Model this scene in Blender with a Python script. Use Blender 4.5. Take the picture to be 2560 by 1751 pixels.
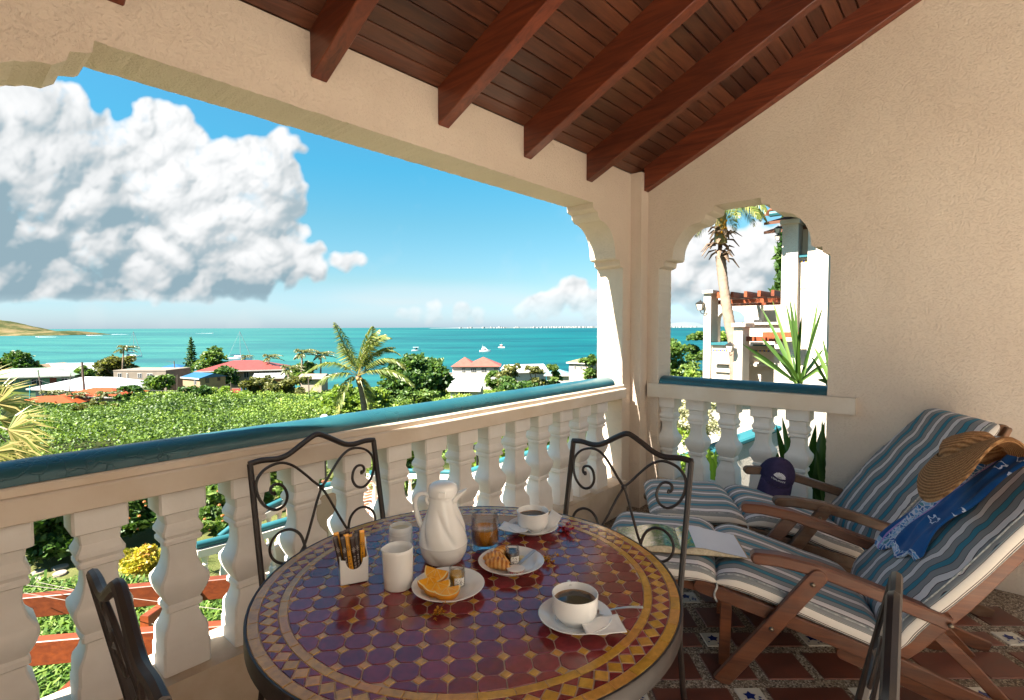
import bpy, bmesh, math, random
import numpy as np
from mathutils import Vector, Matrix, noise as mnoise
from mathutils.geometry import tessellate_polygon

for ob in list(bpy.data.objects):
    bpy.data.objects.remove(ob)
SC = bpy.context.scene
COL = SC.collection
RNG = random.Random(7)
NR = np.random.RandomState(11)
rad = math.radians

# ------------------------------------------------------------------ camera
CAM_H = 1.40
FPX = 1302.0                                   # focal length in pixels of the 2560 px wide photograph
YAW, PITCH, ROLL = rad(41.45), math.atan(57 / 1302.0), rad(0.21)
F0 = Vector((math.cos(YAW), math.sin(YAW), 0))
R0 = Vector((math.sin(YAW), -math.cos(YAW), 0))
Z1 = Vector((0, 0, 1))
FWD = F0 * math.cos(PITCH) - Z1 * math.sin(PITCH)
UPV = Z1 * math.cos(PITCH) + F0 * math.sin(PITCH)
RGT = R0 * math.cos(ROLL) - UPV * math.sin(ROLL)
UP2 = UPV * math.cos(ROLL) + R0 * math.sin(ROLL)
CAMP = Vector((0, 0, CAM_H))
cam = bpy.data.cameras.new("camera")
cam.sensor_width = 36.0
cam.sensor_fit = 'HORIZONTAL'
cam.lens = 36.0 * FPX / 2560.0
cam.clip_start = 0.02
cam.clip_end = 90000
camo = bpy.data.objects.new("camera", cam)
COL.objects.link(camo)
camo.matrix_world = Matrix(((RGT.x, UP2.x, -FWD.x, 0), (RGT.y, UP2.y, -FWD.y, 0), (RGT.z, UP2.z, -FWD.z, CAM_H), (0, 0, 0, 1)))
SC.camera = camo

# ------------------------------------------------------------------ daylight
SUN_EL = rad(48.0)
SUN_OFF = rad(12.5)                            # the sun stands over -X, a little towards the sea (+Y)
SUNV = Vector((-math.cos(SUN_EL) * math.cos(SUN_OFF), math.cos(SUN_EL) * math.sin(SUN_OFF), math.sin(SUN_EL)))
sl = bpy.data.lights.new("sun", 'SUN')
sl.energy = 5.0
sl.angle = rad(0.5)
sl.color = (1.0, 0.93, 0.82)
so = bpy.data.objects.new("sun", sl)
COL.objects.link(so)
so.rotation_euler = (-SUNV).to_track_quat('-Z', 'Y').to_euler()
so.location = (-20, 5, 20)

SC.view_settings.view_transform = 'Standard'
SC.view_settings.look = 'None'
SC.view_settings.gamma = 1
SC.view_settings.use_curve_mapping = False
SC.view_settings.exposure = 2.55
SC.cycles.max_bounces = 10
SC.cycles.diffuse_bounces = 5
SC.cycles.glossy_bounces = 4
SC.cycles.transmission_bounces = 8
SC.cycles.transparent_max_bounces = 8
SC.cycles.use_denoising = True
SC.cycles.sample_clamp_indirect = 6
SC.cycles.caustics_reflective = False
SC.cycles.caustics_refractive = False

def fbm2(shape, seed, octaves=5, base=4):
    """Smooth value noise in [0,1] on a grid of that shape."""
    r = np.random.RandomState(seed)
    out = np.zeros(shape, np.float32)
    amp, tot = 1.0, 0.0
    asp = shape[1] / shape[0]
    for o in range(octaves):
        ny = max(2, int(base * 2 ** o)); nx = max(2, int(base * 2 ** o * asp))
        g = r.rand(ny + 2, nx + 2).astype(np.float32)
        yy = np.linspace(0, ny - 1e-3, shape[0]); xx = np.linspace(0, nx - 1e-3, shape[1])
        yi = yy.astype(int); xi = xx.astype(int)
        fy = (yy - yi); fx = (xx - xi)
        fy = (fy * fy * (3 - 2 * fy))[:, None].astype(np.float32); fx = (fx * fx * (3 - 2 * fx))[None, :].astype(np.float32)
        a = g[yi][:, xi]; b = g[yi][:, xi + 1]; c = g[yi + 1][:, xi]; d = g[yi + 1][:, xi + 1]
        out += amp * ((a * (1 - fx) + b * fx) * (1 - fy) + (c * (1 - fx) + d * fx) * fy)
        tot += amp; amp *= 0.55
    return out / tot

def blur(a, n):
    for _ in range(2):
        for ax in (0, 1):
            p = np.cumsum(np.concatenate([np.repeat(np.take(a, [0], ax), n + 1, ax), a, np.repeat(np.take(a, [-1], ax), n, ax)], ax), ax)
            a = (np.take(p, range(2 * n + 1, p.shape[ax]), ax) - np.take(p, range(0, p.shape[ax] - 2 * n - 1), ax)) / (2 * n + 1)
    return a

def cloud_sheet():
    """A sheet of cumulus: heaps of round puffs lit from the upper left, as RGBA over (azimuth, elevation) of the sky towards the sea."""
    W, H = 1400, 520                            # 2 units of the sheet = 1 px; y = 0 high, y = 410 horizon
    hf = np.full((H, W), -1e3, np.float32)
    dark = np.zeros((H, W), np.float32)
    r = random.Random(5)
    def splat(cx, cy, rad_, z, dk):
        x0, x1 = max(0, int(cx - rad_)), min(W, int(cx + rad_) + 2)
        y0, y1 = max(0, int(cy - rad_)), min(H, int(cy + rad_) + 2)
        if x0 >= x1 or y0 >= y1: return
        yy, xx = np.mgrid[y0:y1, x0:x1]
        d2 = rad_ * rad_ - (xx - cx) ** 2 - (yy - cy) ** 2
        h_ = np.where(d2 > 0, z + np.sqrt(np.maximum(d2, 0)) * 0.9, -1e3)
        s = hf[y0:y1, x0:x1]; k = h_ > s
        s[k] = h_[k]
        dark[y0:y1, x0:x1][k] = dk
    def heap(cx, cy, R, z, base, dk=0.0, n=16, flat=True):
        if not flat or cy < base + 4: splat(cx, min(cy, base), R, z, dk)
        for _ in range(n):
            a = r.uniform(0, 2 * math.pi); q = r.uniform(0.5, 1.0) * R
            x, y, rr = cx + q * math.cos(a), cy + q * math.sin(a) * 0.9, R * r.uniform(0.25, 0.5)
            if y + rr * 0.5 > base: y = base - rr * r.uniform(0.3, 0.6)
            zz = z + R * 0.75 * math.sqrt(max(0, 1 - (q / R) ** 2)) * r.uniform(0.7, 1.1)
            splat(x, y, rr, zz, dk)
            for _ in range(9):
                b = r.uniform(0, 2 * math.pi); w = rr * r.uniform(0.6, 1.02)
                x2, y2, r2 = x + w * math.cos(b), y + w * math.sin(b), rr * r.uniform(0.22, 0.42)
                if y2 + r2 * 0.4 > base: continue
                z2 = zz + rr * 0.8 * math.sqrt(max(0, 1 - min(1, w / rr) ** 2))
                splat(x2, y2, r2, z2, dk)
                for _ in range(4):
                    b2 = r.uniform(0, 2 * math.pi); w2 = r2 * r.uniform(0.7, 1.05)
                    splat(x2 + w2 * math.cos(b2), y2 + w2 * math.sin(b2), r2 * r.uniform(0.25, 0.45), z2 + r2 * 0.5, dk)
    # coordinates: half photograph pixels, x shifted by +150
    ox = 150
    B = 378
    # the big grey mass at the left
    for cx, cy, R in [(20, 190, 95), (-70, 210, 110), (90, 230, 85), (60, 150, 52), (130, 262, 66), (25, 285, 70), (-120, 280, 90), (150, 205, 40), (112, 178, 36), (180, 275, 50), (-20, 345, 42), (60, 350, 40), (130, 345, 44), (-90, 340, 50)]:
        heap(cx + ox, cy, R, 0, B + 40, 0.55)
    # the white tower
    for cx, cy, R in [(205, 172, 38), (190, 205, 44), (232, 200, 42), (222, 165, 26), (262, 225, 46), (285, 240, 44), (310, 225, 44), (330, 250, 48), (352, 215, 26), (362, 190, 15), (345, 185, 12), (240, 260, 56), (300, 290, 48), (230, 300, 45), (372, 180, 8), (383, 188, 7), (352, 172, 7), (190, 345, 40), (250, 345, 38), (305, 340, 34), (345, 290, 30)]:
        heap(cx + ox, cy, R, 24, B + 30, 0.0)
    # low skirts of the same cloud
    for cx, cy, R in [(350, 330, 24), (375, 318, 16), (400, 312, 10), (320, 340, 20), (395, 335, 16), (430, 330, 13), (450, 325, 9), (365, 345, 16)]:
        heap(cx + ox, cy, R, 60, B, 0.1, 14)
    # small ones over the open sea
    for cx, cy, R in [(500, 393, 8), (520, 391, 9), (545, 388, 12), (575, 387, 12), (600, 391, 9), (655, 385, 10), (685, 380, 16), (710, 362, 17), (728, 372, 15), (742, 385, 13), (760, 370, 12), (420, 392, 10), (450, 390, 11), (380, 388, 9)]:
        heap(cx + ox, cy, R, 10, 399, 0.05, 14)
    # heaps to the right, behind the palm
    for cx, cy, R in [(838, 312, 20), (862, 318, 30), (895, 312, 26), (930, 322, 34), (985, 312, 34), (1010, 290, 30), (1040, 300, 30), (930, 350, 45), (880, 350, 42), (835, 348, 30), (990, 345, 40), (930, 238, 11), (915, 246, 9), (1100, 310, 40), (1170, 330, 35)]:
        heap(cx + ox, cy, R, 0, 372, 0.22)
    wy = (fbm2((H, W), 41, 4, 16) - 0.5) * 22 + (fbm2((H, W), 43, 3, 60) - 0.5) * 9
    wx = (fbm2((H, W), 47, 4, 16) - 0.5) * 22 + (fbm2((H, W), 53, 3, 60) - 0.5) * 9
    YY, XX = np.mgrid[0:H, 0:W]; Y0 = YY
    yi_ = np.clip(YY + wy, 0, H - 1).astype(int); xi_ = np.clip(XX + wx, 0, W - 1).astype(int)
    hf = hf[yi_, xi_]; dark = dark[yi_, xi_]
    fine = (fbm2((H, W), 83, 4, 26) - 0.5) * 14 + (fbm2((H, W), 89, 3, 90) - 0.5) * 6
    ledge = B + (fbm2((H, W), 97, 4, 5) - 0.5) * 26
    hf = np.where((Y0 > ledge) & (Y0 < ledge + 60) & (np.arange(W)[None, :] < 480 + ox) & (hf < 55), -1e3, hf)
    hf = np.where(hf > -500, hf + fine, hf)
    cover = (hf > -500).astype(np.float32)
    lo = np.where(hf > -500, hf, 0)
    hs = blur(lo, 1); cs = blur(cover, 1)
    hs = hs / np.maximum(cs, 0.05)
    gy, gx = np.gradient(hs)
    hb = blur(lo, 7) / np.maximum(blur(cover, 7), 0.05)
    by, bx = np.gradient(hb)
    gx = np.clip(gx, -2, 2) * 0.55 + np.clip(bx, -2, 2); gy = np.clip(gy, -2, 2) * 0.55 + np.clip(by, -2, 2)
    nl = 1 / np.sqrt(gx * gx + gy * gy + 1)
    lx, ly, lz = -0.30, -0.62, 0.72
    lam = np.clip((-gx * lx - gy * ly + lz) * nl, 0, 1)
    lam = 0.42 * lam + 0.33 * blur(lam, 2) + 0.25 * blur(lam, 7)
    # occlusion: how much cloud lies above this place
    ao = np.clip(blur(np.roll(lo, 14, 0), 12) - hs, 0, 60) / 60
    Y = np.arange(H)[:, None] * np.ones((1, W), np.float32)
    n1 = fbm2((H, W), 3, 5, 4); n2 = fbm2((H, W), 8, 4, 14)
    n4 = fbm2((H, W // 5), 71, 4, 9); n4 = np.repeat(n4, 5, 1)
    n4 = blur(np.pad(n4, ((0, 0), (0, max(0, W - n4.shape[1]))), 'edge')[:, :W], 2)
    low = np.clip((Y - 285) / 80 + (n4 - 0.5) * 2.2, 0, 1) * np.clip((B + 8 - Y) / 8, 0, 1) * (np.arange(W)[None, :] < 590 + ox)
    dk = blur(dark, 18)
    inner = np.clip(blur(cover, 30) * 1.5 - 0.55, 0, 1)
    sh = 0.90 - 0.92 * lam + 0.24 * ao + dk * inner * (0.34 + 1.1 * (n1 - 0.5) + 0.5 * (n2 - 0.5)) + 0.62 * low * inner + (n2 - 0.5) * 0.12
    sh = np.clip(0.75 * sh + 0.25 * blur(sh.astype(np.float32), 5), 0, 1)[..., None]
    white = np.array([1.05, 1.05, 1.05]); grey = np.array([0.66, 0.70, 0.72]); base = np.array([0.30, 0.43, 0.50])
    rgb = np.where(sh < 0.55, white + (grey - white) * (sh / 0.55) ** 1.15, grey + (base - grey) * ((sh - 0.55) / 0.45))
    n3 = fbm2((H, W), 61, 4, 40)
    edge = np.clip(blur(cover, 3) * 1.7 - 0.52 + (n2 - 0.5) * 0.7 + (n3 - 0.5) * 0.8, 0, 1)
    fade = np.clip((410 - Y) / 45, 0.35, 1)
    alpha = edge * fade
    # thin haze of cirrus and bands near the horizon
    wisp = np.clip(fbm2((H, W), 21, 6, 4) * 2.2 - 1.16, 0, 1) * 0.55 * np.clip((Y - 150) / 150, 0, 1)
    b2 = fbm2((H, W // 8), 31, 4, 20)
    b2 = np.repeat(b2, 8, 1)[:, :W]
    if b2.shape[1] < W: b2 = np.pad(b2, ((0, 0), (0, W - b2.shape[1])), 'edge')
    band = np.clip(blur(b2, 3) * 2.4 - 1.05, 0, 1) * np.clip(1 - np.abs(Y - 378) / 36, 0, 1) * 0.75
    thin = np.maximum(wisp, band)
    tc = np.array([0.80, 0.86, 0.88])
    a_out = alpha + thin * (1 - alpha)
    rgb = (rgb * alpha[..., None] + tc * (thin * (1 - alpha))[..., None]) / np.maximum(a_out, 1e-3)[..., None]
    return rgb.astype(np.float32), a_out.astype(np.float32), ox

def cloud_image():
    W, H = 4096, 2048
    rgb, al, ox = cloud_sheet()
    img = np.zeros((H, W, 4), np.float32)
    u = (np.arange(W) + 0.5) / W
    az = (0.5 - u) * 2 * math.pi                       # azimuth from +X towards +Y
    el = ((np.arange(H) + 0.5) / H - 0.5) * math.pi
    rows = np.where((el > -0.01) & (el < rad(55)))[0]
    E = el[rows][:, None]
    def put(rel, sx, lim):
        cols = np.where(np.abs(rel) < lim)[0]
        A = rel[cols][None, :]
        x = 640 + sx * np.tan(A) * FPX / 2 + ox
        y = 409.5 - np.tan(E) / np.cos(A) * FPX / 2
        ok = (x >= 0) & (x < rgb.shape[1] - 1.01) & (y >= 0) & (y < rgb.shape[0] - 1.01)
        xi = np.clip(x, 0, rgb.shape[1] - 2); yi = np.clip(y, 0, rgb.shape[0] - 2)
        x0 = xi.astype(int); y0 = yi.astype(int); fx = (xi - x0)[..., None]; fy = (yi - y0)[..., None]
        S = np.concatenate([rgb, al[..., None]], 2)
        v = (S[y0, x0] * (1 - fx) + S[y0, x0 + 1] * fx) * (1 - fy) + (S[y0 + 1, x0] * (1 - fx) + S[y0 + 1, x0 + 1] * fx) * fy
        v[..., 3] *= ok
        edge = np.clip((lim - np.abs(A)) / rad(4), 0, 1)
        v[..., 3] *= edge
        img[np.ix_(rows, cols)] = v
    wrap = lambda a: (a + math.pi) % (2 * math.pi) - math.pi
    for off, sx in ((0, 1), (rad(92), -1), (rad(-92), 1), (rad(180), -1)):
        put(-wrap(az - (YAW + off)), sx, rad(46 if off else 50))
    cov = np.ones_like(img)
    cov[..., :3] = img[..., 3:4]
    img[..., 3] = 1
    out = []
    for nm, px in (("cumulus", img), ("cumulus_cover", cov)):
        im = bpy.data.images.new(nm, W, H, alpha=False, float_buffer=True)
        im.colorspace_settings.name = 'Non-Color'
        im.pixels.foreach_set(px.ravel())
        im.update()
        out.append(im)
    return out

world = bpy.data.worlds.new("World")
SC.world = world
world.use_nodes = True
wn = world.node_tree
wn.nodes.clear()
w_out = wn.nodes.new('ShaderNodeOutputWorld')
w_bg = wn.nodes.new('ShaderNodeBackground')
w_sky = wn.nodes.new('ShaderNodeTexSky')
w_sky.sky_type = 'NISHITA'
w_sky.sun_disc = False
w_sky.sun_elevation = SUN_EL
w_sky.sun_rotation = rad(-90) + SUN_OFF
w_sky.altitude = 20
w_sky.air_density = 1.0
w_sky.dust_density = 0.6
w_sky.ozone_density = 2.0
SKY_STRENGTH = 0.05
w_bg.inputs[1].default_value = SKY_STRENGTH
w_tint = wn.nodes.new('ShaderNodeMix'); w_tint.data_type = 'RGBA'; w_tint.blend_type = 'MULTIPLY'
w_tint.inputs[0].default_value = 1.0
w_geo = wn.nodes.new('ShaderNodeTexCoord')
w_sep = wn.nodes.new('ShaderNodeSeparateXYZ')
w_ramp = wn.nodes.new('ShaderNodeValToRGB')
stops = [(0.0, (0.44, 0.57, 0.83)), (0.085, (0.39, 0.53, 0.55)), (0.19, (0.31, 0.60, 0.575)), (0.28, (0.22, 0.68, 0.68)), (0.45, (0.30, 0.78, 0.80)), (1.0, (0.42, 0.80, 0.82))]
while len(w_ramp.color_ramp.elements) < len(stops): w_ramp.color_ramp.elements.new(0.5)
for el_, (p_, c_) in zip(w_ramp.color_ramp.elements, stops): el_.position = p_; el_.color = (*c_, 1)
wn.links.new(w_geo.outputs['Generated'], w_sep.inputs[0])
wn.links.new(w_sep.outputs[2], w_ramp.inputs[0])
wn.links.new(w_ramp.outputs[0], w_tint.inputs[7])
w_env = wn.nodes.new('ShaderNodeTexEnvironment')
w_cov = wn.nodes.new('ShaderNodeTexEnvironment')
w_env.image, w_cov.image = cloud_image()
w_gain = wn.nodes.new('ShaderNodeMix'); w_gain.data_type = 'RGBA'; w_gain.blend_type = 'MULTIPLY'
w_gain.inputs[0].default_value = 1.0
CLOUD_GAIN = 0.178 / SKY_STRENGTH
w_gain.inputs[7].default_value = (CLOUD_GAIN, CLOUD_GAIN, CLOUD_GAIN, 1)
w_mix = wn.nodes.new('ShaderNodeMix'); w_mix.data_type = 'RGBA'
wn.links.new(w_sky.outputs[0], w_tint.inputs[6])
wn.links.new(w_env.outputs[0], w_gain.inputs[6])
wn.links.new(w_cov.outputs[0], w_mix.inputs[0])
wn.links.new(w_tint.outputs[2], w_mix.inputs[6])
wn.links.new(w_gain.outputs[2], w_mix.inputs[7])
wn.links.new(w_mix.outputs[2], w_bg.inputs[0])
wn.links.new(w_bg.outputs[0], w_out.inputs[0])
# ------------------------------------------------------------------ building helpers
class MB:
    """Collects plain geometry and links it as one mesh object."""
    def __init__(s):
        s.v = []; s.f = []
    def add(s, vs, fs):
        o = len(s.v)
        s.v.extend([tuple(p) for p in vs])
        s.f.extend([tuple(i + o for i in f) for f in fs])
        return s
    def box(s, x0, x1, y0, y1, z0, z1):
        return s.add([(x0, y0, z0), (x1, y0, z0), (x1, y1, z0), (x0, y1, z0), (x0, y0, z1), (x1, y0, z1), (x1, y1, z1), (x0, y1, z1)],
                     [(0, 3, 2, 1), (4, 5, 6, 7), (0, 1, 5, 4), (1, 2, 6, 5), (2, 3, 7, 6), (3, 0, 4, 7)])
    def obox(s, c, ax, ay, az):
        """box about c with half-axes ax, ay, az"""
        c, ax, ay, az = map(Vector, (c, ax, ay, az))
        q = [c + ax * i + ay * j + az * k for k in (-1, 1) for i, j in ((-1, -1), (1, -1), (1, 1), (-1, 1))]
        return s.add(q, [(0, 3, 2, 1), (4, 5, 6, 7), (0, 1, 5, 4), (1, 2, 6, 5), (2, 3, 7, 6), (3, 0, 4, 7)])
    def plank(s, a, b, w, t, up=(0, 0, 1)):
        """board from a to b, w wide across, t thick along up"""
        a, b, up = Vector(a), Vector(b), Vector(up)
        d = (b - a); L = d.length; d.normalize()
        sd = d.cross(up).normalized(); u2 = sd.cross(d).normalized()
        return s.obox((a + b) / 2, d * (L / 2), sd * (w / 2), u2 * (t / 2))
    def cplank(s, a, b, w, t, up=(0, 0, 1), c=0.004):
        """plank with chamfered long edges"""
        a, b, up = Vector(a), Vector(b), Vector(up)
        d = (b - a).normalized(); sd = d.cross(up).normalized(); u2 = sd.cross(d).normalized()
        pr = [(-w / 2, -t / 2 + c), (-w / 2 + c, -t / 2), (w / 2 - c, -t / 2), (w / 2, -t / 2 + c), (w / 2, t / 2 - c), (w / 2 - c, t / 2), (-w / 2 + c, t / 2), (-w / 2, t / 2 - c)]
        vs = [p + sd * x + u2 * z for p in (a, b) for x, z in pr]
        fs = [(i, (i + 1) % 8, 8 + (i + 1) % 8, 8 + i) for i in range(8)] + [tuple(range(7, -1, -1)), tuple(range(8, 16))]
        return s.add(vs, fs)
    def tube(s, pts, r, n=8, closed=False, cap=True):
        pts = [Vector(p) for p in pts]; m = len(pts)
        rs = r if isinstance(r, (list, tuple)) else [r] * m
        prev = None; base = len(s.v)
        for i, p in enumerate(pts):
            if closed: t = pts[(i + 1) % m] - pts[i - 1]
            else: t = pts[min(i + 1, m - 1)] - pts[max(i - 1, 0)]
            t.normalize()
            if prev is None:
                a = Vector((0, 0, 1)) if abs(t.z) < 0.9 else Vector((1, 0, 0))
                nrm = t.cross(a).normalized()
            else:
                nrm = (prev - t * prev.dot(t)); nrm.normalize()
            prev = nrm; bn = t.cross(nrm)
            for k in range(n):
                an = 2 * math.pi * k / n
                s.v.append(tuple(p + (nrm * math.cos(an) + bn * math.sin(an)) * rs[i]))
        for i in range(m if closed else m - 1):
            a = base + i * n; b = base + ((i + 1) % m) * n
            for k in range(n):
                s.f.append((a + k, a + (k + 1) % n, b + (k + 1) % n, b + k))
        if cap and not closed:
            s.f.append(tuple(base + k for k in range(n - 1, -1, -1)))
            s.f.append(tuple(base + (m - 1) * n + k for k in range(n)))
        return s
    def lathe(s, prof, n=24, c=(0, 0, 0), fn=None, cap=True):
        """prof: (r, z) pairs; fn(angle, r, z) may deform the radius"""
        base = len(s.v)
        for r, z in prof:
            for k in range(n):
                a = 2 * math.pi * k / n
                q = fn(a, r, z) if fn else r
                s.v.append((c[0] + q * math.cos(a), c[1] + q * math.sin(a), c[2] + z))
        for i in range(len(prof) - 1):
            for k in range(n):
                a = base + i * n; b = a + n
                s.f.append((a + k, a + (k + 1) % n, b + (k + 1) % n, b + k))
        if cap:
            if prof[0][0] > 1e-6: s.f.append(tuple(base + k for k in range(n - 1, -1, -1)))
            if prof[-1][0] > 1e-6: s.f.append(tuple(base + (len(prof) - 1) * n + k for k in range(n)))
        return s
    def prism(s, poly, fr, depth):
        """poly: 2-D outline; fr(u, v, w) -> 3-D, w in 0..depth"""
        n = len(poly); o = len(s.v)
        for w in (0, depth):
            for u, v in poly: s.v.append(tuple(fr(u, v, w)))
        tri = tessellate_polygon([[Vector((u, v, 0)) for u, v in poly]])
        for t in tri:
            s.f.append(tuple(o + i for i in t)); s.f.append(tuple(o + n + i for i in reversed(t)))
        for i in range(n):
            j = (i + 1) % n
            s.f.append((o + i, o + j, o + n + j, o + n + i))
        return s
    def grid(s, P, close_u=False):
        """P[i][j] points -> quads"""
        o = len(s.v); m = len(P); n = len(P[0])
        for r in P:
            for p in r: s.v.append(tuple(p))
        for i in range(m - 1 + (1 if close_u else 0)):
            for j in range(n - 1):
                a = o + i * n + j; b = o + ((i + 1) % m) * n + j
                s.f.append((a, a + 1, b + 1, b))
        return s
    def ball(s, c, r, n=10, m=6, sq=(1, 1, 1)):
        prof = [(math.sin(math.pi * i / m) * r, -math.cos(math.pi * i / m) * r) for i in range(m + 1)]
        base = len(s.v); s.lathe(prof, n, (0, 0, 0), cap=False)
        for i in range(base, len(s.v)):
            x, y, z = s.v[i]; s.v[i] = (c[0] + x * sq[0], c[1] + y * sq[1], c[2] + z * sq[2])
        return s
    def xf(s, M):
        s.v = [tuple(M @ Vector(p)) for p in s.v]; return s

def mesh_from(name, mb, mat, smooth=False, fix=True, angle=None):
    me = bpy.data.meshes.new(name)
    me.from_pydata(mb.v, [], mb.f)
    if fix:
        bm = bmesh.new(); bm.from_mesh(me)
        if smooth: bmesh.ops.remove_doubles(bm, verts=bm.verts, dist=1e-5)
        bmesh.ops.recalc_face_normals(bm, faces=bm.faces)
        bm.to_mesh(me); bm.free()
    if mat: me.materials.append(mat)
    if smooth:
        me.polygons.foreach_set('use_smooth', [True] * len(me.polygons))
        if angle: me.set_sharp_from_angle(angle=rad(angle))
    me.update()
    return me

def link(name, me, parent=None):
    o = bpy.data.objects.new(name, me); COL.objects.link(o)
    if parent is not None:
        o.parent = parent
    return o

def obj(name, mb, mat, parent=None, smooth=False, angle=40, fix=True, world=True):
    """One mesh object; with world=True its coordinates are world coordinates even under a parent."""
    me = mesh_from(name, mb, mat, smooth, fix, angle if smooth else None)
    o = link(name, me, parent)
    if parent is not None and world:
        o.matrix_parent_inverse = wm(parent).inverted()
    return o

def wm(o):
    M = Matrix.LocRotScale(o.location, o.rotation_euler, o.scale)
    if o.parent: M = wm(o.parent) @ o.matrix_parent_inverse @ M
    return M

def tag(o, label, cat, group=None):
    o['label'] = label; o['category'] = cat
    if group: o['group'] = group
    return o
def thing(name, label, cat, loc=(0, 0, 0), rz=0.0, group=None):
    o = bpy.data.objects.new(name, None); COL.objects.link(o)
    o.empty_display_size = 0.1
    o.location = loc; o.rotation_euler = (0, 0, rz)
    return tag(o, label, cat, group)
def struct(name, mb, mat, smooth=False, parent=None, fix=True):
    o = obj(name, mb, mat, parent, smooth, fix=fix); o['kind'] = 'structure'; return o
KIDS = {}
def dup(root, loc, rz, label=None, scale=None):
    """copy of a thing with copies of its parts and sub-parts"""
    r = root.copy(); COL.objects.link(r); r.location = loc; r.rotation_euler = (0, 0, rz)
    if label: r['label'] = label
    if scale: r.scale = (scale,) * 3 if not isinstance(scale, tuple) else scale
    def rec(src, dst):
        for ch in list(src.children):
            c = ch.copy(); COL.objects.link(c); c.parent = dst
            rec(ch, c)
    rec(root, r)
    return r
def piece(name, me, parent, loc, rz=0.0, scale=(1, 1, 1)):
    """an alike piece that shares mesh data; loc in the parent's frame"""
    o = bpy.data.objects.new(name, me); COL.objects.link(o)
    o.parent = parent; o.location = loc; o.rotation_euler = (0, 0, rz); o.scale = scale
    return o

def at(px, py, depth):
    """point seen at that photograph pixel, that far along the viewing axis"""
    return CAMP + FWD * depth + RGT * ((px - 1280) / FPX * depth) + UP2 * ((875.5 - py) / FPX * depth)
def xat(px, depth):
    p = at(px, 818, depth); return Vector((p.x, p.y, 0))
def zat(px, py, depth):
    return at(px, py, depth).z

# ------------------------------------------------------------------ materials
def L(c): return (c[0], c[1], c[2], 1.0)
class NT:
    def __init__(s, name):
        s.m = bpy.data.materials.new(name); s.m.use_nodes = True
        s.t = s.m.node_tree; s.t.nodes.clear()
        s.out = s.t.nodes.new('ShaderNodeOutputMaterial')
        s.b = s.t.nodes.new('ShaderNodeBsdfPrincipled')
        s.t.links.new(s.b.outputs[0], s.out.inputs[0])
        s._co = None
    def n(s, k, **kw):
        x = s.t.nodes.new('ShaderNode' + k)
        for a, b in kw.items(): setattr(x, a, b)
        return x
    def l(s, a, b): s.t.links.new(a, b)
    def co(s, kind='Object'):
        if s._co is None: s._co = s.n('TexCoord')
        return s._co.outputs[kind]
    def mapped(s, scale=(1, 1, 1), rot=(0, 0, 0), kind='Object', loc=(0, 0, 0)):
        m = s.n('Mapping'); m.inputs[3].default_value = scale; m.inputs[2].default_value = rot; m.inputs[1].default_value = loc
        s.l(s.co(kind), m.inputs[0]); return m.outputs[0]
    def noise(s, vec, scale, detail=4, rough=0.55, dist=0.0):
        x = s.n('TexNoise'); x.inputs['Scale'].default_value = scale; x.inputs['Detail'].default_value = detail
        x.inputs['Roughness'].default_value = rough; x.inputs['Distortion'].default_value = dist
        s.l(vec, x.inputs['Vector']); return x.outputs[0]
    def ramp(s, fac, stops):
        r = s.n('ValToRGB'); e = r.color_ramp.elements
        while len(e) < len(stops): e.new(0.5)
        for i, (p, c) in enumerate(stops):
            e[i].position = p; e[i].color = L(c) if len(c) == 3 else c
        s.l(fac, r.inputs[0]); return r.outputs[0]
    def mix(s, fac, a, b, mode='MIX'):
        x = s.n('Mix', data_type='RGBA', blend_type=mode)
        for sock, v in ((x.inputs[0], fac), (x.inputs[6], a), (x.inputs[7], b)):
            if isinstance(v, (int, float)): sock.default_value = v
            elif isinstance(v, tuple): sock.default_value = L(v)
            else: s.l(v, sock)
        return x.outputs[2]
    def math(s, op, a, b=None, c=None):
        x = s.n('Math', operation=op)
        for i, v in enumerate((a, b, c)):
            if v is None: continue
            if isinstance(v, (int, float)): x.inputs[i].default_value = v
            else: s.l(v, x.inputs[i])
        return x.outputs[0]
    def bump(s, h, strength, dist):
        x = s.n('Bump'); x.inputs['Strength'].default_value = strength; x.inputs['Distance'].default_value = dist
        s.l(h, x.inputs['Height']); s.l(x.outputs[0], s.b.inputs['Normal']); return x
    def set(s, **kw):
        for k, v in kw.items():
            i = s.b.inputs[{'col': 'Base Color', 'rough': 'Roughness', 'metal': 'Metallic', 'spec': 'Specular IOR Level', 'trans': 'Transmission Weight', 'ior': 'IOR', 'coat': 'Coat Weight', 'coatr': 'Coat Roughness', 'sss': 'Subsurface Weight', 'sheen': 'Sheen Weight', 'ecol': 'Emission Color', 'estr': 'Emission Strength', 'alpha': 'Alpha'}[k]]
            if isinstance(v, tuple): i.default_value = L(v)
            elif isinstance(v, (int, float)): i.default_value = v
            else: s.l(v, i)
        return s
    def rnd(s):
        return s.n('ObjectInfo').outputs['Random']

def paint(name, c, rough=0.5, var=0.12, scale=6, bump=0.0, bscale=30, bdist=0.002, spec=0.5, metal=0.0, c2=None, kind='Object'):
    """painted or plain surface with blotchy tone, a little relief"""
    t = NT(name); v = t.co(kind)
    d = c2 or tuple(x * (1 - var * 2) for x in c)
    n1 = t.noise(v, scale, 5)
    t.set(col=t.mix(t.ramp(n1, [(0.3, (0, 0, 0)), (0.72, (1, 1, 1))]), d, c), rough=rough, spec=spec, metal=metal)
    if bump: t.bump(t.noise(v, bscale, 6, 0.6), bump, bdist)
    return t.m

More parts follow.
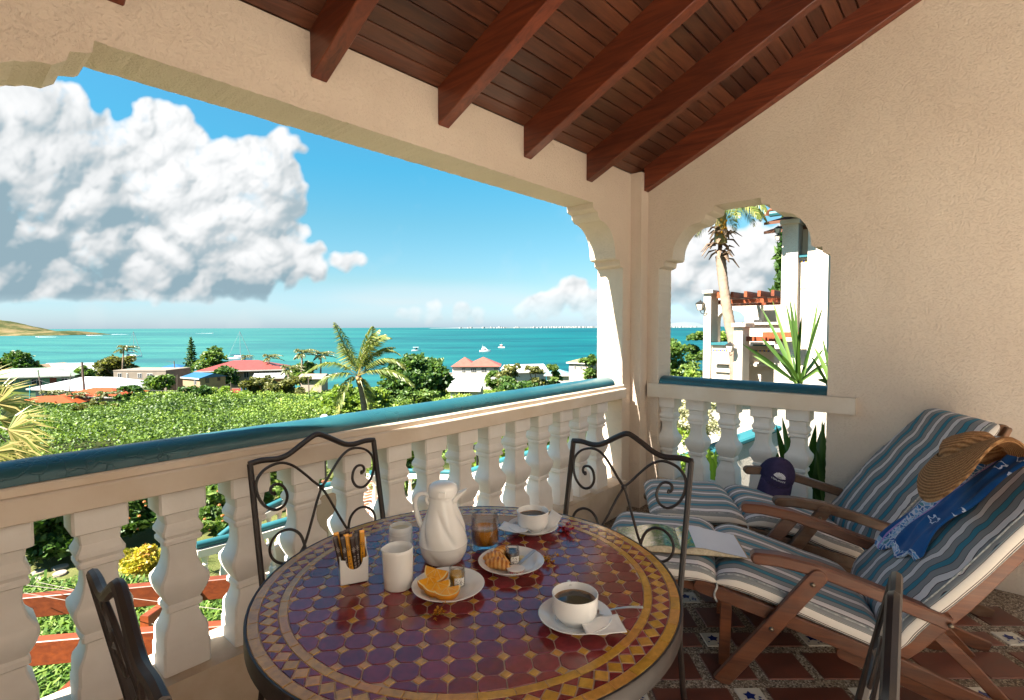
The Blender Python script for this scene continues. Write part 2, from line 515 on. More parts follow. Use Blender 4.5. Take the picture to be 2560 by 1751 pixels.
def mat_stucco(name, c, c2, scale=1.3, strength=0.6):
    t = NT(name); v = t.co()
    wv = t.n('TexNoise'); wv.inputs['Scale'].default_value = 9 * scale; t.l(v, wv.inputs['Vector'])
    warp = t.n('VectorMath', operation='MULTIPLY_ADD'); t.l(wv.outputs['Color'], warp.inputs[0]); warp.inputs[1].default_value = (0.05,) * 3; t.l(v, warp.inputs[2])
    a = t.noise(warp.outputs[0], 66 * scale, 4, 0.6)
    r = t.ramp(a, [(0.34, (0, 0, 0)), (0.50, (0.75, 0.75, 0.75)), (0.72, (1, 1, 1))])
    f = t.noise(v, 190 * scale, 3, 0.6)
    hgt = t.math('MULTIPLY_ADD', f, 0.35, r)
    big = t.noise(v, 1.7, 4)
    col = t.mix(t.ramp(big, [(0.3, (0, 0, 0)), (0.7, (1, 1, 1))]), c2, c)
    col = t.mix(t.math('MULTIPLY', t.ramp(a, [(0.26, (1, 1, 1)), (0.44, (0, 0, 0))]), 0.16), col, tuple(x * 0.55 for x in c2))
    st = t.ramp(t.noise(t.mapped((1.3, 1.3, 0.35)), 2.6, 5, 0.6), [(0.56, (0, 0, 0)), (0.78, (1, 1, 1))])
    col = t.mix(t.math('MULTIPLY', st, 0.25), col, tuple(x * 0.72 for x in c2))
    t.set(col=col, rough=0.93, spec=0.15)
    t.bump(hgt, strength, 0.007 / scale)
    return t.m

def mat_wood(name, dark, light, axis=0, scale=1.0, rough=0.42, spec=0.5, kind='Object', tone=True, grey=0.0):
    t = NT(name)
    sc = [9 * scale, 9 * scale, 9 * scale]; sc[axis] = 0.7 * scale
    v = t.mapped(tuple(sc), kind=kind)
    if tone:
        add = t.n('VectorMath', operation='ADD'); t.l(v, add.inputs[0])
        cmb = t.n('CombineXYZ'); rr = t.math('MULTIPLY', t.rnd(), 40.0)
        for i in range(3): t.l(rr, cmb.inputs[i])
        t.l(cmb.outputs[0], add.inputs[1]); v = add.outputs[0]
    n1 = t.noise(v, 1.6, 6, 0.62, 1.2)
    col = t.ramp(n1, [(0.28, dark), (0.5, tuple((a + b) / 2 for a, b in zip(dark, light))), (0.72, light)])
    if tone:
        k = t.math('MULTIPLY_ADD', t.rnd(), 0.7, 0.65)
        col = t.mix(1.0, col, k, 'MULTIPLY')
    if grey:
        g = t.ramp(t.noise(t.co(kind), 7, 5), [(0.45, (0, 0, 0)), (0.7, (1, 1, 1))])
        col = t.mix(t.math('MULTIPLY', g, grey), col, (0.22, 0.17, 0.13))
    fine = t.noise(v, 7, 4)
    t.set(col=col, rough=t.math('MULTIPLY_ADD', fine, 0.25, rough - 0.1), spec=spec)
    t.bump(fine, 0.25, 0.001)
    return t.m

def mat_leaf(name, stops, rough=0.5, trans=0.35, bright=1.6):
    """leaf tone by a per-face random attribute ('tone'), thin and translucent"""
    t = NT(name)
    a = t.n('Attribute', attribute_name='tone')
    col = t.ramp(a.outputs['Fac'], [(p, tuple(x * bright for x in c)) for p, c in stops])
    t.set(col=col, rough=rough, spec=0.35)
    tr = t.n('BsdfTranslucent'); t.l(t.mix(1.0, col, (1.25, 1.3, 0.6), 'MULTIPLY'), tr.inputs[0])
    ms = t.n('MixShader'); ms.inputs[0].default_value = trans
    t.l(t.b.outputs[0], ms.inputs[1]); t.l(tr.outputs[0], ms.inputs[2]); t.l(ms.outputs[0], t.out.inputs[0])
    return t.m

def mat_glass(name, c=(1, 1, 1), rough=0.0, ior=1.45):
    """thin clear glass: see-through with a Fresnel sheen"""
    t = NT(name); t.t.nodes.remove(t.b)
    tr = t.n('BsdfTransparent'); tr.inputs[0].default_value = L(c); gl = t.n('BsdfGlossy'); gl.inputs['Roughness'].default_value = 0.02
    fr = t.n('Fresnel'); fr.inputs[0].default_value = ior; ms = t.n('MixShader')
    t.l(t.math('MINIMUM', t.math('MULTIPLY_ADD', fr.outputs[0], 1.1, 0.02), 0.6), ms.inputs[0]); t.l(tr.outputs[0], ms.inputs[1]); t.l(gl.outputs[0], ms.inputs[2]); t.l(ms.outputs[0], t.out.inputs[0])
    return t.m

def np_mesh(name, V, Fq, mat, tone=None, smooth=False):
    """mesh from numpy arrays (quads or tris of one size) with an optional per-face 'tone'"""
    me = bpy.data.meshes.new(name)
    V = np.asarray(V, np.float32); Fq = np.asarray(Fq, np.int32)
    k = Fq.shape[1]; nf = len(Fq)
    me.vertices.add(len(V)); me.vertices.foreach_set('co', V.ravel())
    me.loops.add(nf * k); me.loops.foreach_set('vertex_index', Fq.ravel())
    me.polygons.add(nf); me.polygons.foreach_set('loop_start', np.arange(nf, dtype=np.int32) * k)
    me.polygons.foreach_set('loop_total', np.full(nf, k, np.int32))
    if tone is not None:
        at_ = me.attributes.new('tone', 'FLOAT', 'FACE'); at_.data.foreach_set('value', np.asarray(tone, np.float32))
    me.update(calc_edges=True)
    me.validate()
    if mat: me.materials.append(mat)
    if smooth: me.polygons.foreach_set('use_smooth', [True] * nf)
    return me

def leaf_cloud(C, size, nrm=None, aspect=1.8, seed=0, flat=0.5, bend=0.0):
    """quads (leaf shapes) around centres C; returns V, F"""
    r = np.random.RandomState(seed); n = len(C)
    d = r.normal(size=(n, 3)); d[:, 2] *= (1 - flat); d /= np.linalg.norm(d, axis=1)[:, None] + 1e-9
    e = r.normal(size=(n, 3)); e -= d * (e * d).sum(1)[:, None]; e /= np.linalg.norm(e, axis=1)[:, None] + 1e-9
    s = (np.asarray(size) * r.uniform(0.65, 1.3, n))[:, None]
    a = d * s * aspect * 0.5; b = e * s * 0.5
    V = np.stack([C - a, C - a * 0.1 + b, C + a, C - a * 0.1 - b], 1).reshape(-1, 3)
    F = np.arange(n * 4).reshape(n, 4)
    return V, F
# ------------------------------------------------------------------ terrace: walls, roof, floor, balustrades
FZ = -0.045                                    # terrace floor level
M_STUCCO = mat_stucco("stucco", (0.66, 0.555, 0.455), (0.60, 0.49, 0.395))
M_SMOOTH = paint("smooth_render", (0.62, 0.52, 0.42), 0.8, 0.08, 5, 0.25, 60, 0.002, 0.2, c2=(0.47, 0.36, 0.25))
M_WHITE = paint("white_masonry_paint", (0.74, 0.70, 0.66), 0.6, 0.06, 7, 0.35, 35, 0.002, 0.3, c2=(0.66, 0.61, 0.56))
M_BEAM = paint("cream_masonry_paint", (0.66, 0.57, 0.475), 0.65, 0.06, 6, 0.3, 45, 0.0015, 0.3, c2=(0.59, 0.48, 0.37))
def mat_teal():
    t = NT("teal_paint"); v = t.mapped((1, 1, 1))
    n = t.noise(v, 5, 6, 0.6)
    c = t.mix(t.ramp(n, [(0.35, (0, 0, 0)), (0.75, (1, 1, 1))]), (0.012, 0.068, 0.088), (0.022, 0.098, 0.115))
    cr = t.n('TexVoronoi', feature='DISTANCE_TO_EDGE'); cr.inputs['Scale'].default_value = 14
    w = t.n('VectorMath', operation='MULTIPLY_ADD'); nz = t.n('TexNoise'); nz.inputs['Scale'].default_value = 8; nz.inputs['Detail'].default_value = 5; t.l(v, nz.inputs['Vector'])
    t.l(nz.outputs['Color'], w.inputs[0]); w.inputs[1].default_value = (0.22,) * 3; t.l(v, w.inputs[2]); t.l(w.outputs[0], cr.inputs['Vector'])
    mask = t.ramp(t.noise(v, 2.2, 3), [(0.5, (0, 0, 0)), (0.62, (1, 1, 1))])
    crack = t.math('MULTIPLY', t.ramp(cr.outputs['Distance'], [(0.0, (1, 1, 1)), (0.05, (0, 0, 0))]), mask)
    pale = t.ramp(t.noise(v, 3.3, 6, 0.7), [(0.6, (0, 0, 0)), (0.75, (1, 1, 1))])
    c = t.mix(t.math('MULTIPLY', pale, 0.3), c, (0.07, 0.15, 0.16))
    t.set(col=t.mix(t.math('MULTIPLY', crack, 0.5), c, (0.01, 0.05, 0.06)), rough=0.34, spec=0.5)
    h = t.math('SUBTRACT', t.noise(v, 22, 5, 0.6), crack)
    t.bump(h, 0.5, 0.003)
    return t.m
M_TEAL = mat_teal()
M_RAFTER = mat_wood("varnished_rafter", (0.055, 0.011, 0.005), (0.155, 0.034, 0.013), axis=1, scale=2.0, rough=0.38)
M_BOARD = mat_wood("varnished_board", (0.042, 0.013, 0.007), (0.115, 0.038, 0.018), axis=0, scale=2.2, rough=0.36)

SLOPE = 0.471
D0, D1 = 2.042, 2.269                          # front wall, inner and outer face
W0, W1 = 3.85, 4.075                           # right wall
E0, E1 = -0.28, -0.505                         # unseen left end wall
ARC = [(0.425, 2.283), (0.420, 2.247), (0.408, 2.238), (0.366, 2.228), (0.357, 2.198)]
for k in range(9):                              # quarter curve
    a = k / 8 * math.pi / 2
    ARC.append((0.112 + 0.212 * (1 - math.sin(a)) + 0.0, 1.938 + 0.235 * math.cos(a)))
ARC += [(0.108, 1.922), (0.096, 1.914), (0.047, 1.911), (0.044, 1.876), (0.034, 1.868), (0.0, 1.857)]
def rough_line(pts, step=0.02, amp=0.0022, seed=1):
    r = random.Random(seed); out = []
    for (a, b), (c, d) in zip(pts, pts[1:]):
        n = max(1, int(math.hypot(c - a, d - b) / step))
        for i in range(n):
            q = i / n
            out.append((a + (c - a) * q + (r.uniform(-amp, amp) if i else 0), b + (d - b) * q + (r.uniform(-amp, amp) if i else 0)))
    out.append(pts[-1]); return out
def arch_outline(l, r, bottom, seed):
    """opening outline from the left jamb foot over the arch to the right jamb foot"""
    left = [(l, bottom)] + [(l + a, z) for a, z in reversed(ARC)]
    right = [(r - a, z) for a, z in ARC] + [(r, bottom)]
    return rough_line(left + right, seed=seed)

def front_wall():
    op = arch_outline(-0.044, 3.612, FZ - 0.3, 3)
    poly = [(E1, FZ - 0.3)] + op + [(W1, FZ - 0.3), (W1, 2.598), (E1, 2.598)]
    mb = MB().prism(poly, lambda u, v, w: (u, D0 + w, v), D1 - D0)
    mb.v = [(x, y, 2.598 - (D1 - D0) * SLOPE) if z > 2.59 and y > D0 + 0.1 else (x, y, z) for x, y, z in mb.v]
    root = thing("arcade_wall", "rough cream stucco wall with one wide stepped arch framing the sea", "wall", (1.784, D0, FZ))
    obj("wall", mb, M_STUCCO, root)
    obj("pilaster", MB().box(3.735, W0 - 0.001, 1.952, D0 - 0.001, FZ, 2.6), M_STUCCO, root)
    return root
front_wall()
def side_wall(x0, x1, label, seed, back=-2.6, near=0.690):
    op = arch_outline(near, 1.858, FZ - 0.3, seed)
    yb = D0 - 0.002
    poly = [(back, FZ - 0.3)] + op + [(yb, FZ - 0.3), (yb, 2.598), (back, 2.598 + (yb - back) * SLOPE)]
    mb = MB().prism(poly, lambda u, v, w: (x0 + w, u, v), x1 - x0)
    root = thing("gable_wall", label, "wall", ((x0 + x1) / 2, 0.6, FZ))
    obj("wall", mb, M_STUCCO, root)
    return root
side_wall(W0, W1, "rough stucco side wall with a small stepped arch behind the deckchairs", 5)
def shading_end_wall():  # unseen wall, closed without an arch so no sun reaches the table
    yb = D0 - 0.002; back = -0.10
    poly = [(back, FZ - 0.3), (yb, FZ - 0.3), (yb, 2.598), (back, 2.598 + (yb - back) * SLOPE)]
    root = thing("shading_end_wall", "unseen stucco end wall made solid to keep sun off the table", "wall", ((E0 + E1) / 2, 0.7, FZ))
    obj("wall", MB().prism(poly, lambda u, v, w: (E1 + w, u, v), E0 - E1), M_STUCCO, root)
shading_end_wall()
M_BOUNCEW = paint("bounce_wall_paint", (0.78, 0.73, 0.66), 0.85, 0.04, 3, 0.3, 40, 0.004, 0.15)
def bounce_wall():  # unseen wall added behind the camera as a warm bounce surface
    root = thing("bounce_wall", "unseen cream wall with two doorways added behind to bounce warm light", "wall", (1.5, -3.1, FZ))
    for x0, x1, z0, z1 in ((-4, 0.2, FZ, 2.3), (1.3, 2.3, FZ, 2.3), (3.4, 4.6, FZ, 2.3), (-4, 4.6, 2.302, 4.8)): obj("wall", MB().box(x0, x1, -3.2, -3.0, z0, z1), M_BOUNCEW, root)
    for x in (0.75, 2.85): obj("door", MB().box(x - 0.54, x + 0.54, -3.16, -3.1, FZ, 2.298), M_RAFTER, root)
bounce_wall()

# roof: boards and rafters
roof = thing("terrace_roof", "sloping dark red timber ceiling of boards on heavy rafters", "roof", (1.8, D0, 2.6))
nrm = Vector((0, SLOPE, 1)).normalized(); dn = Vector((0, 1, -SLOPE)).normalized()   # down-slope direction
BW = 0.078
base0 = Vector((0, D0, 2.6))
bm_ = MB()
hx = (W1 - E1) / 2
pr = [(-BW / 2 + 0.0022, 0.018), (-BW / 2 + 0.0022, 0.005), (-BW / 2 + 0.006, 0), (BW / 2 - 0.006, 0), (BW / 2 - 0.0022, 0.005), (BW / 2 - 0.0022, 0.018)]
for sx in (-1, 1):
    for a, b in pr: bm_.v.append((sx * hx, dn.y * a + nrm.y * b, dn.z * a + nrm.z * b))
bm_.f = [(i, (i + 1) % 6, 6 + (i + 1) % 6, 6 + i) for i in range(6)] + [(5, 4, 3, 2, 1, 0), (6, 7, 8, 9, 10, 11)]
me_board = mesh_from("ceiling_board", bm_, M_BOARD)
for k in range(-3, 56):
    c = base0 - dn * (BW * (k + 0.5)) + Vector(((E1 + W1) / 2, 0, 0))
    piece("ceiling_board", me_board, roof, c - Vector(roof.location))
obj("deck", MB().obox(base0 - dn * 2.06 + nrm * 0.04 + Vector(((E1 + W1) / 2, 0, 0)), (hx + 0.1, 0, 0), dn * 2.31, nrm * 0.02), paint("roof_deck", (0.03, 0.012, 0.008), 0.9), roof)
def rafter(x, y_end):
    a = base0 + Vector((0, y_end - D0, -(y_end - D0) * SLOPE)); b = base0 - dn * 4.3
    mb = MB()
    hgt = 0.182
    w = 0.036; c = 0.004
    # plumb-cut end against the wall
    prof = [(-w, 0), (-w, -hgt + c), (-w + c, -hgt), (w - c, -hgt), (w, -hgt + c), (w, 0)]
    for P in (a, b):
        for u, v in prof: mb.v.append((x + u, P.y, P.z + v))
    mb.f = [(i, (i + 1) % 6, 6 + (i + 1) % 6, 6 + i) for i in range(6)] + [(5, 4, 3, 2, 1, 0), (6, 7, 8, 9, 10, 11)]
    obj("rafter", mb, M_RAFTER, roof)
for x in (0.425, 1.118, 1.792, 2.459, 3.137): rafter(x, D0 - 0.002)
rafter(3.812, 1.950)

# floor: red tiles in pebble mortar
def mat_pebble():
    t = NT("pebble_mortar"); v = t.co()
    vo = t.n('TexVoronoi'); vo.inputs['Scale'].default_value = 150; t.l(v, vo.inputs['Vector'])
    vd = t.n('TexVoronoi', feature='DISTANCE_TO_EDGE'); vd.inputs['Scale'].default_value = 150; t.l(v, vd.inputs['Vector'])
    sep = t.n('SeparateColor'); t.l(vo.outputs['Color'], sep.inputs[0])
    c = t.ramp(sep.outputs[0], [(0.0, (0.05, 0.035, 0.028)), (0.3, (0.20, 0.15, 0.11)), (0.65, (0.42, 0.34, 0.26)), (1.0, (0.62, 0.55, 0.46))])
    c = t.mix(t.ramp(vd.outputs['Distance'], [(0.0, (1, 1, 1)), (0.12, (0, 0, 0))]), c, (0.16, 0.12, 0.09))
    dirt = t.ramp(t.noise(v, 1.6, 4), [(0.35, (0.55, 0.5, 0.42)), (0.65, (1, 1, 1))])
    t.set(col=t.mix(1.0, c, dirt, 'MULTIPLY'), rough=0.8, spec=0.3)
    t.bump(t.ramp(vd.outputs['Distance'], [(0.0, (0, 0, 0)), (0.3, (1, 1, 1))]), 0.5, 0.003)
    return t.m
floor = struct("terrace_floor", MB().box(E1, W1, -3.0, D1, FZ - 0.25, FZ), mat_pebble())
def mat_redtile():
    t = NT("red_floor_tile"); v = t.co('Object')
    n = t.noise(v, 9, 5, 0.6)
    c = t.ramp(n, [(0.3, (0.085, 0.026, 0.017)), (0.7, (0.15, 0.045, 0.028))])
    c = t.mix(1.0, c, t.math('MULTIPLY_ADD', t.rnd(), 0.5, 0.75), 'MULTIPLY')
    t.set(col=c, rough=t.math('MULTIPLY_ADD', n, 0.3, 0.3), spec=0.5)
    t.bump(t.noise(v, 60, 4), 0.15, 0.001)
    return t.m
M_REDT = mat_redtile()
M_DECO = paint("glazed_cream_tile", (0.60, 0.55, 0.46), 0.25, 0.05, 12)
M_BLUE = paint("cobalt_glaze", (0.015, 0.03, 0.18), 0.25, 0.2, 20)
def tile_mesh(name, w, h, mat, t=0.012, c=0.003):
    mb = MB(); q = []
    for z, k in ((0, 0), (t - c, 0), (t, c)):
        q += [(-w / 2 + k, -h / 2 + k, z), (w / 2 - k, -h / 2 + k, z), (w / 2 - k, h / 2 - k, z), (-w / 2 + k, h / 2 - k, z)]
    f = [(0, 3, 2, 1), (8, 9, 10, 11)] + [(i + j, (i + 1) % 4 + j, (i + 1) % 4 + j + 4, i + j + 4) for j in (0, 4) for i in range(4)]
    return mesh_from(name, mb.add(q, f), mat, fix=False)
TA = math.atan2(-0.749, 0.662)                  # tile courses run this way
e1 = Vector((math.cos(TA), math.sin(TA), 0)); e2 = Vector((-e1.y, e1.x, 0))
me_sq = tile_mesh("floor_tile", 0.186, 0.172, M_REDT); me_lg = tile_mesh("floor_tile", 0.305, 0.105, M_REDT); me_dc = tile_mesh("flower_tile", 0.104, 0.104, M_DECO)
fl = MB()
def spot(pts): fl.add([(x, y, 0.0142) for x, y in pts], [tuple(range(len(pts)))])
def leafpoly(x, y, a, l, w):
    c, s = math.cos(a), math.sin(a)
    spot([(x + c * u - s * v, y + s * u + c * v) for u, v in ((0, 0), (l * 0.35, w), (l, 0), (l * 0.35, -w))])
for k in range(5): leafpoly(-0.008, 0.004, rad(72 * k + 12), 0.026, 0.011)
for x, y, a, l in ((0.014, -0.012, -40, 0.03), (0.02, -0.004, -10, 0.016), (0.016, -0.022, -75, 0.016), (0.03, -0.02, -20, 0.012), (0.028, -0.03, -60, 0.012), (-0.03, -0.02, 200, 0.012), (0.004, -0.03, 250, 0.012)):
    leafpoly(x, y, rad(a), l, 0.005)
me_fl = mesh_from("flower_print", fl, M_BLUE, fix=False)
def in_floor(p):
    return E0 + 0.15 < p.x < 3.52 - 0.12 * (p.y > 1) and -0.42 < p.y < 1.80
N0 = 2.052
per = 0.375
for row in range(-12, 10):
    base = N0 + row * per
    for k in range(-14, 16):
        c = e1 * (k * 0.228 + (0.114 if row % 2 else 0)) + e2 * (base + 0.022 + 0.080)
        p = c
        if in_floor(p) and p.length < 4.6: piece("floor_tile", me_sq, floor, (p.x, p.y, FZ - 0.008), TA)
        if k % 2 == 0:
            cc = e1 * (k * 0.228 + 0.02) + e2 * (base + 0.16 + 0.055 + 0.0525 + 0.022)
            if in_floor(cc) and cc.length < 4.6:
                d_ = piece("flower_tile", me_dc, floor, (cc.x, cc.y, FZ - 0.008), TA)
                piece("flower_print", me_fl, d_, (0, 0, 0))
            c2 = cc + e1 * 0.228
            if in_floor(c2) and c2.length < 4.6: piece("floor_tile", me_lg, floor, (c2.x, c2.y, FZ - 0.008), TA)

# balustrades
BAL = [(0.845, .0725), (0.764, .0725), (0.757, .0560), (0.722, .0515), (0.708, .0575), (0.697, .0635), (0.684, .0635), (0.675, .0570), (0.670, .0550), (0.664, .0600), (0.652, .0600), (0.645, .0470), (0.612, .0440), (0.580, .0470), (0.553, .0555), (0.534, .0680), (0.527, .0740), (0.519, .0765), (0.500, .0760), (0.478, .0700), (0.455, .0600), (0.436, .0500), (0.428, .0560), (0.412, .0560), (0.405, .0465), (0.390, .0465), (0.366, .0540), (0.346, .0660), (0.330, .0690), (0.285, .0700), (0.278, .0735), (0.199, .0735)]
def square_baluster(name, prof, mat, z0=0.0, ch=0.10):
    mb = MB(); P = []
    for z, h in prof:
        c = h * ch
        P.append([(h, -h + c, z), (h, h - c, z), (h - c, h, z), (-h + c, h, z), (-h, h - c, z), (-h, -h + c, z), (-h + c, -h, z), (h - c, -h, z)])
    n = len(P)
    for r in P: mb.v += [(x, y, z - z0) for x, y, z in r]
    for i in range(n - 1):
        for k in range(8): mb.f.append((i * 8 + k, i * 8 + (k + 1) % 8, (i + 1) * 8 + (k + 1) % 8, (i + 1) * 8 + k))
    mb.f += [tuple(range(7, -1, -1)), tuple((n - 1) * 8 + k for k in range(8))]
    me = mesh_from(name, mb, mat, smooth=True, angle=28)
    return me
me_bal = square_baluster("baluster", BAL, M_WHITE)
CY = 2.116
front_bal = thing("balustrade", "long white balustrade with teal half-round handrail in front of the sea view", "balustrade", (1.78, CY, FZ))
def rail_profile(c, a=0.078, b=0.060, z=0.9515, n=14):
    return [(c + a * math.cos(math.pi * k / n), z + b * (math.sin(math.pi * k / n)) ** 0.85) for k in range(n + 1)]
def sweep_x(prof, x0, x1, n=1, wob=0.0, seed=0):
    r = random.Random(seed); mb = MB(); P = []
    for i in range(n + 1):
        x = x0 + (x1 - x0) * i / n; d = r.uniform(-wob, wob)
        P.append([(x, y, z + d) for y, z in prof])
    mb.grid(P, False)
    m = len(prof)
    for i in range(n): mb.f.append((i * m, (i + 1) * m, (i + 1) * m + m - 1, i * m + m - 1))
    mb.f += [tuple(range(m)), tuple(n * m + k for k in range(m - 1, -1, -1))]
    return mb
XL, XR = -0.040, 3.606
obj("handrail", sweep_x(rail_profile(CY), XL, 3.50, 60, 0.0009, 2), M_TEAL, front_bal, smooth=True, angle=50)
step_prof = lambda c: [(c - 0.108, 0.846), (c - 0.112, 0.850), (c - 0.112, 0.916), (c - 0.107, 0.922), (c - 0.094, 0.924), (c - 0.094, 0.9445), (c - 0.088, 0.951), (c + 0.088, 0.951), (c + 0.094, 0.9445), (c + 0.094, 0.924), (c + 0.107, 0.922), (c + 0.112, 0.916), (c + 0.112, 0.850), (c + 0.108, 0.846)]
obj("rail_beam", sweep_x(step_prof(CY), XL, XR + 0.004, 30, 0.0006, 3), M_BEAM, front_bal)
obj("plinth", MB().box(XL, XR, 1.992, 2.24, FZ - 0.28, 0.199), M_SMOOTH, front_bal)
for k in range(-1, 14):
    piece("baluster", me_bal, front_bal, Vector((0.354 + 0.2293 * k, CY, 0)) - Vector(front_bal.location), RNG.choice((0, 1, 2, 3)) * math.pi / 2)
CX = 3.945
side_bal = thing("balustrade", "short white balustrade with dark teal handrail under the small arch", "balustrade", (CX, 1.274, FZ))
swap = lambda mb: (setattr(mb, 'v', [(y, x, z) for x, y, z in mb.v]), mb)[1]
obj("handrail", swap(sweep_x(rail_profile(CX, 0.085, 0.056), 0.695, 1.852, 20, 0.0007, 5)), M_TEAL, side_bal, smooth=True, angle=50)
obj("rail_beam", swap(sweep_x([(CX - 0.135, 0.846), (CX - 0.135, 0.950), (CX + 0.1, 0.950), (CX + 0.1, 0.846)], 0.53, 1.930, 8, 0.0006, 6)), M_BEAM, side_bal)
obj("plinth", MB().box(3.83, 4.06, 0.694, 1.854, FZ - 0.28, 0.199), M_SMOOTH, side_bal)
for y in (1.802, 1.568, 1.335, 1.096, 0.866):
    piece("baluster", me_bal, side_bal, Vector((CX, y, 0)) - Vector(side_bal.location), RNG.choice((0, 1, 2, 3)) * math.pi / 2)

struct("bounce_paving", MB().box(-6.0, W0 - 0.002, -2.998, -0.50, FZ + 0.001, FZ + 0.012), paint("pale_bounce_paving", (0.78, 0.71, 0.62), 0.8, 0.08, 3))  # unseen pale floor added to throw sunlight back into the terrace
# ------------------------------------------------------------------ mosaic table
TC = Vector((0.930, 0.9695, 0)); TZ = 0.75; TR = 0.530
def mat_glaze(name, stops, rough=0.12):
    t = NT(name); v = t.co()
    add = t.n('VectorMath', operation='ADD'); t.l(v, add.inputs[0])
    cmb = t.n('CombineXYZ'); rr = t.math('MULTIPLY', t.rnd(), 60.0)
    for i in range(3): t.l(rr, cmb.inputs[i])
    t.l(cmb.outputs[0], add.inputs[1]); p = add.outputs[0]
    c = t.ramp(t.rnd(), stops)
    n = t.noise(p, 60, 5, 0.65)
    c = t.mix(t.ramp(n, [(0.35, (0, 0, 0)), (0.75, (1, 1, 1))]), t.mix(1.0, c, (0.62, 0.60, 0.60), 'MULTIPLY'), c)
    t.set(col=c, rough=t.math('MULTIPLY_ADD', n, 0.16, rough - 0.06), spec=0.62)
    h = t.math('ADD', t.noise(p, 34, 2), t.math('MULTIPLY', t.noise(p, 150, 4), 0.25))
    t.bump(h, 0.30, 0.0022)
    return t.m
M_PLUM = mat_glaze("plum_glaze", [(0.0, (0.20, 0.020, 0.020)), (0.5, (0.25, 0.028, 0.032)), (1.0, (0.31, 0.040, 0.050))])
M_OCHRE = mat_glaze("ochre_glaze", [(0.0, (0.62, 0.31, 0.030)), (0.55, (0.70, 0.38, 0.05)), (1.0, (0.72, 0.33, 0.07))], 0.16)
M_GROUT = paint("pink_grout", (0.50, 0.36, 0.27), 0.9, 0.1, 40)
M_IRON = paint("dark_wrought_iron", (0.016, 0.011, 0.010), 0.45, 0.25, 20, 0.3, 90, 0.001, 0.4, c2=(0.030, 0.019, 0.015))
table = thing("mosaic_table", "round glazed mosaic table in plum and ochre tiles with dark iron rim", "table", (TC.x, TC.y, FZ))
obj("grout_bed", MB().lathe([(0.0, TZ - 0.03), (TR - 0.006, TZ - 0.03), (TR - 0.006, TZ - 0.0016), (0.0, TZ - 0.0016)], 96, (TC.x, TC.y, 0)), M_GROUT, table)
obj("rim", MB().lathe([(TR - 0.0055, TZ - 0.001), (TR - 0.005, TZ + 0.0004), (TR - 0.001, TZ + 0.0004), (TR + 0.0005, TZ - 0.002), (TR + 0.0005, TZ - 0.040), (TR - 0.006, TZ - 0.042), (TR - 0.0055, TZ - 0.001)], 128, (TC.x, TC.y, 0), cap=False), M_IRON, table, smooth=True, angle=50)
for a in (48, 138, 228, 318):
    c, s = math.cos(rad(a)), math.sin(rad(a))
    pts = []
    for i in range(15):
        q = i / 14
        r_ = 0.49 - 0.30 * math.sin(q * math.pi) ** 1.2 * (1 - 0.3 * q) - 0.06 * q
        pts.append((TC.x + c * r_, TC.y + s * r_, TZ - 0.04 - q * (TZ - 0.04 - FZ)))
    obj("leg", MB().tube(pts, 0.009, 8), M_IRON, table, smooth=True)
obj("leg_ring", MB().tube([(TC.x + 0.215 * math.cos(i / 24 * 2 * math.pi), TC.y + 0.215 * math.sin(i / 24 * 2 * math.pi), TZ - 0.33) for i in range(24)], 0.007, 6, closed=True), M_IRON, table, smooth=True)
obj("rim_brace", MB().tube([(TC.x + 0.50 * math.cos(i / 48 * 2 * math.pi), TC.y + 0.50 * math.sin(i / 48 * 2 * math.pi), TZ - 0.048) for i in range(48)], 0.006, 6, closed=True), M_IRON, table, smooth=True)

def slab_tile(name, poly, mat, t=0.0022, c=0.0010, jit=0.0):
    """one glazed tile from its outline in table coordinates, edges eased"""
    if jit: poly = [(x + RNG.uniform(-jit, jit), y + RNG.uniform(-jit, jit)) for x, y in poly]
    n = len(poly)
    cx = sum(p[0] for p in poly) / n; cy = sum(p[1] for p in poly) / n
    dz = RNG.uniform(-0.0002, 0.0002); tx, ty = RNG.uniform(-0.006, 0.006), RNG.uniform(-0.006, 0.006)
    V = []
    for z, k in ((-0.003, 0), (t - c - 0.0016, 0), (t - 0.0016, c)):
        for x, y in poly:
            dx, dy = x - cx, y - cy; l = math.hypot(dx, dy) or 1
            V.append((dx * (1 - k / l), dy * (1 - k / l), TZ - FZ + z - 0.0006 + dz + dx * tx + dy * ty))
    F = [tuple(range(2 * n, 3 * n))]
    for j in (0, n):
        for i in range(n): F.append((i + j, (i + 1) % n + j, (i + 1) % n + j + n, i + j + n))
    me = bpy.data.meshes.new(name); me.from_pydata(V, [], F)
    if sum(poly[i][0] * poly[(i + 1) % n][1] - poly[(i + 1) % n][0] * poly[i][1] for i in range(n)) < 0: me.flip_normals()
    me.materials.append(mat); me.update()
    o = bpy.data.objects.new(name, me); COL.objects.link(o); o.parent = table
    o.location = (cx, cy, 0)
    return o
def clip_circle(poly, R):
    """outline clipped to a circle about the table centre (chords)"""
    out = []; n = len(poly)
    for i in range(n):
        a, b = poly[i], poly[(i + 1) % n]
        ia, ib = math.hypot(*a) <= R, math.hypot(*b) <= R
        if ia: out.append(a)
        if ia != ib:
            lo, hi = 0.0, 1.0
            for _ in range(24):
                m = (lo + hi) / 2
                if (math.hypot(a[0] + (b[0] - a[0]) * m, a[1] + (b[1] - a[1]) * m) <= R) == ia: lo = m
                else: hi = m
            out.append((a[0] + (b[0] - a[0]) * lo, a[1] + (b[1] - a[1]) * lo))
    return out
def area(p): return abs(sum(p[i][0] * p[(i + 1) % len(p)][1] - p[(i + 1) % len(p)][0] * p[i][1] for i in range(len(p)))) / 2
GA = math.atan2(0.0365, -0.0393); PITCH_T = 0.0538
ux, uy = math.cos(GA), math.sin(GA); vx, vy = -uy, ux
SQ0 = (0.703 - TC.x, 0.639 - TC.y)                   # an ochre square sits here
R_IN = 0.4395
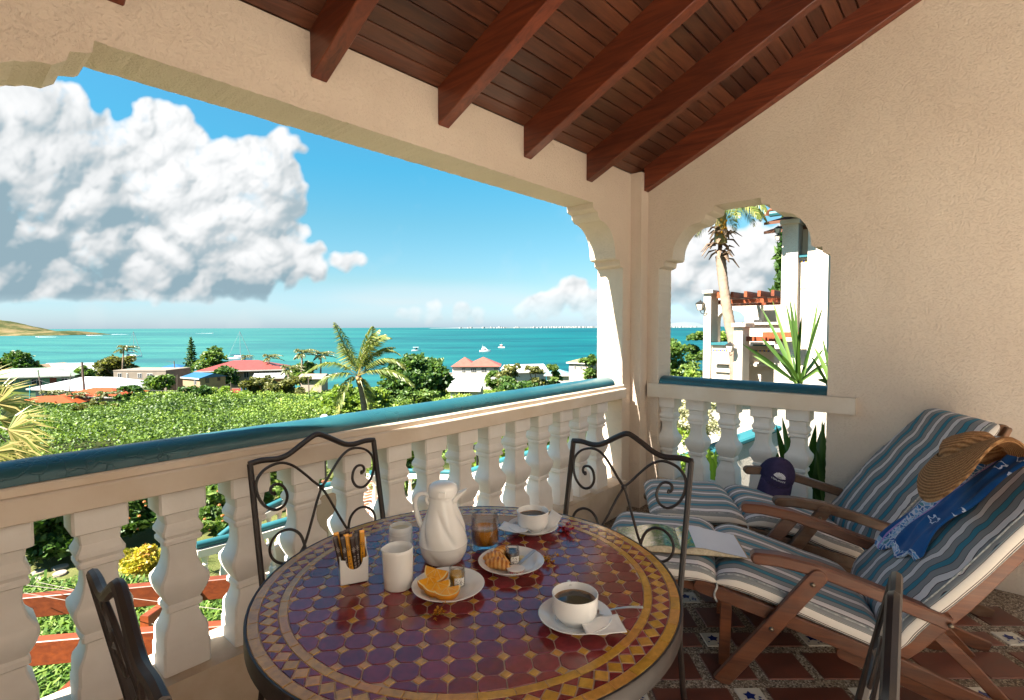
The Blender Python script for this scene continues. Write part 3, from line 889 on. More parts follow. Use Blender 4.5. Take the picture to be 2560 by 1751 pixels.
gp = 0.0012; ch = 0.0135; hp = PITCH_T / 2
for i in range(-14, 15):
    for j in range(-14, 15):
        cx = SQ0[0] + ux * PITCH_T * i + vx * PITCH_T * j; cy = SQ0[1] + uy * PITCH_T * i + vy * PITCH_T * j
        m = lambda L_: [(cx + ux * a + vx * b, cy + uy * a + vy * b) for a, b in L_]
        s = ch - 2.0 * gp
        sq = clip_circle(m([(s, 0), (0, s), (-s, 0), (0, -s)]), R_IN)
        if len(sq) > 2 and area(sq) > 3e-5: slab_tile("square_tile", sq, M_OCHRE, jit=0.0006)
        ox, oy = cx + ux * hp + vx * hp, cy + uy * hp + vy * hp
        h = hp - gp
        oc = [(h, -h + ch), (h, h - ch), (h - ch * 0.55, h - ch * 0.42), (h - ch, h), (-h + ch, h), (-h + ch * 0.55, h - ch * 0.42), (-h, h - ch), (-h, -h + ch), (-h + ch * 0.55, -h + ch * 0.42), (-h + ch, -h), (h - ch, -h), (h - ch * 0.55, -h + ch * 0.42)]
        oc = clip_circle([(ox + ux * a + vx * b, oy + uy * a + vy * b) for a, b in oc], R_IN)
        if len(oc) > 2 and area(oc) > 1e-4: slab_tile("octagon_tile", oc, M_PLUM, jit=0.0006)
pol = lambda r, a: (r * math.cos(a), r * math.sin(a))
RB0, RB1, RB2, RB3 = 0.4405, 0.4600, 0.5010, TR - 0.006
def band(r0, r1, n, mat, name):
    a = 0.0; st = []
    w = [RNG.uniform(0.75, 1.3) for _ in range(n)]; tot = sum(w)
    for q in w:
        b = a + q / tot * 2 * math.pi
        g = 0.0006 / r1
        k = 3
        slab_tile(name, [pol(r0, a + g + (b - a - 2 * g) * i / k) for i in range(k + 1)] + [pol(r1, b - g - (b - a - 2 * g) * i / k) for i in range(k + 1)], mat, jit=0.0002)
        a = b
band(RB0 + 0.0008, RB1 - 0.0004, 46, M_OCHRE, "band_tile")
band(RB2 + 0.0006, RB3 - 0.0006, 52, M_OCHRE, "border_tile")
ND = 80; da = 2 * math.pi / ND; rm = (RB1 + RB2) / 2
for k in range(ND):
    a = k * da; q = 0.0011
    slab_tile("diamond_tile", [pol(RB1 + 0.003, a), pol(rm, a + da / 2 - q / rm), pol(RB2 - 0.003, a), pol(rm, a - da / 2 + q / rm)], M_OCHRE, jit=0.0004)
    b = a + da / 2; w = da / 2 - 0.004
    slab_tile("triangle_tile", [pol(RB1 + 0.0012, b - w), pol(RB1 + 0.0012, b + w), pol(rm - 0.0028, b)], M_PLUM, jit=0.0004)
    slab_tile("triangle_tile", [pol(RB2 - 0.0012, b - w), pol(RB2 - 0.0012, b + w), pol(rm + 0.0028, b)], M_PLUM, jit=0.0004)

# ------------------------------------------------------------------ wrought-iron chairs
def smooth_path(pts, n=5):
    """Catmull-Rom through 3-D points"""
    P = [Vector(p) for p in pts]; out = []
    for i in range(len(P) - 1):
        a, b, c, d = P[max(i - 1, 0)], P[i], P[i + 1], P[min(i + 2, len(P) - 1)]
        for k in range(n):
            t = k / n
            out.append(0.5 * ((2 * b) + (c - a) * t + (2 * a - 5 * b + 4 * c - d) * t * t + (3 * b - a - 3 * c + d) * t ** 3))
    out.append(P[-1]); return out
SCR_T = [(0, -.134), (-.030, -.105), (-.055, -.077), (-.100, -.034), (-.145, -.016), (-.195, -.026), (-.226, -.053), (-.234, -.085), (-.226, -.125), (-.205, -.155), (-.174, -.172), (-.145, -.163), (-.131, -.135), (-.139, -.103), (-.158, -.087), (-.179, -.089), (-.187, -.102), (-.181, -.115), (-.172, -.115)]
SCR_B = [(0, -.134), (-.024, -.180), (-.052, -.243), (-.085, -.311), (-.110, -.342), (-.135, -.356), (-.160, -.358), (-.190, -.343), (-.207, -.320), (-.210, -.293), (-.197, -.266), (-.170, -.249), (-.140, -.248), (-.115, -.260), (-.097, -.283), (-.087, -.323), (-.082, -.37), (-.080, -.445)]
def iron_chair(label):
    """local frame: x across, the back at y = 0, seat towards -y, z up"""
    H = 0.935 - FZ; hw = 0.246
    root = thing("dining_chair", label, "chair", (0, 0, 0), 0, "wrought iron chairs around the mosaic table")
    back = lambda x, z: (x, -0.095 * max(0, (H - z)) / 0.5 if z > 0.42 else -0.095 * (H - 0.42) / 0.5 - (0.42 - z) * -0.12, z)
    zseat = 0.45
    for sx in (-1, 1):
        pts = [back(sx * hw, H)] + [back(sx * hw, H - 0.06 * i) for i in range(1, 9)] + [(sx * hw, back(hw, zseat)[1] + 0.01, zseat), (sx * hw, back(hw, zseat)[1] + 0.05, 0.2), (sx * (hw + 0.01), back(hw, zseat)[1] + 0.09, 0.0)]
        obj("leg", MB().tube(pts, 0.0105, 8), M_IRON, root, smooth=True)
        yf = back(hw, zseat)[1] - 0.40
        obj("leg", MB().tube([(sx * hw * 0.95, yf, zseat), (sx * hw * 0.98, yf - 0.01, 0.2), (sx * hw, yf - 0.03, 0)], 0.0095, 8), M_IRON, root, smooth=True)
    top = [(-hw - .004, H), (-hw * .84, H + 0.004), (-hw * .62, H - 0.001), (-hw * .45, H + 0.008), (-hw * .22, H + 0.040), (-hw * .07, H + 0.059), (0, H + 0.063), (hw * .07, H + 0.059), (hw * .22, H + 0.040), (hw * .45, H + 0.008), (hw * .62, H - 0.001), (hw * .84, H + 0.004), (hw + .004, H)]
    obj("top_rail", MB().tube(smooth_path([(x, 0, z) for x, z in top], 3), 0.0105, 8), M_IRON, root, smooth=True)
    for s in (-1, 1):
        for nm, L_ in (("scroll", SCR_T), ("scroll", SCR_B)):
            pts = smooth_path([back(s * -x * 1.0, H + z) for x, z in L_], 4)
            n = len(pts)
            obj(nm, MB().tube(pts, [0.0052 + (0.004 if nm == "scroll" and L_ is SCR_T and i > n - 4 else 0) for i in range(n)], 6), M_IRON, root, smooth=True)
    obj("knot", MB().ball(back(0, H - .134), 0.011, 10, 6), M_IRON, root, smooth=True)
    yb = back(0, zseat)[1]
    obj("seat_frame", MB().tube([(-hw, yb, zseat), (hw, yb, zseat), (hw * .95, yb - 0.4, zseat), (-hw * .95, yb - 0.4, zseat)], 0.009, 8, closed=True), M_IRON, root)
    mb = MB()
    for k in range(9):
        x = -hw + 2 * hw * (k + 0.5) / 9; mb.box(x - 0.014, x + 0.014, yb - 0.4, yb, zseat + 0.002, zseat + 0.006)
    obj("seat", mb, M_IRON, root)
    return root
chair_far = iron_chair("wrought iron chair with scroll back between the table and the front balustrade")
chair_far.location = (0.975, 1.845, FZ)
dup(chair_far, (1.745, 0.962, FZ), rad(-90), "wrought iron chair with scroll back standing before the deckchairs")
dup(chair_far, (0.190, 0.99, FZ), rad(88), "wrought iron chair seen edge-on at the lower left by the balustrade")
dup(chair_far, (0.930, 0.076, FZ), rad(184), "wrought iron chair at the lower right showing one bent back post")
# ------------------------------------------------------------------ deckchairs, cushions and the things on them
M_TEAK = mat_wood("oiled_teak", (0.052, 0.013, 0.005), (0.19, 0.058, 0.019), axis=0, scale=1.6, rough=0.42, grey=0.16)
M_TEAK2 = mat_wood("weathered_teak", (0.070, 0.030, 0.015), (0.20, 0.092, 0.042), axis=0, scale=1.6, rough=0.5, grey=0.45)
M_STEEL = paint("brushed_steel", (0.55, 0.55, 0.56), 0.28, 0.05, 30, metal=1.0)
M_BRASS = paint("old_bolt", (0.20, 0.16, 0.12), 0.4, 0.2, 40, metal=0.9)
def side_outline(pts, w):
    """outline of a constant-height board whose centre line is pts (u, w)"""
    a = []; b = []
    for i, p in enumerate(pts):
        q0 = pts[max(i - 1, 0)]; q1 = pts[min(i + 1, len(pts) - 1)]
        dx, dy = q1[0] - q0[0], q1[1] - q0[1]; l = math.hypot(dx, dy); nx, ny = -dy / l, dx / l
        a.append((p[0] + nx * w / 2, p[1] + ny * w / 2)); b.append((p[0] - nx * w / 2, p[1] - ny * w / 2))
    return a, b
def board_uw(pts, w, v0, v1, round_end=(False, False), c=0.004):
    a, b = side_outline(pts, w)
    def cap(p, q, out):
        m = ((p[0] + q[0]) / 2, (p[1] + q[1]) / 2); r = math.hypot(p[0] - q[0], p[1] - q[1]) / 2
        a0 = math.atan2(p[1] - m[1], p[0] - m[0])
        s = 1 if math.cos(a0 + math.pi / 2) * out[0] + math.sin(a0 + math.pi / 2) * out[1] > 0 else -1
        return [(m[0] + r * math.cos(a0 + s * math.pi * k / 8), m[1] + r * math.sin(a0 + s * math.pi * k / 8)) for k in range(1, 8)]
    poly = list(a)
    if round_end[1]:
        d = (pts[-1][0] - pts[-2][0], pts[-1][1] - pts[-2][1]); poly += cap(a[-1], b[-1], d)
    poly += list(reversed(b))
    if round_end[0]:
        d = (pts[0][0] - pts[1][0], pts[0][1] - pts[1][1]); poly += cap(b[0], a[0], d)
    n = len(poly)
    # eased edges: shrink the outer faces a little
    cxs = []
    for i in range(n):
        p, q, r_ = poly[i - 1], poly[i], poly[(i + 1) % n]
        e0 = Vector((q[0] - p[0], q[1] - p[1])); e1_ = Vector((r_[0] - q[0], r_[1] - q[1]))
        if e0.length < 1e-9: e0 = e1_
        if e1_.length < 1e-9: e1_ = e0
        nn = Vector((e0.y, -e0.x)).normalized() + Vector((e1_.y, -e1_.x)).normalized()
        nn = nn.normalized() if nn.length > 1e-6 else Vector((0, 0))
        cxs.append(nn)
    A = sum(poly[i][0] * poly[(i + 1) % n][1] - poly[(i + 1) % n][0] * poly[i][1] for i in range(n))
    sg = -1 if A > 0 else 1
    mb = MB(); V = []
    for v, k in ((v0, c), (v0 + c, 0), (v1 - c, 0), (v1, c)):
        for (x, y), nn in zip(poly, cxs): V.append((x + nn.x * k * sg, v, y + nn.y * k * sg))
    F = []
    for j in range(3):
        for i in range(n): F.append((j * n + i, j * n + (i + 1) % n, (j + 1) * n + (i + 1) % n, (j + 1) * n + i))
    for t in tessellate_polygon([[Vector((p[0], p[1], 0)) for p in poly]]):
        F.append(tuple(t)); F.append(tuple(3 * n + i for i in reversed(t)))
    return mb.add(V, F)
def deckchair(label, mat, matarm):
    W = 0.62
    root = thing("deckchair", label, "deckchair", (0, 0, 0), 0, "reclining teak deckchairs with footrests")
    def part(name, mb, m=mat, par=root): return obj(name, mb, m, par, world=False)
    for s in (0, 1):
        V = lambda a, b: (a, b) if s == 0 else (W - b, W - a)
        part("leg", board_uw([(-0.005, 0.0), (0.16, 0.235), (0.335, 0.49)], 0.062, *V(-0.030, -0.002), (False, True)))
        part("armrest", board_uw([(0.125, 0.528), (0.20, 0.530), (0.33, 0.513), (0.50, 0.465), (0.75, 0.385)], 0.048, *V(-0.022, 0.034), (True, False), 0.007), matarm)
        part("seat_rail", board_uw([(-0.085, 0.372), (0.21, 0.297), (0.61, 0.190), (0.80, 0.125), (1.12, 0.012)], 0.056, *V(0.0, 0.026), (True, False)))
        part("back_rail", board_uw([(0.545, 0.150), (0.66, 0.270), (0.80, 0.445), (0.93, 0.635), (1.05, 0.80), (1.155, 0.925)], 0.066, *V(0.030, 0.058), (False, True)))
        part("rear_leg", board_uw([(0.445, 0.165), (0.62, 0.115), (0.93, 0.005)], 0.055, *V(0.062, 0.088), (True, False)))
        part("prop_leg", board_uw([(0.70, 0.335), (0.86, 0.18), (1.02, 0.0)], 0.044, *V(0.092, 0.114), (True, False)))
        part("footrest_rail", board_uw([(0.02, 0.335), (-0.20, 0.352), (-0.50, 0.345)], 0.050, *V(0.062, 0.088), (False, True)), matarm)
        part("footrest_leg", board_uw([(-0.335, 0.35), (-0.345, 0.0)], 0.045, *V(0.090, 0.112)))
        part("footrest_leg", board_uw([(0.02, 0.33), (0.012, 0.0)], 0.045, *V(0.090, 0.112)))
        for u_, w_ in ((0.316, 0.462), (0.178, 0.262), (0.745, 0.388)):
            y = -0.033 if s == 0 else W + 0.033
            mb = MB().lathe([(0.0, 0.006), (0.006, 0.004), (0.009, 0.0), (0.009, -0.004)], 10, cap=False)
            mb.v = [(u_ + a, y + (-c if s == 0 else c), w_ + b) for a, b, c in mb.v]
            part("bolt", mb, M_BRASS)
    part("head_rail", board_uw([(1.128, 0.862), (1.162, 0.938)], 0.024, 0.0, W, (True, True)), M_TEAK2)
    for k in range(7):
        u_ = 0.02 + k * 0.085; part("slat", MB().box(u_, u_ + 0.05, 0.026, W - 0.026, 0.372 - u_ * 0.268 - 0.008, 0.372 - u_ * 0.268 + 0.006))
    for k in range(6):
        u_ = -0.47 + k * 0.078; part("slat", MB().box(u_, u_ + 0.05, 0.088, W - 0.088, 0.352, 0.366))
    for k in range(9):
        q = 0.06 + k * 0.1; a = Vector((0.60 + 0.46 * q, 0, 0.215 + 0.62 * q)); part("slat", MB().plank(a + Vector((0, 0.058, 0)), a + Vector((0, W - 0.058, 0)), 0.052, 0.012, (-0.8, 0, 0.6)))
    return root
near_chair = deckchair("nearest teak deckchair, its dark red front leg and armrest in full view", M_TEAK, M_TEAK)
near_chair.location = (2.123, 0.735, FZ); near_chair.rotation_euler = (0, 0, rad(-69))
far_chair = deckchair("farther teak deckchair with paler weathered armrests, against the side wall", M_TEAK2, M_TEAK2)
far_chair.location = (2.875, 0.845, FZ); far_chair.rotation_euler = (0, 0, rad(-59))

def mat_stripes():
    t = NT("striped_canvas")
    a = t.n('Attribute', attribute_name='across').outputs['Fac']
    al = t.n('Attribute', attribute_name='along').outputs['Fac']
    cmb = t.n('CombineXYZ'); t.l(al, cmb.inputs[0]); t.l(t.math('MULTIPLY', a, 0.5), cmb.inputs[1]); t.l(t.math('MULTIPLY', t.rnd(), 20.0), cmb.inputs[2])
    wob = t.math('SUBTRACT', t.noise(cmb.outputs[0], 7.5, 2, 0.4), 0.5)
    amp = t.n('Attribute', attribute_name='wave').outputs['Fac']
    aw = t.math('MULTIPLY_ADD', wob, t.math('MULTIPLY', amp, 0.085), a)
    P = 0.118
    fr = t.math('FRACT', t.math('DIVIDE', t.math('ADD', aw, 10 * P + 0.012), P))
    w, g, d, b = (0.66, 0.60, 0.58), (0.235, 0.232, 0.228), (0.050, 0.024, 0.028), (0.030, 0.185, 0.255)
    def steps(fac, lst):
        r = t.n('ValToRGB'); r.color_ramp.interpolation = 'CONSTANT'; e = r.color_ramp.elements
        while len(e) < len(lst): e.new(0.5)
        for i, (p, c) in enumerate(lst): e[i].position = p; e[i].color = L(c)
        t.l(fac, r.inputs[0]); return r.outputs[0]
    top = steps(fr, [(0.0, w), (0.19, d), (0.212, g), (0.45, d), (0.475, b), (0.68, d), (0.705, g), (0.955, d), (0.98, w)])
    ab = t.math('ABSOLUTE', a)
    sidefac = t.math('DIVIDE', t.math('SUBTRACT', ab, 0.285), 0.12)
    side = steps(sidefac, [(0.0, (0.28, 0.285, 0.27)), (0.17, d), (0.24, (0.62, 0.56, 0.50)), (0.62, d), (0.66, (0.62, 0.56, 0.50)), (0.71, d), (0.78, (0.30, 0.30, 0.28))])
    col = t.mix(t.math('GREATER_THAN', ab, 0.285), top, side)
    crumple = t.noise(t.co(), 14, 5, 0.6)
    wv = t.noise(t.co(), 900, 2)
    col = t.mix(0.35, col, t.mix(1.0, col, t.math('MULTIPLY_ADD', wv, 1.2, 0.4), 'MULTIPLY'))
    t.set(col=col, rough=0.85, spec=0.15, sheen=0.15)
    t.bump(t.math('MULTIPLY_ADD', t.noise(cmb.outputs[0], 22, 3), 0.5, crumple), 0.35, 0.006)
    return t.m
M_STRIPE = mat_stripes()
M_PIPE = paint("piping", (0.10, 0.12, 0.13), 0.8, 0.3, 60, c2=(0.5, 0.48, 0.45))
def cushion(label, loc, rz, seed, group):
    W, H, T = 0.315, 0.285, 0.078
    path = [(-0.520, 0.398), (-0.40, 0.408), (-0.25, 0.414), (-0.10, 0.414), (-0.025, 0.398), (0.06, 0.398), (0.20, 0.368), (0.36, 0.322), (0.50, 0.278), (0.585, 0.250), (0.650, 0.335), (0.74, 0.455), (0.86, 0.620), (0.97, 0.765), (1.06, 0.880), (1.125, 0.960)]
    pts = smooth_path([(a, 0, b) for a, b in path], 7)
    ln = [0.0]
    for a, b in zip(pts, pts[1:]): ln.append(ln[-1] + (b - a).length)
    def near_s(u, w): return min(range(len(pts)), key=lambda i: (pts[i].x - u) ** 2 + (pts[i].z - w) ** 2)
    creases = [ln[near_s(-0.025, 0.398)], ln[near_s(0.585, 0.250)]]
    ends = [0.0, ln[-1]]
    r = np.random.RandomState(seed)
    N = 44
    root = thing("deckchair_cushion", label, "cushion", loc, rz, group)
    V = []; AC = []; AL = []; WV = []
    up0 = None
    P = []
    for i, p in enumerate(pts):
        s = ln[i]
        tng = (pts[min(i + 1, len(pts) - 1)] - pts[max(i - 1, 0)]).normalized()
        n = Vector((-tng.z, 0, tng.x))
        dc = min(abs(s - c) for c in creases); de = min(abs(s - c) for c in ends)
        k = min(1.0, (0.30 + 0.70 * math.sqrt(min(1, dc / 0.075))), 0.15 + 0.85 * math.sqrt(min(1, (de + 0.002) / 0.05)))
        kw = min(1.0, 0.965 + 0.035 * min(1, dc / 0.06), 0.93 + 0.07 * math.sqrt(min(1, de / 0.04)))
        th = T * k
        off = -(1 - k) * T * 0.12 + 0.012 * math.sin(s * 9 + seed) * 0.4
        ring = []
        for j in range(N):
            a = 2 * math.pi * j / N
            cx = math.copysign(abs(math.cos(a)) ** 0.30, math.cos(a)); cz = math.copysign(abs(math.sin(a)) ** 0.62, math.sin(a))
            x = cx * W * kw; z = cz * th / 2
            puff = 0.010 * math.cos(min(1, abs(x) / W) * math.pi / 2) * k * (1 if z > 0 else 0.2)
            lump = 0.006 * mnoise.noise(Vector((s * 7, x * 9, seed * 3.1))) * k
            q = p + n * (z + off + puff + lump) + Vector((0, 0.31 + x, 0))
            ring.append(q)
            if z >= 0: ac = x if abs(x) < 0.29 and cz > 0.55 else math.copysign(0.285 + (1 - max(0, cz)) * 0.06, x)
            else: ac = math.copysign(0.345 + (-cz) * 0.06, x)
            if z >= 0 and cz > 0.55: ac = x * 0.285 / (W * kw) if abs(x) < W * kw * 0.999 else math.copysign(0.284, x)
            AC.append(ac); AL.append(s); WV.append(0.25 + 0.75 * min(1, max(0, (s - creases[1]) / 0.1)))
        V += ring; P.append(ring)
    m = len(pts)
    F = []
    for i in range(m - 1):
        for j in range(N): F.append((i * N + j, i * N + (j + 1) % N, (i + 1) * N + (j + 1) % N, (i + 1) * N + j))
    me = bpy.data.meshes.new("cushion")
    me.from_pydata([tuple(v) for v in V], [], F + [tuple(range(N - 1, -1, -1)), tuple((m - 1) * N + j for j in range(N))])
    for nm, dat in (("across", AC), ("along", AL), ("wave", WV)):
        me.attributes.new(nm, 'FLOAT', 'POINT').data.foreach_set('value', np.array(dat, np.float32))
    me.polygons.foreach_set('use_smooth', [True] * len(me.polygons)); me.materials.append(M_STRIPE); me.update()
    link("padding", me, root)
    # piping along the upper and lower seam on both sides
    for sx in (1, -1):
        for up in (1, -1):
            line = []
            for i, ring in enumerate(P):
                j = 5 if up > 0 else N - 5
                if sx < 0: j = N // 2 - 5 if up > 0 else N // 2 + 5
                line.append(ring[j])
            obj("piping", MB().tube(line, 0.0038, 5), M_PIPE, root, smooth=True, world=False)
    # tape ties in the creases
    for cs in creases:
        i = min(range(m), key=lambda q: abs(ln[q] - cs)); e = P[i][N // 2]
        obj("tie", MB().tube(smooth_path([e + Vector((0, 0.01, 0)), e + Vector((0.004, -0.012, -0.012)), e + Vector((-0.006, -0.014, -0.045)), e + Vector((0.004, -0.010, -0.075))]), 0.004, 6), M_PIPE, root, smooth=True, world=False)
    root['rings'] = 0
    del root['rings']
    return root, P, ln
cush_near, CP, CLN = cushion("striped teal, grey and white cushion on the nearest deckchair, under the blue scarf", near_chair.location, near_chair.rotation_euler.z, 3, "striped deckchair cushions")
cush_far, CP2, _ = cushion("striped teal and white cushion on the farther deckchair, its top against the wall", far_chair.location, far_chair.rotation_euler.z, 8, "striped deckchair cushions")

# blue scarf laid over the near chair's back
def mat_scarf():
    t = NT("printed_cotton")
    a = t.n('Attribute', attribute_name='across').outputs['Fac']; al = t.n('Attribute', attribute_name='along').outputs['Fac']
    cmb = t.n('CombineXYZ'); t.l(al, cmb.inputs[0]); t.l(a, cmb.inputs[1]); v = cmb.outputs[0]
    blue = t.ramp(t.noise(v, 9, 4), [(0.3, (0.006, 0.055, 0.20)), (0.7, (0.012, 0.10, 0.30))])
    wv = t.n('VectorMath', operation='MULTIPLY_ADD'); nz = t.n('TexNoise'); nz.inputs['Scale'].default_value = 30; t.l(v, nz.inputs['Vector'])
    t.l(nz.outputs['Color'], wv.inputs[0]); wv.inputs[1].default_value = (0.03,) * 3; t.l(v, wv.inputs[2])
    ed = t.n('TexVoronoi', feature='DISTANCE_TO_EDGE'); ed.inputs['Scale'].default_value = 62; t.l(wv.outputs[0], ed.inputs['Vector'])
    vines = t.ramp(ed.outputs['Distance'], [(0.05, (1, 1, 1)), (0.11, (0, 0, 0))])
    vo = t.n('TexVoronoi'); vo.inputs['Scale'].default_value = 62; t.l(wv.outputs[0], vo.inputs['Vector'])
    sep = t.n('SeparateColor'); t.l(vo.outputs['Color'], sep.inputs[0])
    leafc = t.ramp(sep.outputs[0], [(0.0, (0.02, 0.09, 0.30)), (0.45, (0.10, 0.30, 0.55)), (0.6, (0.35, 0.50, 0.66)), (0.75, (0.06, 0.22, 0.26)), (0.9, (0.03, 0.10, 0.32))])
    border = t.mix(vines, leafc, (0.60, 0.62, 0.72))
    fv = t.n('TexVoronoi'); fv.inputs['Scale'].default_value = 9.5; fv.inputs['Randomness'].default_value = 0.8; t.l(v, fv.inputs['Vector'])
    flower = t.ramp(fv.outputs['Distance'], [(0.10, (1, 1, 1)), (0.24, (1, 1, 1)), (0.27, (0, 0, 0))])
    border = t.mix(t.math('MULTIPLY', flower, t.ramp(t.noise(v, 60, 3), [(0.42, (0, 0, 0)), (0.5, (1, 1, 1))])), border, t.ramp(t.noise(v, 26, 2), [(0.4, (0.75, 0.22, 0.26)), (0.6, (0.72, 0.42, 0.62))]))
    inb = t.math('MULTIPLY', t.math('GREATER_THAN', a, 0.020), t.math('LESS_THAN', a, 0.075))
    lines = t.math('ADD', t.math('COMPARE', a, 0.018, 0.0025), t.math('COMPARE', a, 0.077, 0.002))
    end = t.math('LESS_THAN', al, 0.035)
    col = t.mix(t.math('MAXIMUM', inb, end), blue, border)
    col = t.mix(lines, col, (0.42, 0.26, 0.55))
    # scattered outline leaves on the plain field
    sv = t.n('TexVoronoi'); sv.inputs['Scale'].default_value = 11; t.l(v, sv.inputs['Vector'])
    d = t.math('MULTIPLY_ADD', t.math('SUBTRACT', t.noise(v, 70, 1), 0.5), 0.30, sv.outputs['Distance'])
    ring = t.math('COMPARE', d, 0.20, 0.022)
    col = t.mix(t.math('MULTIPLY', ring, t.math('LESS_THAN', a, 0.012)), col, (0.65, 0.70, 0.82))
    t.set(col=col, rough=0.8, spec=0.15, sheen=0.2)
    t.bump(t.noise(v, 300, 2), 0.15, 0.001)
    return t.m
def scarf():
    """a folded cotton scarf lying down the face of the near cushion, then over its top edge"""
    root = tag(bpy.data.objects.new("scarf", None), "blue cotton scarf with flowered border draped over the near cushion", "scarf") if False else None
    # centre line in chair coordinates along the cushion face: (distance up the back, v)
    b0 = Vector((0.585, 0, 0.250)); bd = Vector((0.505, 0, 0.66)).normalized(); bn = Vector((-bd.z, 0, bd.x))
    NA, NW = 60, 26
    V = []; AC = []; AL = []
    for i in range(NA):
        q = i / (NA - 1)
        s = 0.245 + q * 0.64
        over = max(0, s - 0.835)
        vc = 0.36 - 0.02 * q + 0.03 * math.sin(q * 5)
        hw = 0.135 + 0.02 * math.sin(q * 4 + 1) - (0.03 if q < 0.08 else 0) * (1 - q / 0.08)
        for j in range(NW):
            p = j / (NW - 1) * 2 - 1
            fold = 0.013 * math.sin(p * 7.5 + q * 4 + 0.6) * (0.55 + 0.45 * math.sin(q * 9 + p)) + 0.008 * math.sin(p * 15 - q * 7)
            lift = 0.050 + 0.016 + max(0, fold) + 0.004 * mnoise.noise(Vector((q * 9, p * 5, 2.2)))
            vv = vc + p * hw + 0.012 * math.sin(q * 13 + p * 2) * abs(p)
            ss = s + (0.02 * math.sin(p * 6) - 0.03 * p if q < 0.2 else 0) * (1 - q / 0.2 if q < 0.2 else 0)
            pt = b0 + bd * (ss - over * 0.85) + bn * (lift - over * 1.1 * over * 8) + Vector((0, vv, 0))
            if j in (0, NW - 1): pt -= bn * 0.010
            if i == 0: pt -= bn * 0.006
            V.append(pt); AC.append(p * 0.095); AL.append(q * 0.64)
    F = [(i * NW + j, i * NW + j + 1, (i + 1) * NW + j + 1, (i + 1) * NW + j) for i in range(NA - 1) for j in range(NW - 1)]
    me = bpy.data.meshes.new("scarf"); me.from_pydata([tuple(v) for v in V], [], F)
    for nm, dat in (("across", AC), ("along", AL)):
        me.attributes.new(nm, 'FLOAT', 'POINT').data.foreach_set('value', np.array(dat, np.float32))
    me.polygons.foreach_set('use_smooth', [True] * len(F)); me.materials.append(mat_scarf()); me.update()
    o = bpy.data.objects.new("scarf", me); COL.objects.link(o)
    o.location = near_chair.location; o.rotation_euler = near_chair.rotation_euler
    so_ = o.modifiers.new("cloth", 'SOLIDIFY'); so_.thickness = 0.003; so_.offset = 1
    tag(o, "blue cotton scarf with a flowered border draped over the nearest cushion", "scarf")
    # small knot of cloth gathered at the lower end
    return o
scarf()

# straw hat resting on the top edge between the two chairs
def mat_straw():
    t = NT("woven_straw"); v = t.co()
    w1 = t.n('TexWave', wave_type='RINGS', rings_direction='Z'); w1.inputs['Scale'].default_value = 55; w1.inputs['Distortion'].default_value = 1.2; t.l(v, w1.inputs['Vector'])
    n = t.noise(v, 160, 3)
    c = t.ramp(t.math('MULTIPLY_ADD', n, 0.6, t.math('MULTIPLY', w1.outputs['Fac'], 0.4)), [(0.25, (0.17, 0.075, 0.028)), (0.55, (0.34, 0.165, 0.066)), (0.8, (0.47, 0.26, 0.115))])
    t.set(col=c, rough=0.8, spec=0.2); t.bump(t.math('ADD', n, w1.outputs['Fac']), 0.7, 0.003); return t.m
hat = thing("straw_hat", "tan woven straw hat with rolled brim resting on the chair backs", "hat", (2.62, -0.02, 0.9))
M_STRAW = mat_straw()
def hat_fn(ang, r, z): return r * (1 + 0.06 * math.cos(2 * ang))
hat_c = at(2426, 1122, 2.06)
hat.location = hat_c
cprof = [(0.0, 0.062), (0.045, 0.061), (0.074, 0.054), (0.088, 0.036), (0.094, 0.012), (0.097, 0.0)]
bprof = [(0.097, 0.001), (0.118, -0.010), (0.138, -0.024), (0.152, -0.038), (0.161, -0.048), (0.170, -0.052), (0.177, -0.046), (0.176, -0.036), (0.168, -0.030), (0.152, -0.020), (0.132, -0.006), (0.114, 0.004), (0.099, 0.010)]
def bend(mb):
    mb.v = [(x * 1.12, y, z - 5.2 * x * x + (0.045 if y < 0 else 0.0) * max(0, 1 - (x / 0.13) ** 2) * min(1, max(0, (math.hypot(x, y) - 0.095) / 0.06))) for x, y, z in mb.v]; return mb
hc_ = MB().lathe(cprof, 48, cap=False, fn=hat_fn); hc_.v = [(x * 1.12, y, z - 5.2 * x * x) for x, y, z in hc_.v]
obj("crown", hc_, M_STRAW, hat, smooth=True, world=False)
obj("brim", bend(MB().lathe(bprof, 64, cap=False, fn=hat_fn)), M_STRAW, hat, smooth=True, world=False)
Xh = (RGT * 0.97 - UP2 * 0.12 + FWD * 0.05).normalized(); Zh = (UP2 * 0.86 + FWD * 0.34); Zh = (Zh - Xh * Zh.dot(Xh)).normalized(); Yh = Zh.cross(Xh)
hat.rotation_euler = Matrix((Xh, Yh, Zh)).transposed().to_euler()

# navy cap hung on the farther chair's arm
def text_mesh(s, size, align='CENTER'):
    cu = bpy.data.curves.new("lettering", 'FONT'); cu.body = s; cu.size = size; cu.align_x = align; cu.align_y = 'CENTER'; cu.resolution_u = 3
    ob = bpy.data.objects.new("lettering", cu); COL.objects.link(ob)
    dg = bpy.context.evaluated_depsgraph_get(); me = ob.evaluated_get(dg).to_mesh()
    V = [tuple(v.co) for v in me.vertices]; F = [tuple(p.vertices) for p in me.polygons]
    ob.evaluated_get(dg).to_mesh_clear(); bpy.data.objects.remove(ob); bpy.data.curves.remove(cu)
    return V, F
M_NAVY = paint("navy_cotton", (0.045, 0.033, 0.082), 0.85, 0.18, 40, 0.4, 400, 0.001, 0.15)
M_THREAD = paint("white_thread", (0.74, 0.72, 0.74), 0.8, 0.05, 200)
cap = thing("baseball_cap", "navy cotton cap with a white fan emblem hung on the far armrest", "cap", (3.4, 1.0, 0.5))
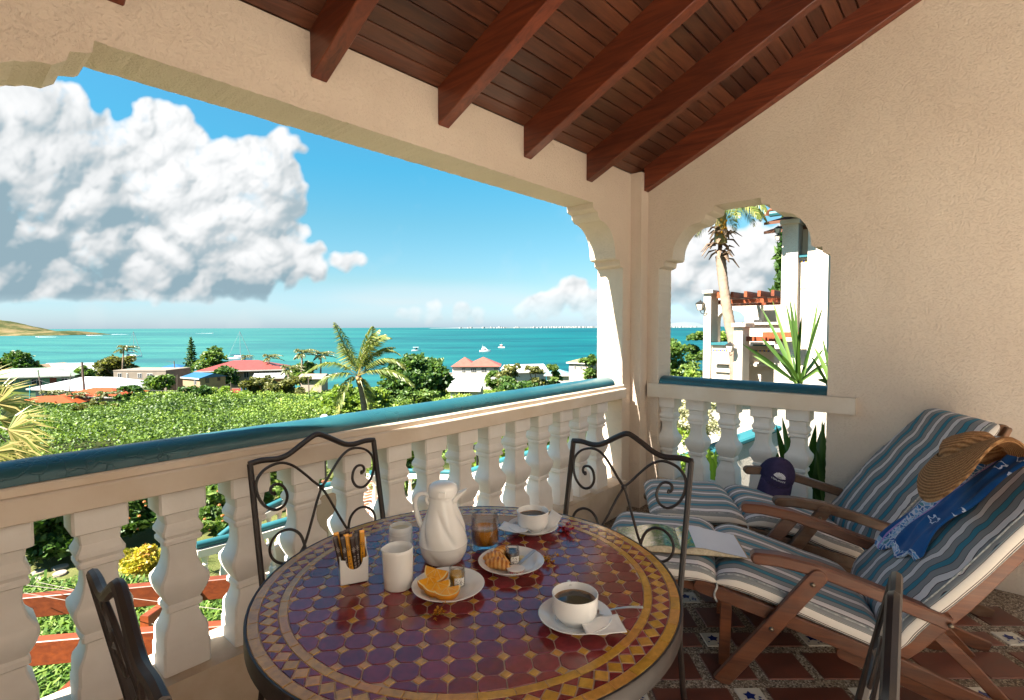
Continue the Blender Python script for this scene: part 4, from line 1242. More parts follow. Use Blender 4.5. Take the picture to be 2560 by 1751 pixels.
def dome(a, e, r=0.094):
    """a: angle from the front, e: height angle"""
    q = 1.0 + 0.10 * math.cos(a)
    return Vector((math.sin(a) * math.cos(e) * r, -math.cos(a) * math.cos(e) * r * q, math.sin(e) * r * 1.22))
mb = MB(); NAa, NE = 40, 14
for i in range(NE + 1):
    e = math.pi / 2 * i / NE
    for k in range(NAa):
        a = 2 * math.pi * k / NAa
        p = dome(a, e * 0.995); seam = 1 - 0.012 * max(0, math.cos(6 * a)) ** 20
        mb.v.append((p.x * seam, p.y * seam, p.z))
for i in range(NE):
    for k in range(NAa): mb.f.append((i * NAa + k, i * NAa + (k + 1) % NAa, (i + 1) * NAa + (k + 1) % NAa, (i + 1) * NAa + k))
obj("crown", mb, M_NAVY, cap, smooth=True, world=False, angle=80)
mb = MB(); P = []
for i in range(9):
    q = i / 8; row = []
    for k in range(21):
        a = (k / 20 - 0.5) * rad(128)
        p = dome(a, 0.0); ext = 0.092 * q * math.cos(a * 0.72) ** 1.1
        row.append((p.x * (1 + 0.05 * q), p.y - ext, p.z - 0.012 * q * 0 - 0.055 * q - 0.020 * q * (a / 1.1) ** 2))
    P.append(row)
mb.grid(P)
bo = obj("peak", mb, M_NAVY, cap, smooth=True, world=False); sm = bo.modifiers.new("stiff", 'SOLIDIFY'); sm.thickness = 0.004
obj("button", MB().ball((0, 0, 0.1155), 0.007, 8, 5, (1, 1, 0.6)), M_NAVY, cap, smooth=True, world=False)
def on_dome(x, y, lift=1.012):
    """logo plane (x right as seen from the front, y up, metres) -> crown"""
    x, y = x * 1.2, y * 1.2
    e = 0.44 + y / (0.094 * 1.16); a = x / (0.094 * math.cos(e))
    p = dome(a - 0.12, e); return tuple(p * lift)
em = MB()
for k in range(11):
    a = rad(180 - 16 - k * 14.8); c, s = math.cos(a), math.sin(a); L0, L1, w0, w1 = 0.009, 0.0265, 0.0008, 0.0025
    pts = [(L0, -w0), (L1 - 0.002, -w1), (L1, -w1 * 0.5), (L1 + 0.0008, 0), (L1, w1 * 0.5), (L1 - 0.002, w1), (L0, w0)]
    em.add([on_dome(c * u - s * v, s * u + c * v) for u, v in pts], [tuple(range(7))])
for r0, r1 in ((0.0055, 0.0072), (0.0018, 0.0032)):
    n = 16; o = len(em.v)
    for k in range(n + 1):
        a = math.pi * k / n
        em.v += [on_dome(r0 * math.cos(a), r0 * math.sin(a) + 0.0005), on_dome(r1 * math.cos(a), r1 * math.sin(a) + 0.0005)]
    for k in range(n): em.f.append((o + 2 * k, o + 2 * k + 1, o + 2 * k + 3, o + 2 * k + 2))
obj("fan_emblem", em, M_THREAD, cap, world=False)
V, F = text_mesh("L'ESPLANADE", 0.0102)
lm = MB().add([on_dome(x, y - 0.0095) for x, y, z in V], F)
obj("lettering", lm, M_THREAD, cap, world=False)
cap.location = at(1940, 1189, 3.30)
# front of the cap turned to the viewer, tipped forward
Yc = (FWD * 0.86 + RGT * 0.20 + UP2 * 0.52).normalized(); Zc = (UP2 - Yc * UP2.dot(Yc)).normalized(); Xc = Yc.cross(Zc).normalized()
tilt = Matrix.Rotation(rad(-17), 3, -FWD)
cap.rotation_euler = (tilt @ Matrix((Xc, Yc, Zc)).transposed()).to_euler()
cap.scale = (1.12,) * 3

# open book on the near footrest
book = thing("open_book", "large open photo book with a blank right page lying on the near footrest", "book", (2.145, 0.917, 0.405))
Bx = Vector((0.146, -0.242, 0)).normalized(); By = Vector((0.235, 0.145, 0)); By = (By - Bx * By.dot(Bx)).normalized()
Bc = Vector((2.145, 0.917, 0.415))
def pages(sgn, n=14):
    top = []
    for i in range(n + 1):
        q = i / n; x = sgn * 0.268 * q
        top.append((x, 0.016 + 0.030 * math.sin(min(1, q * 2.4) * math.pi / 2) * (1 - q) ** 1.4 - 0.014 * q * q))
    return top
M_PAGE = paint("white_paper", (0.68, 0.67, 0.70), 0.5, 0.03, 10)
M_EDGE = paint("page_edges", (0.50, 0.42, 0.30), 0.8, 0.2, 90)
M_COVER = paint("book_cover", (0.42, 0.30, 0.16), 0.6, 0.1, 20)
BH = 0.255
def bp(x, y, z): return Bc + Bx * x + By * y + Z1 * z
for sgn, nm in ((1, "page_block"), (-1, "page_block")):
    T_ = pages(sgn)
    mb = MB().prism([(x, z) for x, z in T_] + [(sgn * 0.262, 0.003), (0, 0.003)], lambda u, v, w: bp(u, w, v), BH)
    obj(nm, mb, M_EDGE, book)
def mat_photo():
    t = NT("garden_photograph"); v = t.co('Object')
    n = t.noise(v, 16, 6, 0.65); n2 = t.noise(v, 45, 5, 0.7, 1.0)
    c = t.ramp(n, [(0.25, (0.02, 0.06, 0.015)), (0.42, (0.06, 0.15, 0.03)), (0.52, (0.10, 0.16, 0.07)), (0.62, (0.32, 0.35, 0.28)), (0.75, (0.55, 0.55, 0.50))])
    c = t.mix(t.ramp(n2, [(0.5, (0, 0, 0)), (0.6, (0.8, 0.8, 0.8))]), c, (0.04, 0.10, 0.03))
    t.set(col=c, rough=0.18, spec=0.6); return t.m
def sheet(sgn, name, mat, y0, y1, x0=0.0, x1=1.0, lift=0.0012):
    T_ = [(x, z + lift) for x, z in pages(sgn, 28)]
    m = len(T_); T_ = T_[int(x0 * (m - 1)):int(x1 * (m - 1)) + 1]
    mb = MB().grid([[bp(x, y0, z), bp(x, y1, z)] for x, z in T_]); return obj(name, mb, mat, book, smooth=True)
sheet(1, "page", M_PAGE, 0.002, BH - 0.002)
sheet(-1, "page", mat_photo(), 0.002, BH - 0.002)
tq = NT("turquoise_photograph"); vv = tq.mapped((1, 1, 1), (0, 0, rad(58)))
tq.set(col=tq.ramp(tq.noise(vv, 34, 4, 0.6, 0.5), [(0.3, (0.01, 0.10, 0.06)), (0.45, (0.02, 0.20, 0.22)), (0.55, (0.08, 0.22, 0.05)), (0.7, (0.30, 0.36, 0.16))]), rough=0.2)
sheet(1, "turning_page", tq.m, 0.004, BH - 0.004, 0.02, 0.24, 0.003)
obj("cover", MB().grid([[bp(x, -0.004, 0.002), bp(x, BH + 0.004, 0.002)] for x in (-0.274, 0.274)]), M_COVER, book)
# ------------------------------------------------------------------ breakfast on the table
TT = TZ + 0.0008
M_CHINA = paint("white_china", (0.80, 0.79, 0.77), 0.12, 0.02, 8, spec=0.55)
M_NAPKIN = paint("paper_napkin", (0.82, 0.81, 0.80), 0.9, 0.04, 30, 0.4, 260, 0.001, 0.1)
M_GLASS = mat_glass("clear_glass", (0.96, 0.97, 0.97), 0.0, 1.45)
def volume_liquid(name, c, rough=0.0, trans=0.85, ior=1.33):
    t = NT(name); t.set(col=c, rough=rough, trans=trans, ior=ior, spec=0.5); return t.m
def on_table(name, label, cat, x, y, rz=0.0, group=None): return thing(name, label, cat, (x, y, TT), rz, group)
def lobj(name, mb, mat, par, **k): return obj(name, mb, mat, par, world=False, **k)

# thermos jug with swirled body
jug = on_table("thermos_jug", "white swirl-bodied coffee jug with lid and looped handle behind the oranges", "jug", 0.945, 1.093, 0)
prof = [(0.044, 0.0), (0.052, 0.003), (0.058, 0.012), (0.064, 0.028), (0.0665, 0.045), (0.0670, 0.0500), (0.0678, 0.0515), (0.0672, 0.056), (0.0655, 0.075), (0.061, 0.095), (0.054, 0.115), (0.047, 0.132), (0.0415, 0.148), (0.0385, 0.160), (0.0372, 0.172), (0.0375, 0.181), (0.0395, 0.186)]
pp = []
for (a, b), (c, d) in zip(prof, prof[1:]):
    for k in range(3): pp.append((a + (c - a) * k / 3, b + (d - b) * k / 3))
pp.append(prof[-1])
def swirl(a, r, z):
    k = max(0, min(1, (z - 0.052) / 0.02)) * max(0, min(1, (0.158 - z) / 0.03))
    kb = max(0, min(1, (0.048 - z) / 0.02)) * 0.5 * max(0, min(1, z / 0.01))
    w = abs(math.sin(2.5 * (a + 9.5 * z)))
    return r * (1 - 0.12 * (k + kb) * (1 - w) ** 2.2 + 0.01 * k)
lobj("body", MB().lathe(pp, 120, fn=swirl), M_CHINA, jug, smooth=True, angle=70)
ca, sa = RGT.x, RGT.y
ang_r = math.atan2(sa, ca)                       # direction of the picture's right on the table
ca, sa = math.cos(ang_r), math.sin(ang_r)
P2 = lambda u, z, w=0.0: (ca * u - sa * w, sa * u + ca * w, z)
spout = MB()
S = []
for i in range(7):
    q = i / 6; u = 0.030 + 0.036 * q; z = 0.176 + 0.024 * q ** 0.8; wd = 0.020 * (1 - q) + 0.006; dp = 0.020 * (1 - q) + 0.005
    S.append([P2(u, z - dp * math.cos(t) * (1 if math.cos(t) > 0 else 0.25), wd * math.sin(t)) for t in [k / 12 * 2 * math.pi for k in range(12)]])
o = len(spout.v)
for r_ in S: spout.v += r_
for i in range(6):
    for k in range(12): spout.f.append((i * 12 + k, i * 12 + (k + 1) % 12, (i + 1) * 12 + (k + 1) % 12, (i + 1) * 12 + k))
spout.f.append(tuple(6 * 12 + k for k in range(12)))
lobj("spout", spout, M_CHINA, jug, smooth=True)
lobj("lid", MB().lathe([(0.0395, 0.186), (0.0405, 0.192), (0.0400, 0.203), (0.0370, 0.212), (0.0290, 0.218), (0.016, 0.2205), (0.0, 0.221)], 40), M_CHINA, jug, smooth=True, angle=60)
fw = Vector((-FWD.x, -FWD.y, 0)).normalized()
lobj("thumb_tab", MB().obox(fw * 0.0405 + Vector((ca, sa, 0)) * 0.003 + Z1 * 0.197, Vector((ca, sa, 0)) * 0.0085, fw * 0.005, Z1 * 0.007), M_CHINA, jug)
hp = [P2(-0.036, 0.178), P2(-0.050, 0.187), P2(-0.066, 0.186), P2(-0.076, 0.174), P2(-0.078, 0.155), P2(-0.073, 0.130), P2(-0.066, 0.108), P2(-0.059, 0.090), P2(-0.058, 0.078), P2(-0.062, 0.071)]
hm = smooth_path(hp, 5)
lobj("handle", MB().tube(hm, [0.0075 - 0.003 * abs(2 * i / (len(hm) - 1) - 1) ** 3 + 0.002 * (i > len(hm) - 4) for i in range(len(hm))], 10), M_CHINA, jug, smooth=True)
lobj("handle_curl", MB().tube(smooth_path([P2(-0.034, 0.150), P2(-0.041, 0.160), P2(-0.046, 0.170), P2(-0.043, 0.179), P2(-0.036, 0.180)], 4), 0.006, 8), M_CHINA, jug, smooth=True)

# milk jug
mj = on_table("milk_jug", "straight white china milk jug with a small pouring lip, front of the row", "jug", 0.772, 1.066)
lip = math.atan2(sa, ca) + rad(200)
def lipfn(a, r, z):
    d = math.cos(a - lip)
    return r * (1 + 0.16 * max(0, d) ** 14 * max(0, (z - 0.08) / 0.02))
op_, ip = [(0.0, 0.0), (0.0345, 0.0), (0.0362, 0.002), (0.0368, 0.03), (0.0370, 0.09), (0.0372, 0.0985)], [(0.0362, 0.0995), (0.0350, 0.0985), (0.0345, 0.085), (0.0345, 0.006), (0.0, 0.005)]
lobj("body", MB().lathe(op_ + ip, 56, fn=lipfn, cap=False), M_CHINA, mj, smooth=True, angle=50)
M_MILK = paint("milk", (0.78, 0.74, 0.66), 0.15, 0.02, 10)
lobj("milk", MB().lathe([(0.0, 0.062), (0.0344, 0.062)], 40, cap=False), M_MILK, mj)

# white jar with ribbed neck behind the milk jug
jar = on_table("candle_jar", "squat white jar candle with ribbed neck behind the milk jug", "candle", 0.888, 1.212)
lobj("body", MB().lathe([(0.0, 0.0), (0.030, 0.0), (0.0335, 0.004), (0.0340, 0.056), (0.0330, 0.062), (0.0340, 0.064), (0.0330, 0.068), (0.0340, 0.071), (0.0328, 0.076), (0.0315, 0.082), (0.0300, 0.084), (0.0290, 0.080), (0.0290, 0.072), (0.0, 0.0715)], 48, cap=False), M_CHINA, jar, smooth=True, angle=40)
lobj("wax", MB().lathe([(0.0, 0.0735), (0.0285, 0.0732)], 32, cap=False), paint("cream_wax", (0.72, 0.66, 0.46), 0.4, 0.03, 20), jar)

# sachet holder with sachets
hold = on_table("sachet_holder", "white china sachet holder with a scooped front at the left of the table", "holder", 0.716, 1.182, 0)
HX = Vector((0.728 - 0.670, 1.149 - 1.176, 0)).normalized(); HY = Vector((-HX.y, HX.x, 0))
M3 = Matrix((HX, HY, Z1)).transposed().to_4x4()
def wall_poly(mb, pts, y0, y1): mb.prism(pts, lambda u, v, w: (u, y0 + w * (1 if y1 > y0 else -1), v), abs(y1 - y0))
hw_, hd = 0.034, 0.026
def flare(z): return 1 + 0.10 * z / 0.07
front = [(-hw_, 0), (hw_, 0), (hw_ * 1.05, 0.066)]
for k in range(13):
    a = math.pi * k / 12; front.append((0.021 * math.cos(a), 0.062 - 0.026 * math.sin(a) * 1.0 + 0.0 * k))
front.append((-hw_ * 1.05, 0.066))
mb = MB()
wall_poly(mb, front, -hd, -hd + 0.004)
wall_poly(mb, [(-hw_, 0), (hw_, 0), (hw_ * 1.05, 0.098), (-hw_ * 1.05, 0.098)], hd - 0.004, hd)
for sx in (-1, 1):
    mb.prism([(-hd, 0), (hd, 0), (hd, 0.098), (hd * 0.5, 0.075), (-hd, 0.066)], lambda u, v, w, sx=sx: (sx * (hw_ * (1 + 0.05 * v / 0.07) - 0.004 * w), u, v), 1.0)
mb.box(-hw_, hw_, -hd, hd, 0.0, 0.004)
ho = lobj("holder", mb.xf(M3), M_CHINA, hold); bv = ho.modifiers.new("glazed edges", 'BEVEL'); bv.width = 0.0018; bv.segments = 3; bv.limit_method = 'ANGLE'
def mat_sachet(name, base, ink):
    t = NT(name); v = t.mapped((1, 1, 1))
    sep = t.n('SeparateXYZ'); t.l(t.co('Generated'), sep.inputs[0])
    x, z = sep.outputs[0], sep.outputs[2]
    # star printed below the top seam, a column of lettering strokes below it
    sx = t.math('SUBTRACT', x, 0.5); sz = t.math('MULTIPLY', t.math('SUBTRACT', z, 0.70), 6.2)
    an = t.math('ARCTAN2', sz, sx); rr = t.math('SQRT', t.math('ADD', t.math('MULTIPLY', sx, sx), t.math('MULTIPLY', sz, sz)))
    star = t.math('MULTIPLY', t.math('GREATER_THAN', t.math('COSINE', t.math('MULTIPLY', an, 8)), t.math('MULTIPLY_ADD', rr, 2.2, -0.2)), t.math('LESS_THAN', rr, 0.40))
    wv = t.noise(t.mapped((60, 60, 420)), 1.0, 2)
    let = t.math('MULTIPLY', t.math('MULTIPLY', t.math('GREATER_THAN', wv, 0.54), t.math('LESS_THAN', t.math('ABSOLUTE', t.math('SUBTRACT', x, 0.5)), 0.17)), t.math('LESS_THAN', z, 0.56))
    seam = t.math('GREATER_THAN', z, 0.95)
    c = t.mix(t.math('MAXIMUM', star, let), base, ink)
    c = t.mix(seam, c, tuple(min(1, q * 1.5 + 0.06) for q in base))
    t.set(col=c, rough=0.35, spec=0.5); t.bump(t.noise(t.co(), 120, 4), 0.3, 0.002); return t.m
M_SDARK = mat_sachet("brown_sachet", (0.030, 0.014, 0.010), (0.42, 0.36, 0.32)); M_SGOLD = mat_sachet("gold_sachet", (0.62, 0.27, 0.015), (0.05, 0.02, 0.01))
def sachet(mat, x, y, lean, tilt, hgt, label, rz=0):
    w = 0.0125
    P = []
    n = 10
    for i in range(n + 1):
        z = hgt * i / n; th = 0.0030 * min(1, 4 * min(i, n - i) / n) + 0.0005
        row = []
        for a in range(10):
            t = 2 * math.pi * a / 10
            row.append((w / 2 * math.copysign(abs(math.cos(t)) ** 0.7, math.cos(t)), th * math.sin(t), z))
        P.append(row)
    mb = MB()
    for r_ in P: mb.v += r_
    for i in range(n):
        for k in range(10): mb.f.append((i * 10 + k, i * 10 + (k + 1) % 10, (i + 1) * 10 + (k + 1) % 10, (i + 1) * 10 + k))
    mb.f += [tuple(range(9, -1, -1)), tuple(n * 10 + k for k in range(10))]
    o = obj("sugar_sachet", mb, mat, None, smooth=True, angle=50)
    p = Vector(hold.location) + HX * x + HY * y + Z1 * 0.006
    o.location = p
    o.rotation_euler = (M3.to_3x3() @ Matrix.Rotation(tilt, 3, 'Y') @ Matrix.Rotation(lean, 3, 'X') @ Matrix.Rotation(rz, 3, 'Z')).to_euler()
    tag(o, label, "sachet", "slim sachets standing in the china holder"); return o
SL = [(M_SDARK, -0.026, -0.010, "dark brown slim sachet, leftmost in the front row of the holder"), (M_SDARK, -0.014, -0.017, "dark brown slim sachet just left of the gold starred one"), (M_SGOLD, -0.003, -0.019, "gold slim sachet with a black star in the middle of the front row"), (M_SDARK, 0.0085, -0.018, "dark brown slim sachet just right of the gold starred one"), (M_SDARK, 0.0175, -0.012, "dark brown slim sachet beside the rightmost gold one"), (M_SGOLD, 0.026, -0.008, "gold slim sachet at the right edge of the holder"),
      (M_SGOLD, -0.022, 0.001, "gold slim sachet hidden behind the left brown ones"), (M_SDARK, -0.011, 0.0, "dark brown slim sachet in the second row, left of centre"), (M_SGOLD, 0.003, 0.001, "gold slim sachet in the second row behind the starred one"), (M_SDARK, 0.016, 0.003, "dark brown slim sachet in the second row, right of centre"), (M_SDARK, -0.020, 0.014, "dark brown slim sachet in the back row at the left"), (M_SDARK, 0.0, 0.014, "dark brown slim sachet in the middle of the back row"), (M_SDARK, 0.018, 0.014, "dark brown slim sachet in the back row at the right")]
for i, (m_, x, y, lab) in enumerate(SL):
    sachet(m_, x * 0.93, y, RNG.uniform(-0.05, 0.05) + (-0.03 if y > 0.01 else 0), -0.10 + x * 2.2 + RNG.uniform(-0.03, 0.03), 0.118 + RNG.uniform(-0.006, 0.008) - (0.004 if y < -0.01 else 0), lab, RNG.uniform(-0.25, 0.25))

# juice glass
gl = on_table("juice_glass", "clear tumbler half full of cloudy amber juice", "glass", 1.075, 1.058)
gh, gr = 0.098, 0.0405
lobj("tumbler", MB().lathe([(0.0, 0.0), (gr - 0.003, 0.0), (gr - 0.001, 0.002), (gr, 0.03), (gr, gh), (gr - 0.0012, gh + 0.0008), (gr - 0.0022, gh), (gr - 0.0022, 0.022), (gr - 0.006, 0.0175), (0.0, 0.017)], 64, cap=False), M_GLASS, gl, smooth=True, angle=45)
M_JUICE = paint("cloudy_juice", (0.50, 0.20, 0.015), 0.12, 0.04, 10, spec=0.5)
tj = NT("amber_juice"); tj.set(col=(0.62, 0.235, 0.02), rough=0.2, trans=0.0, sss=0.0)
lobj("juice", MB().lathe([(0.0, 0.0176), (gr - 0.0065, 0.018), (gr - 0.0024, 0.0225), (gr - 0.0024, 0.062), (gr - 0.0035, 0.0612), (0.0, 0.061)], 64, cap=False), tj.m, gl, smooth=True, angle=45)

# cups, saucers, napkins, spoons
def saucer(label, x, y, R=0.0805, group="white saucers under the coffee cups"):
    s = on_table("saucer", label, "saucer", x, y, 0, group)
    lobj("dish", MB().lathe([(0.0, 0.004), (0.030, 0.004), (0.034, 0.0), (0.037, 0.0), (0.040, 0.004), (0.058, 0.010), (0.072, 0.017), (R - 0.001, 0.0215), (R, 0.0228), (R - 0.001, 0.0238), (0.070, 0.0195), (0.057, 0.0125), (0.046, 0.0085), (0.0435, 0.0095), (0.042, 0.0070), (0.0, 0.0065)], 64, cap=False), M_CHINA, s, smooth=True, angle=50)
    return s
def cup(label, x, y, hdl, fill, group="white coffee cups"):
    c = on_table("coffee_cup", label, "cup", x, y, 0, group); c.location.z = TT + 0.0075
    R = 0.0500
    lobj("bowl", MB().lathe([(0.0, 0.002), (0.026, 0.002), (0.028, 0.0), (0.031, 0.0), (0.033, 0.004), (0.0400, 0.0085), (0.0420, 0.0125), (0.0445, 0.0140), (0.0475, 0.022), (0.0490, 0.034), (R, 0.058), (R + 0.0003, 0.0605), (R - 0.0010, 0.0615), (R - 0.0026, 0.0600), (0.0462, 0.034), (0.0440, 0.020), (0.036, 0.010), (0.0, 0.008)], 72, cap=False), M_CHINA, c, smooth=True, angle=50)
    d = Vector((math.cos(hdl), math.sin(hdl), 0))
    pts = [d * (R - 0.003) + Z1 * 0.053, d * (R + 0.014) + Z1 * 0.054, d * (R + 0.023) + Z1 * 0.045, d * (R + 0.019) + Z1 * 0.032, d * (R - 0.001) + Z1 * 0.022]
    lobj("handle", MB().tube(smooth_path(pts, 5), 0.0042, 8), M_CHINA, c, smooth=True)
    if fill:
        t = NT("black_coffee"); v = t.co()
        rad_ = t.n('VectorMath', operation='LENGTH'); t.l(t.mapped((1, 1, 0)), rad_.inputs[0])
        q = t.math('ADD', rad_.outputs['Value'], t.math('MULTIPLY', t.math('SUBTRACT', t.noise(v, 60, 4), 0.5), 0.022))
        t.set(col=t.ramp(q, [(0.030, (0.014, 0.006, 0.003)), (0.037, (0.035, 0.014, 0.006)), (0.0415, (0.20, 0.095, 0.035)), (0.047, (0.28, 0.15, 0.06))]), rough=0.05, spec=0.5)
        lobj("coffee", MB().lathe([(0.0, 0.0452), (0.0476, 0.0452)], 56, cap=False), t.m, c)
    return c
def napkin(label, x, y, z, rz, w, l, seed, group="paper napkins tucked on the saucers"):
    n = 14; mb = MB(); P = []
    for i in range(n + 1):
        row = []
        for j in range(n + 1):
            u = (i / n - 0.5) * l; v = (j / n - 0.5) * w
            r_ = math.hypot(u, v)
            zz = 0.20 * max(0, r_ - 0.030) + 0.0028 * mnoise.noise(Vector((u * 40, v * 40, seed)))
            row.append((u, v, zz))
        P.append(row)
    mb.grid(P)
    o = obj("napkin", mb, M_NAPKIN, None, smooth=True, fix=False)
    s_ = o.modifiers.new("ply", 'SOLIDIFY'); s_.thickness = 0.0016
    o.location = (x, y, z); o.rotation_euler = (0, 0, rz)
    tag(o, label, "napkin", group)
    return o
def spoon(label, p0, p1, group="teaspoons on the saucers"):
    p0, p1 = Vector(p0), Vector(p1); d = (p1 - p0).normalized(); sd = d.cross(Z1).normalized(); L_ = (p1 - p0).length
    P = []
    for i in range(25):
        q = i / 24
        if q < 0.26: w = 0.0105 * math.sin(math.pi * min(1, (q + 0.02) / 0.30)) ** 0.6; dip = -0.004 * math.sin(math.pi * q / 0.26)
        else: w = 0.0022 + 0.0022 * ((q - 0.26) / 0.74) ** 1.5; dip = 0.003 * math.sin(math.pi * (q - 0.26) / 0.74)
        row = []
        for k in (-1, -0.5, 0, 0.5, 1): row.append(p0 + d * (L_ * q) + sd * (w * k) + Z1 * (dip + (0.003 * (k * k - 1) * (q < 0.26))))
        P.append(row)
    o = obj("teaspoon", MB().grid(P), M_STEEL, None, smooth=True, fix=False)
    s_ = o.modifiers.new("gauge", 'SOLIDIFY'); s_.thickness = 0.0015
    return tag(o, label, "spoon", group)
rv = Vector((RGT.x, RGT.y, 0)).normalized(); fv = Vector((FWD.x, FWD.y, 0)).normalized()
C1 = Vector((0.9255, 0.636, 0)); C2 = Vector((1.263, 1.030, 0))
saucer("white saucer under the full coffee cup at the front right", C1.x, C1.y)
cup("white cup full of black coffee at the front right", C1.x, C1.y, math.atan2(fv.y, fv.x) + 0.1, True)
napkin("crumpled white napkin on the front right saucer under the cup", C1.x + rv.x * 0.052 - fv.x * 0.046, C1.y + rv.y * 0.052 - fv.y * 0.046, TT + 0.0205, math.atan2(rv.y, rv.x) + 0.1, 0.066, 0.085, 3.0)
spoon("steel teaspoon sticking out to the right of the full cup", C1 + rv * 0.050 + fv * 0.018 + Z1 * (TT + 0.018), C1 + rv * 0.150 + fv * 0.004 + Z1 * (TT + 0.034))
saucer("white saucer under the empty-looking cup near the red flower", C2.x, C2.y)
cup("white coffee cup at the back of the table by the red flower", C2.x, C2.y, math.atan2(rv.y, rv.x) + 0.9, True)
napkin("folded white napkin poking out left of the back cup", C2.x - rv.x * 0.058 - fv.x * 0.030, C2.y - rv.y * 0.058 - fv.y * 0.030, TT + 0.0215, math.atan2(rv.y, rv.x) - 0.35, 0.060, 0.092, 7.0)
napkin("white napkin standing up right of the back cup", C2.x + rv.x * 0.062 + fv.x * 0.012, C2.y + rv.y * 0.062 + fv.y * 0.012, TT + 0.030, math.atan2(rv.y, rv.x) + 0.5, 0.045, 0.060, 9.0).rotation_euler = (0.4, -0.9, math.atan2(rv.y, rv.x) + 0.4)
spoon("steel teaspoon lying left of the back cup on its saucer", C2 - rv * 0.058 + fv * 0.030 + Z1 * (TT + 0.0215), C2 - rv * 0.006 - fv * 0.064 + Z1 * (TT + 0.024))

# plates
def plate(label, x, y, R=0.089):
    s = on_table("side_plate", label, "plate", x, y, 0, "white breakfast plates")
    lobj("dish", MB().lathe([(0.0, 0.005), (0.045, 0.005), (0.048, 0.0), (0.052, 0.0), (0.055, 0.005), (0.066, 0.010), (0.080, 0.0175), (R - 0.001, 0.0205), (R, 0.0218), (R - 0.0012, 0.0226), (0.078, 0.0196), (0.064, 0.0125), (0.056, 0.0082), (0.0, 0.0075)], 80, cap=False), M_CHINA, s, smooth=True, angle=50)
    return s
PO = Vector((0.834, 0.948, 0)); PC = Vector((1.033, 0.918, 0)); PZ = TT + 0.0078
plate("white plate holding orange wedges and a honey jar", PO.x, PO.y)
plate("white plate holding croissants and a jam jar", PC.x, PC.y)

# orange wedges
def mat_orange_flesh():
    t = NT("orange_flesh"); v = t.co()
    n = t.noise(v, 110, 4, 0.6, 0.8)
    t.set(col=t.ramp(n, [(0.3, (0.72, 0.27, 0.010)), (0.6, (0.85, 0.40, 0.025)), (0.8, (0.90, 0.55, 0.10))]), rough=0.22, spec=0.6); t.bump(n, 0.4, 0.002); return t.m
M_FLESH = mat_orange_flesh(); M_PITH = paint("orange_pith", (0.80, 0.66, 0.34), 0.6, 0.05, 60); M_PEEL = paint("orange_peel", (0.78, 0.30, 0.010), 0.35, 0.08, 30, 0.4, 700, 0.0006)
def wedge(label, loc, M, R=0.036, span=rad(64)):
    """sector of an orange: round back of peel, two flat cut faces meeting at the core"""
    root = thing("orange_wedge", label, "orange", loc, 0, "orange wedges on the plate")
    n, m = 18, 8
    def sph(r, th, ph): return M @ Vector((r * math.cos(th), r * math.sin(th) * math.cos(ph), r * math.sin(th) * math.sin(ph)))
    P = [[sph(R, math.pi * i / n, span * (j / m - 0.5)) for j in range(m + 1)] for i in range(n + 1)]
    obj("peel", MB().grid(P), M_PEEL, root, smooth=True, world=False)
    for s in (-0.5, 0.5):
        core = 0.002
        arc = lambda r: [sph(r, math.pi * i / n, span * s) for i in range(n + 1)]
        A, B, Cc = arc(R), arc(R - 0.0035), arc(R - 0.0042)
        obj("pith", MB().grid([A, B]), M_PITH, root, world=False)
        mb = MB(); ctr = M @ Vector((0, core * math.cos(span * s), core * math.sin(span * s)))
        mb.v = [tuple(ctr)] + [tuple(p) for p in B]
        mb.f = [(0, i + 1, i + 2) for i in range(n)]
        obj("cut_face", mb, M_FLESH, root, world=False)
        # membranes
        mm = MB()
        off = (M @ Vector((0, -math.sin(span * s), math.cos(span * s)))) * (0.0004 * (1 if s > 0 else -1))
        for k in range(1, 4):
            a = math.pi * (k / 4 + 0.03 * s); d0, d1 = sph(0.004, a, span * s) + off, sph(R - 0.004, a, span * s) + off
            t_ = (sph(1, a + 0.02, span * s) - sph(1, a, span * s)).normalized() * 0.0004
            mm.add([d0 - t_, d0 + t_, d1 + t_, d1 - t_], [(0, 1, 2, 3)])
        obj("membrane", mm, M_PITH, root, world=False)
    return root
def frame(x, y, z): return Matrix((x, y, z)).transposed()
def wedge_at(label, off_r, off_f, axis_ang, face_tilt, z=0.0, R=0.036, span=rad(64)):
    """axis lies along axis_ang on the plate (0 = picture right); the wedge rests on its peel, its edge tipped by face_tilt"""
    ax = (rv * math.cos(axis_ang) + fv * math.sin(axis_ang)).normalized()
    perp = Z1.cross(ax).normalized()
    yv = (-Z1 * math.cos(face_tilt) + perp * math.sin(face_tilt)).normalized()       # towards the middle of the peel
    zv = ax.cross(yv)
    p = PO + rv * off_r + fv * off_f + Z1 * (PZ + z + R * 1.0 * max(0.6, math.cos(face_tilt)))
    return wedge(label, p, frame(ax, yv, zv), R, span)
wedge_at("front orange wedge nearest the yellow flower, cut face up", 0.000, -0.034, rad(20), rad(-50), 0.0, 0.033)
wedge_at("orange wedge in the middle of the pile, leaning left", -0.026, -0.022, rad(28), rad(-42), 0.002, 0.034)
wedge_at("orange wedge at the left of the pile against the rim", -0.047, -0.003, rad(42), rad(-30), 0.004, 0.033)
wedge_at("orange wedge standing up at the back of the pile", -0.030, 0.014, rad(-28), rad(-12), 0.012, 0.034, rad(56))

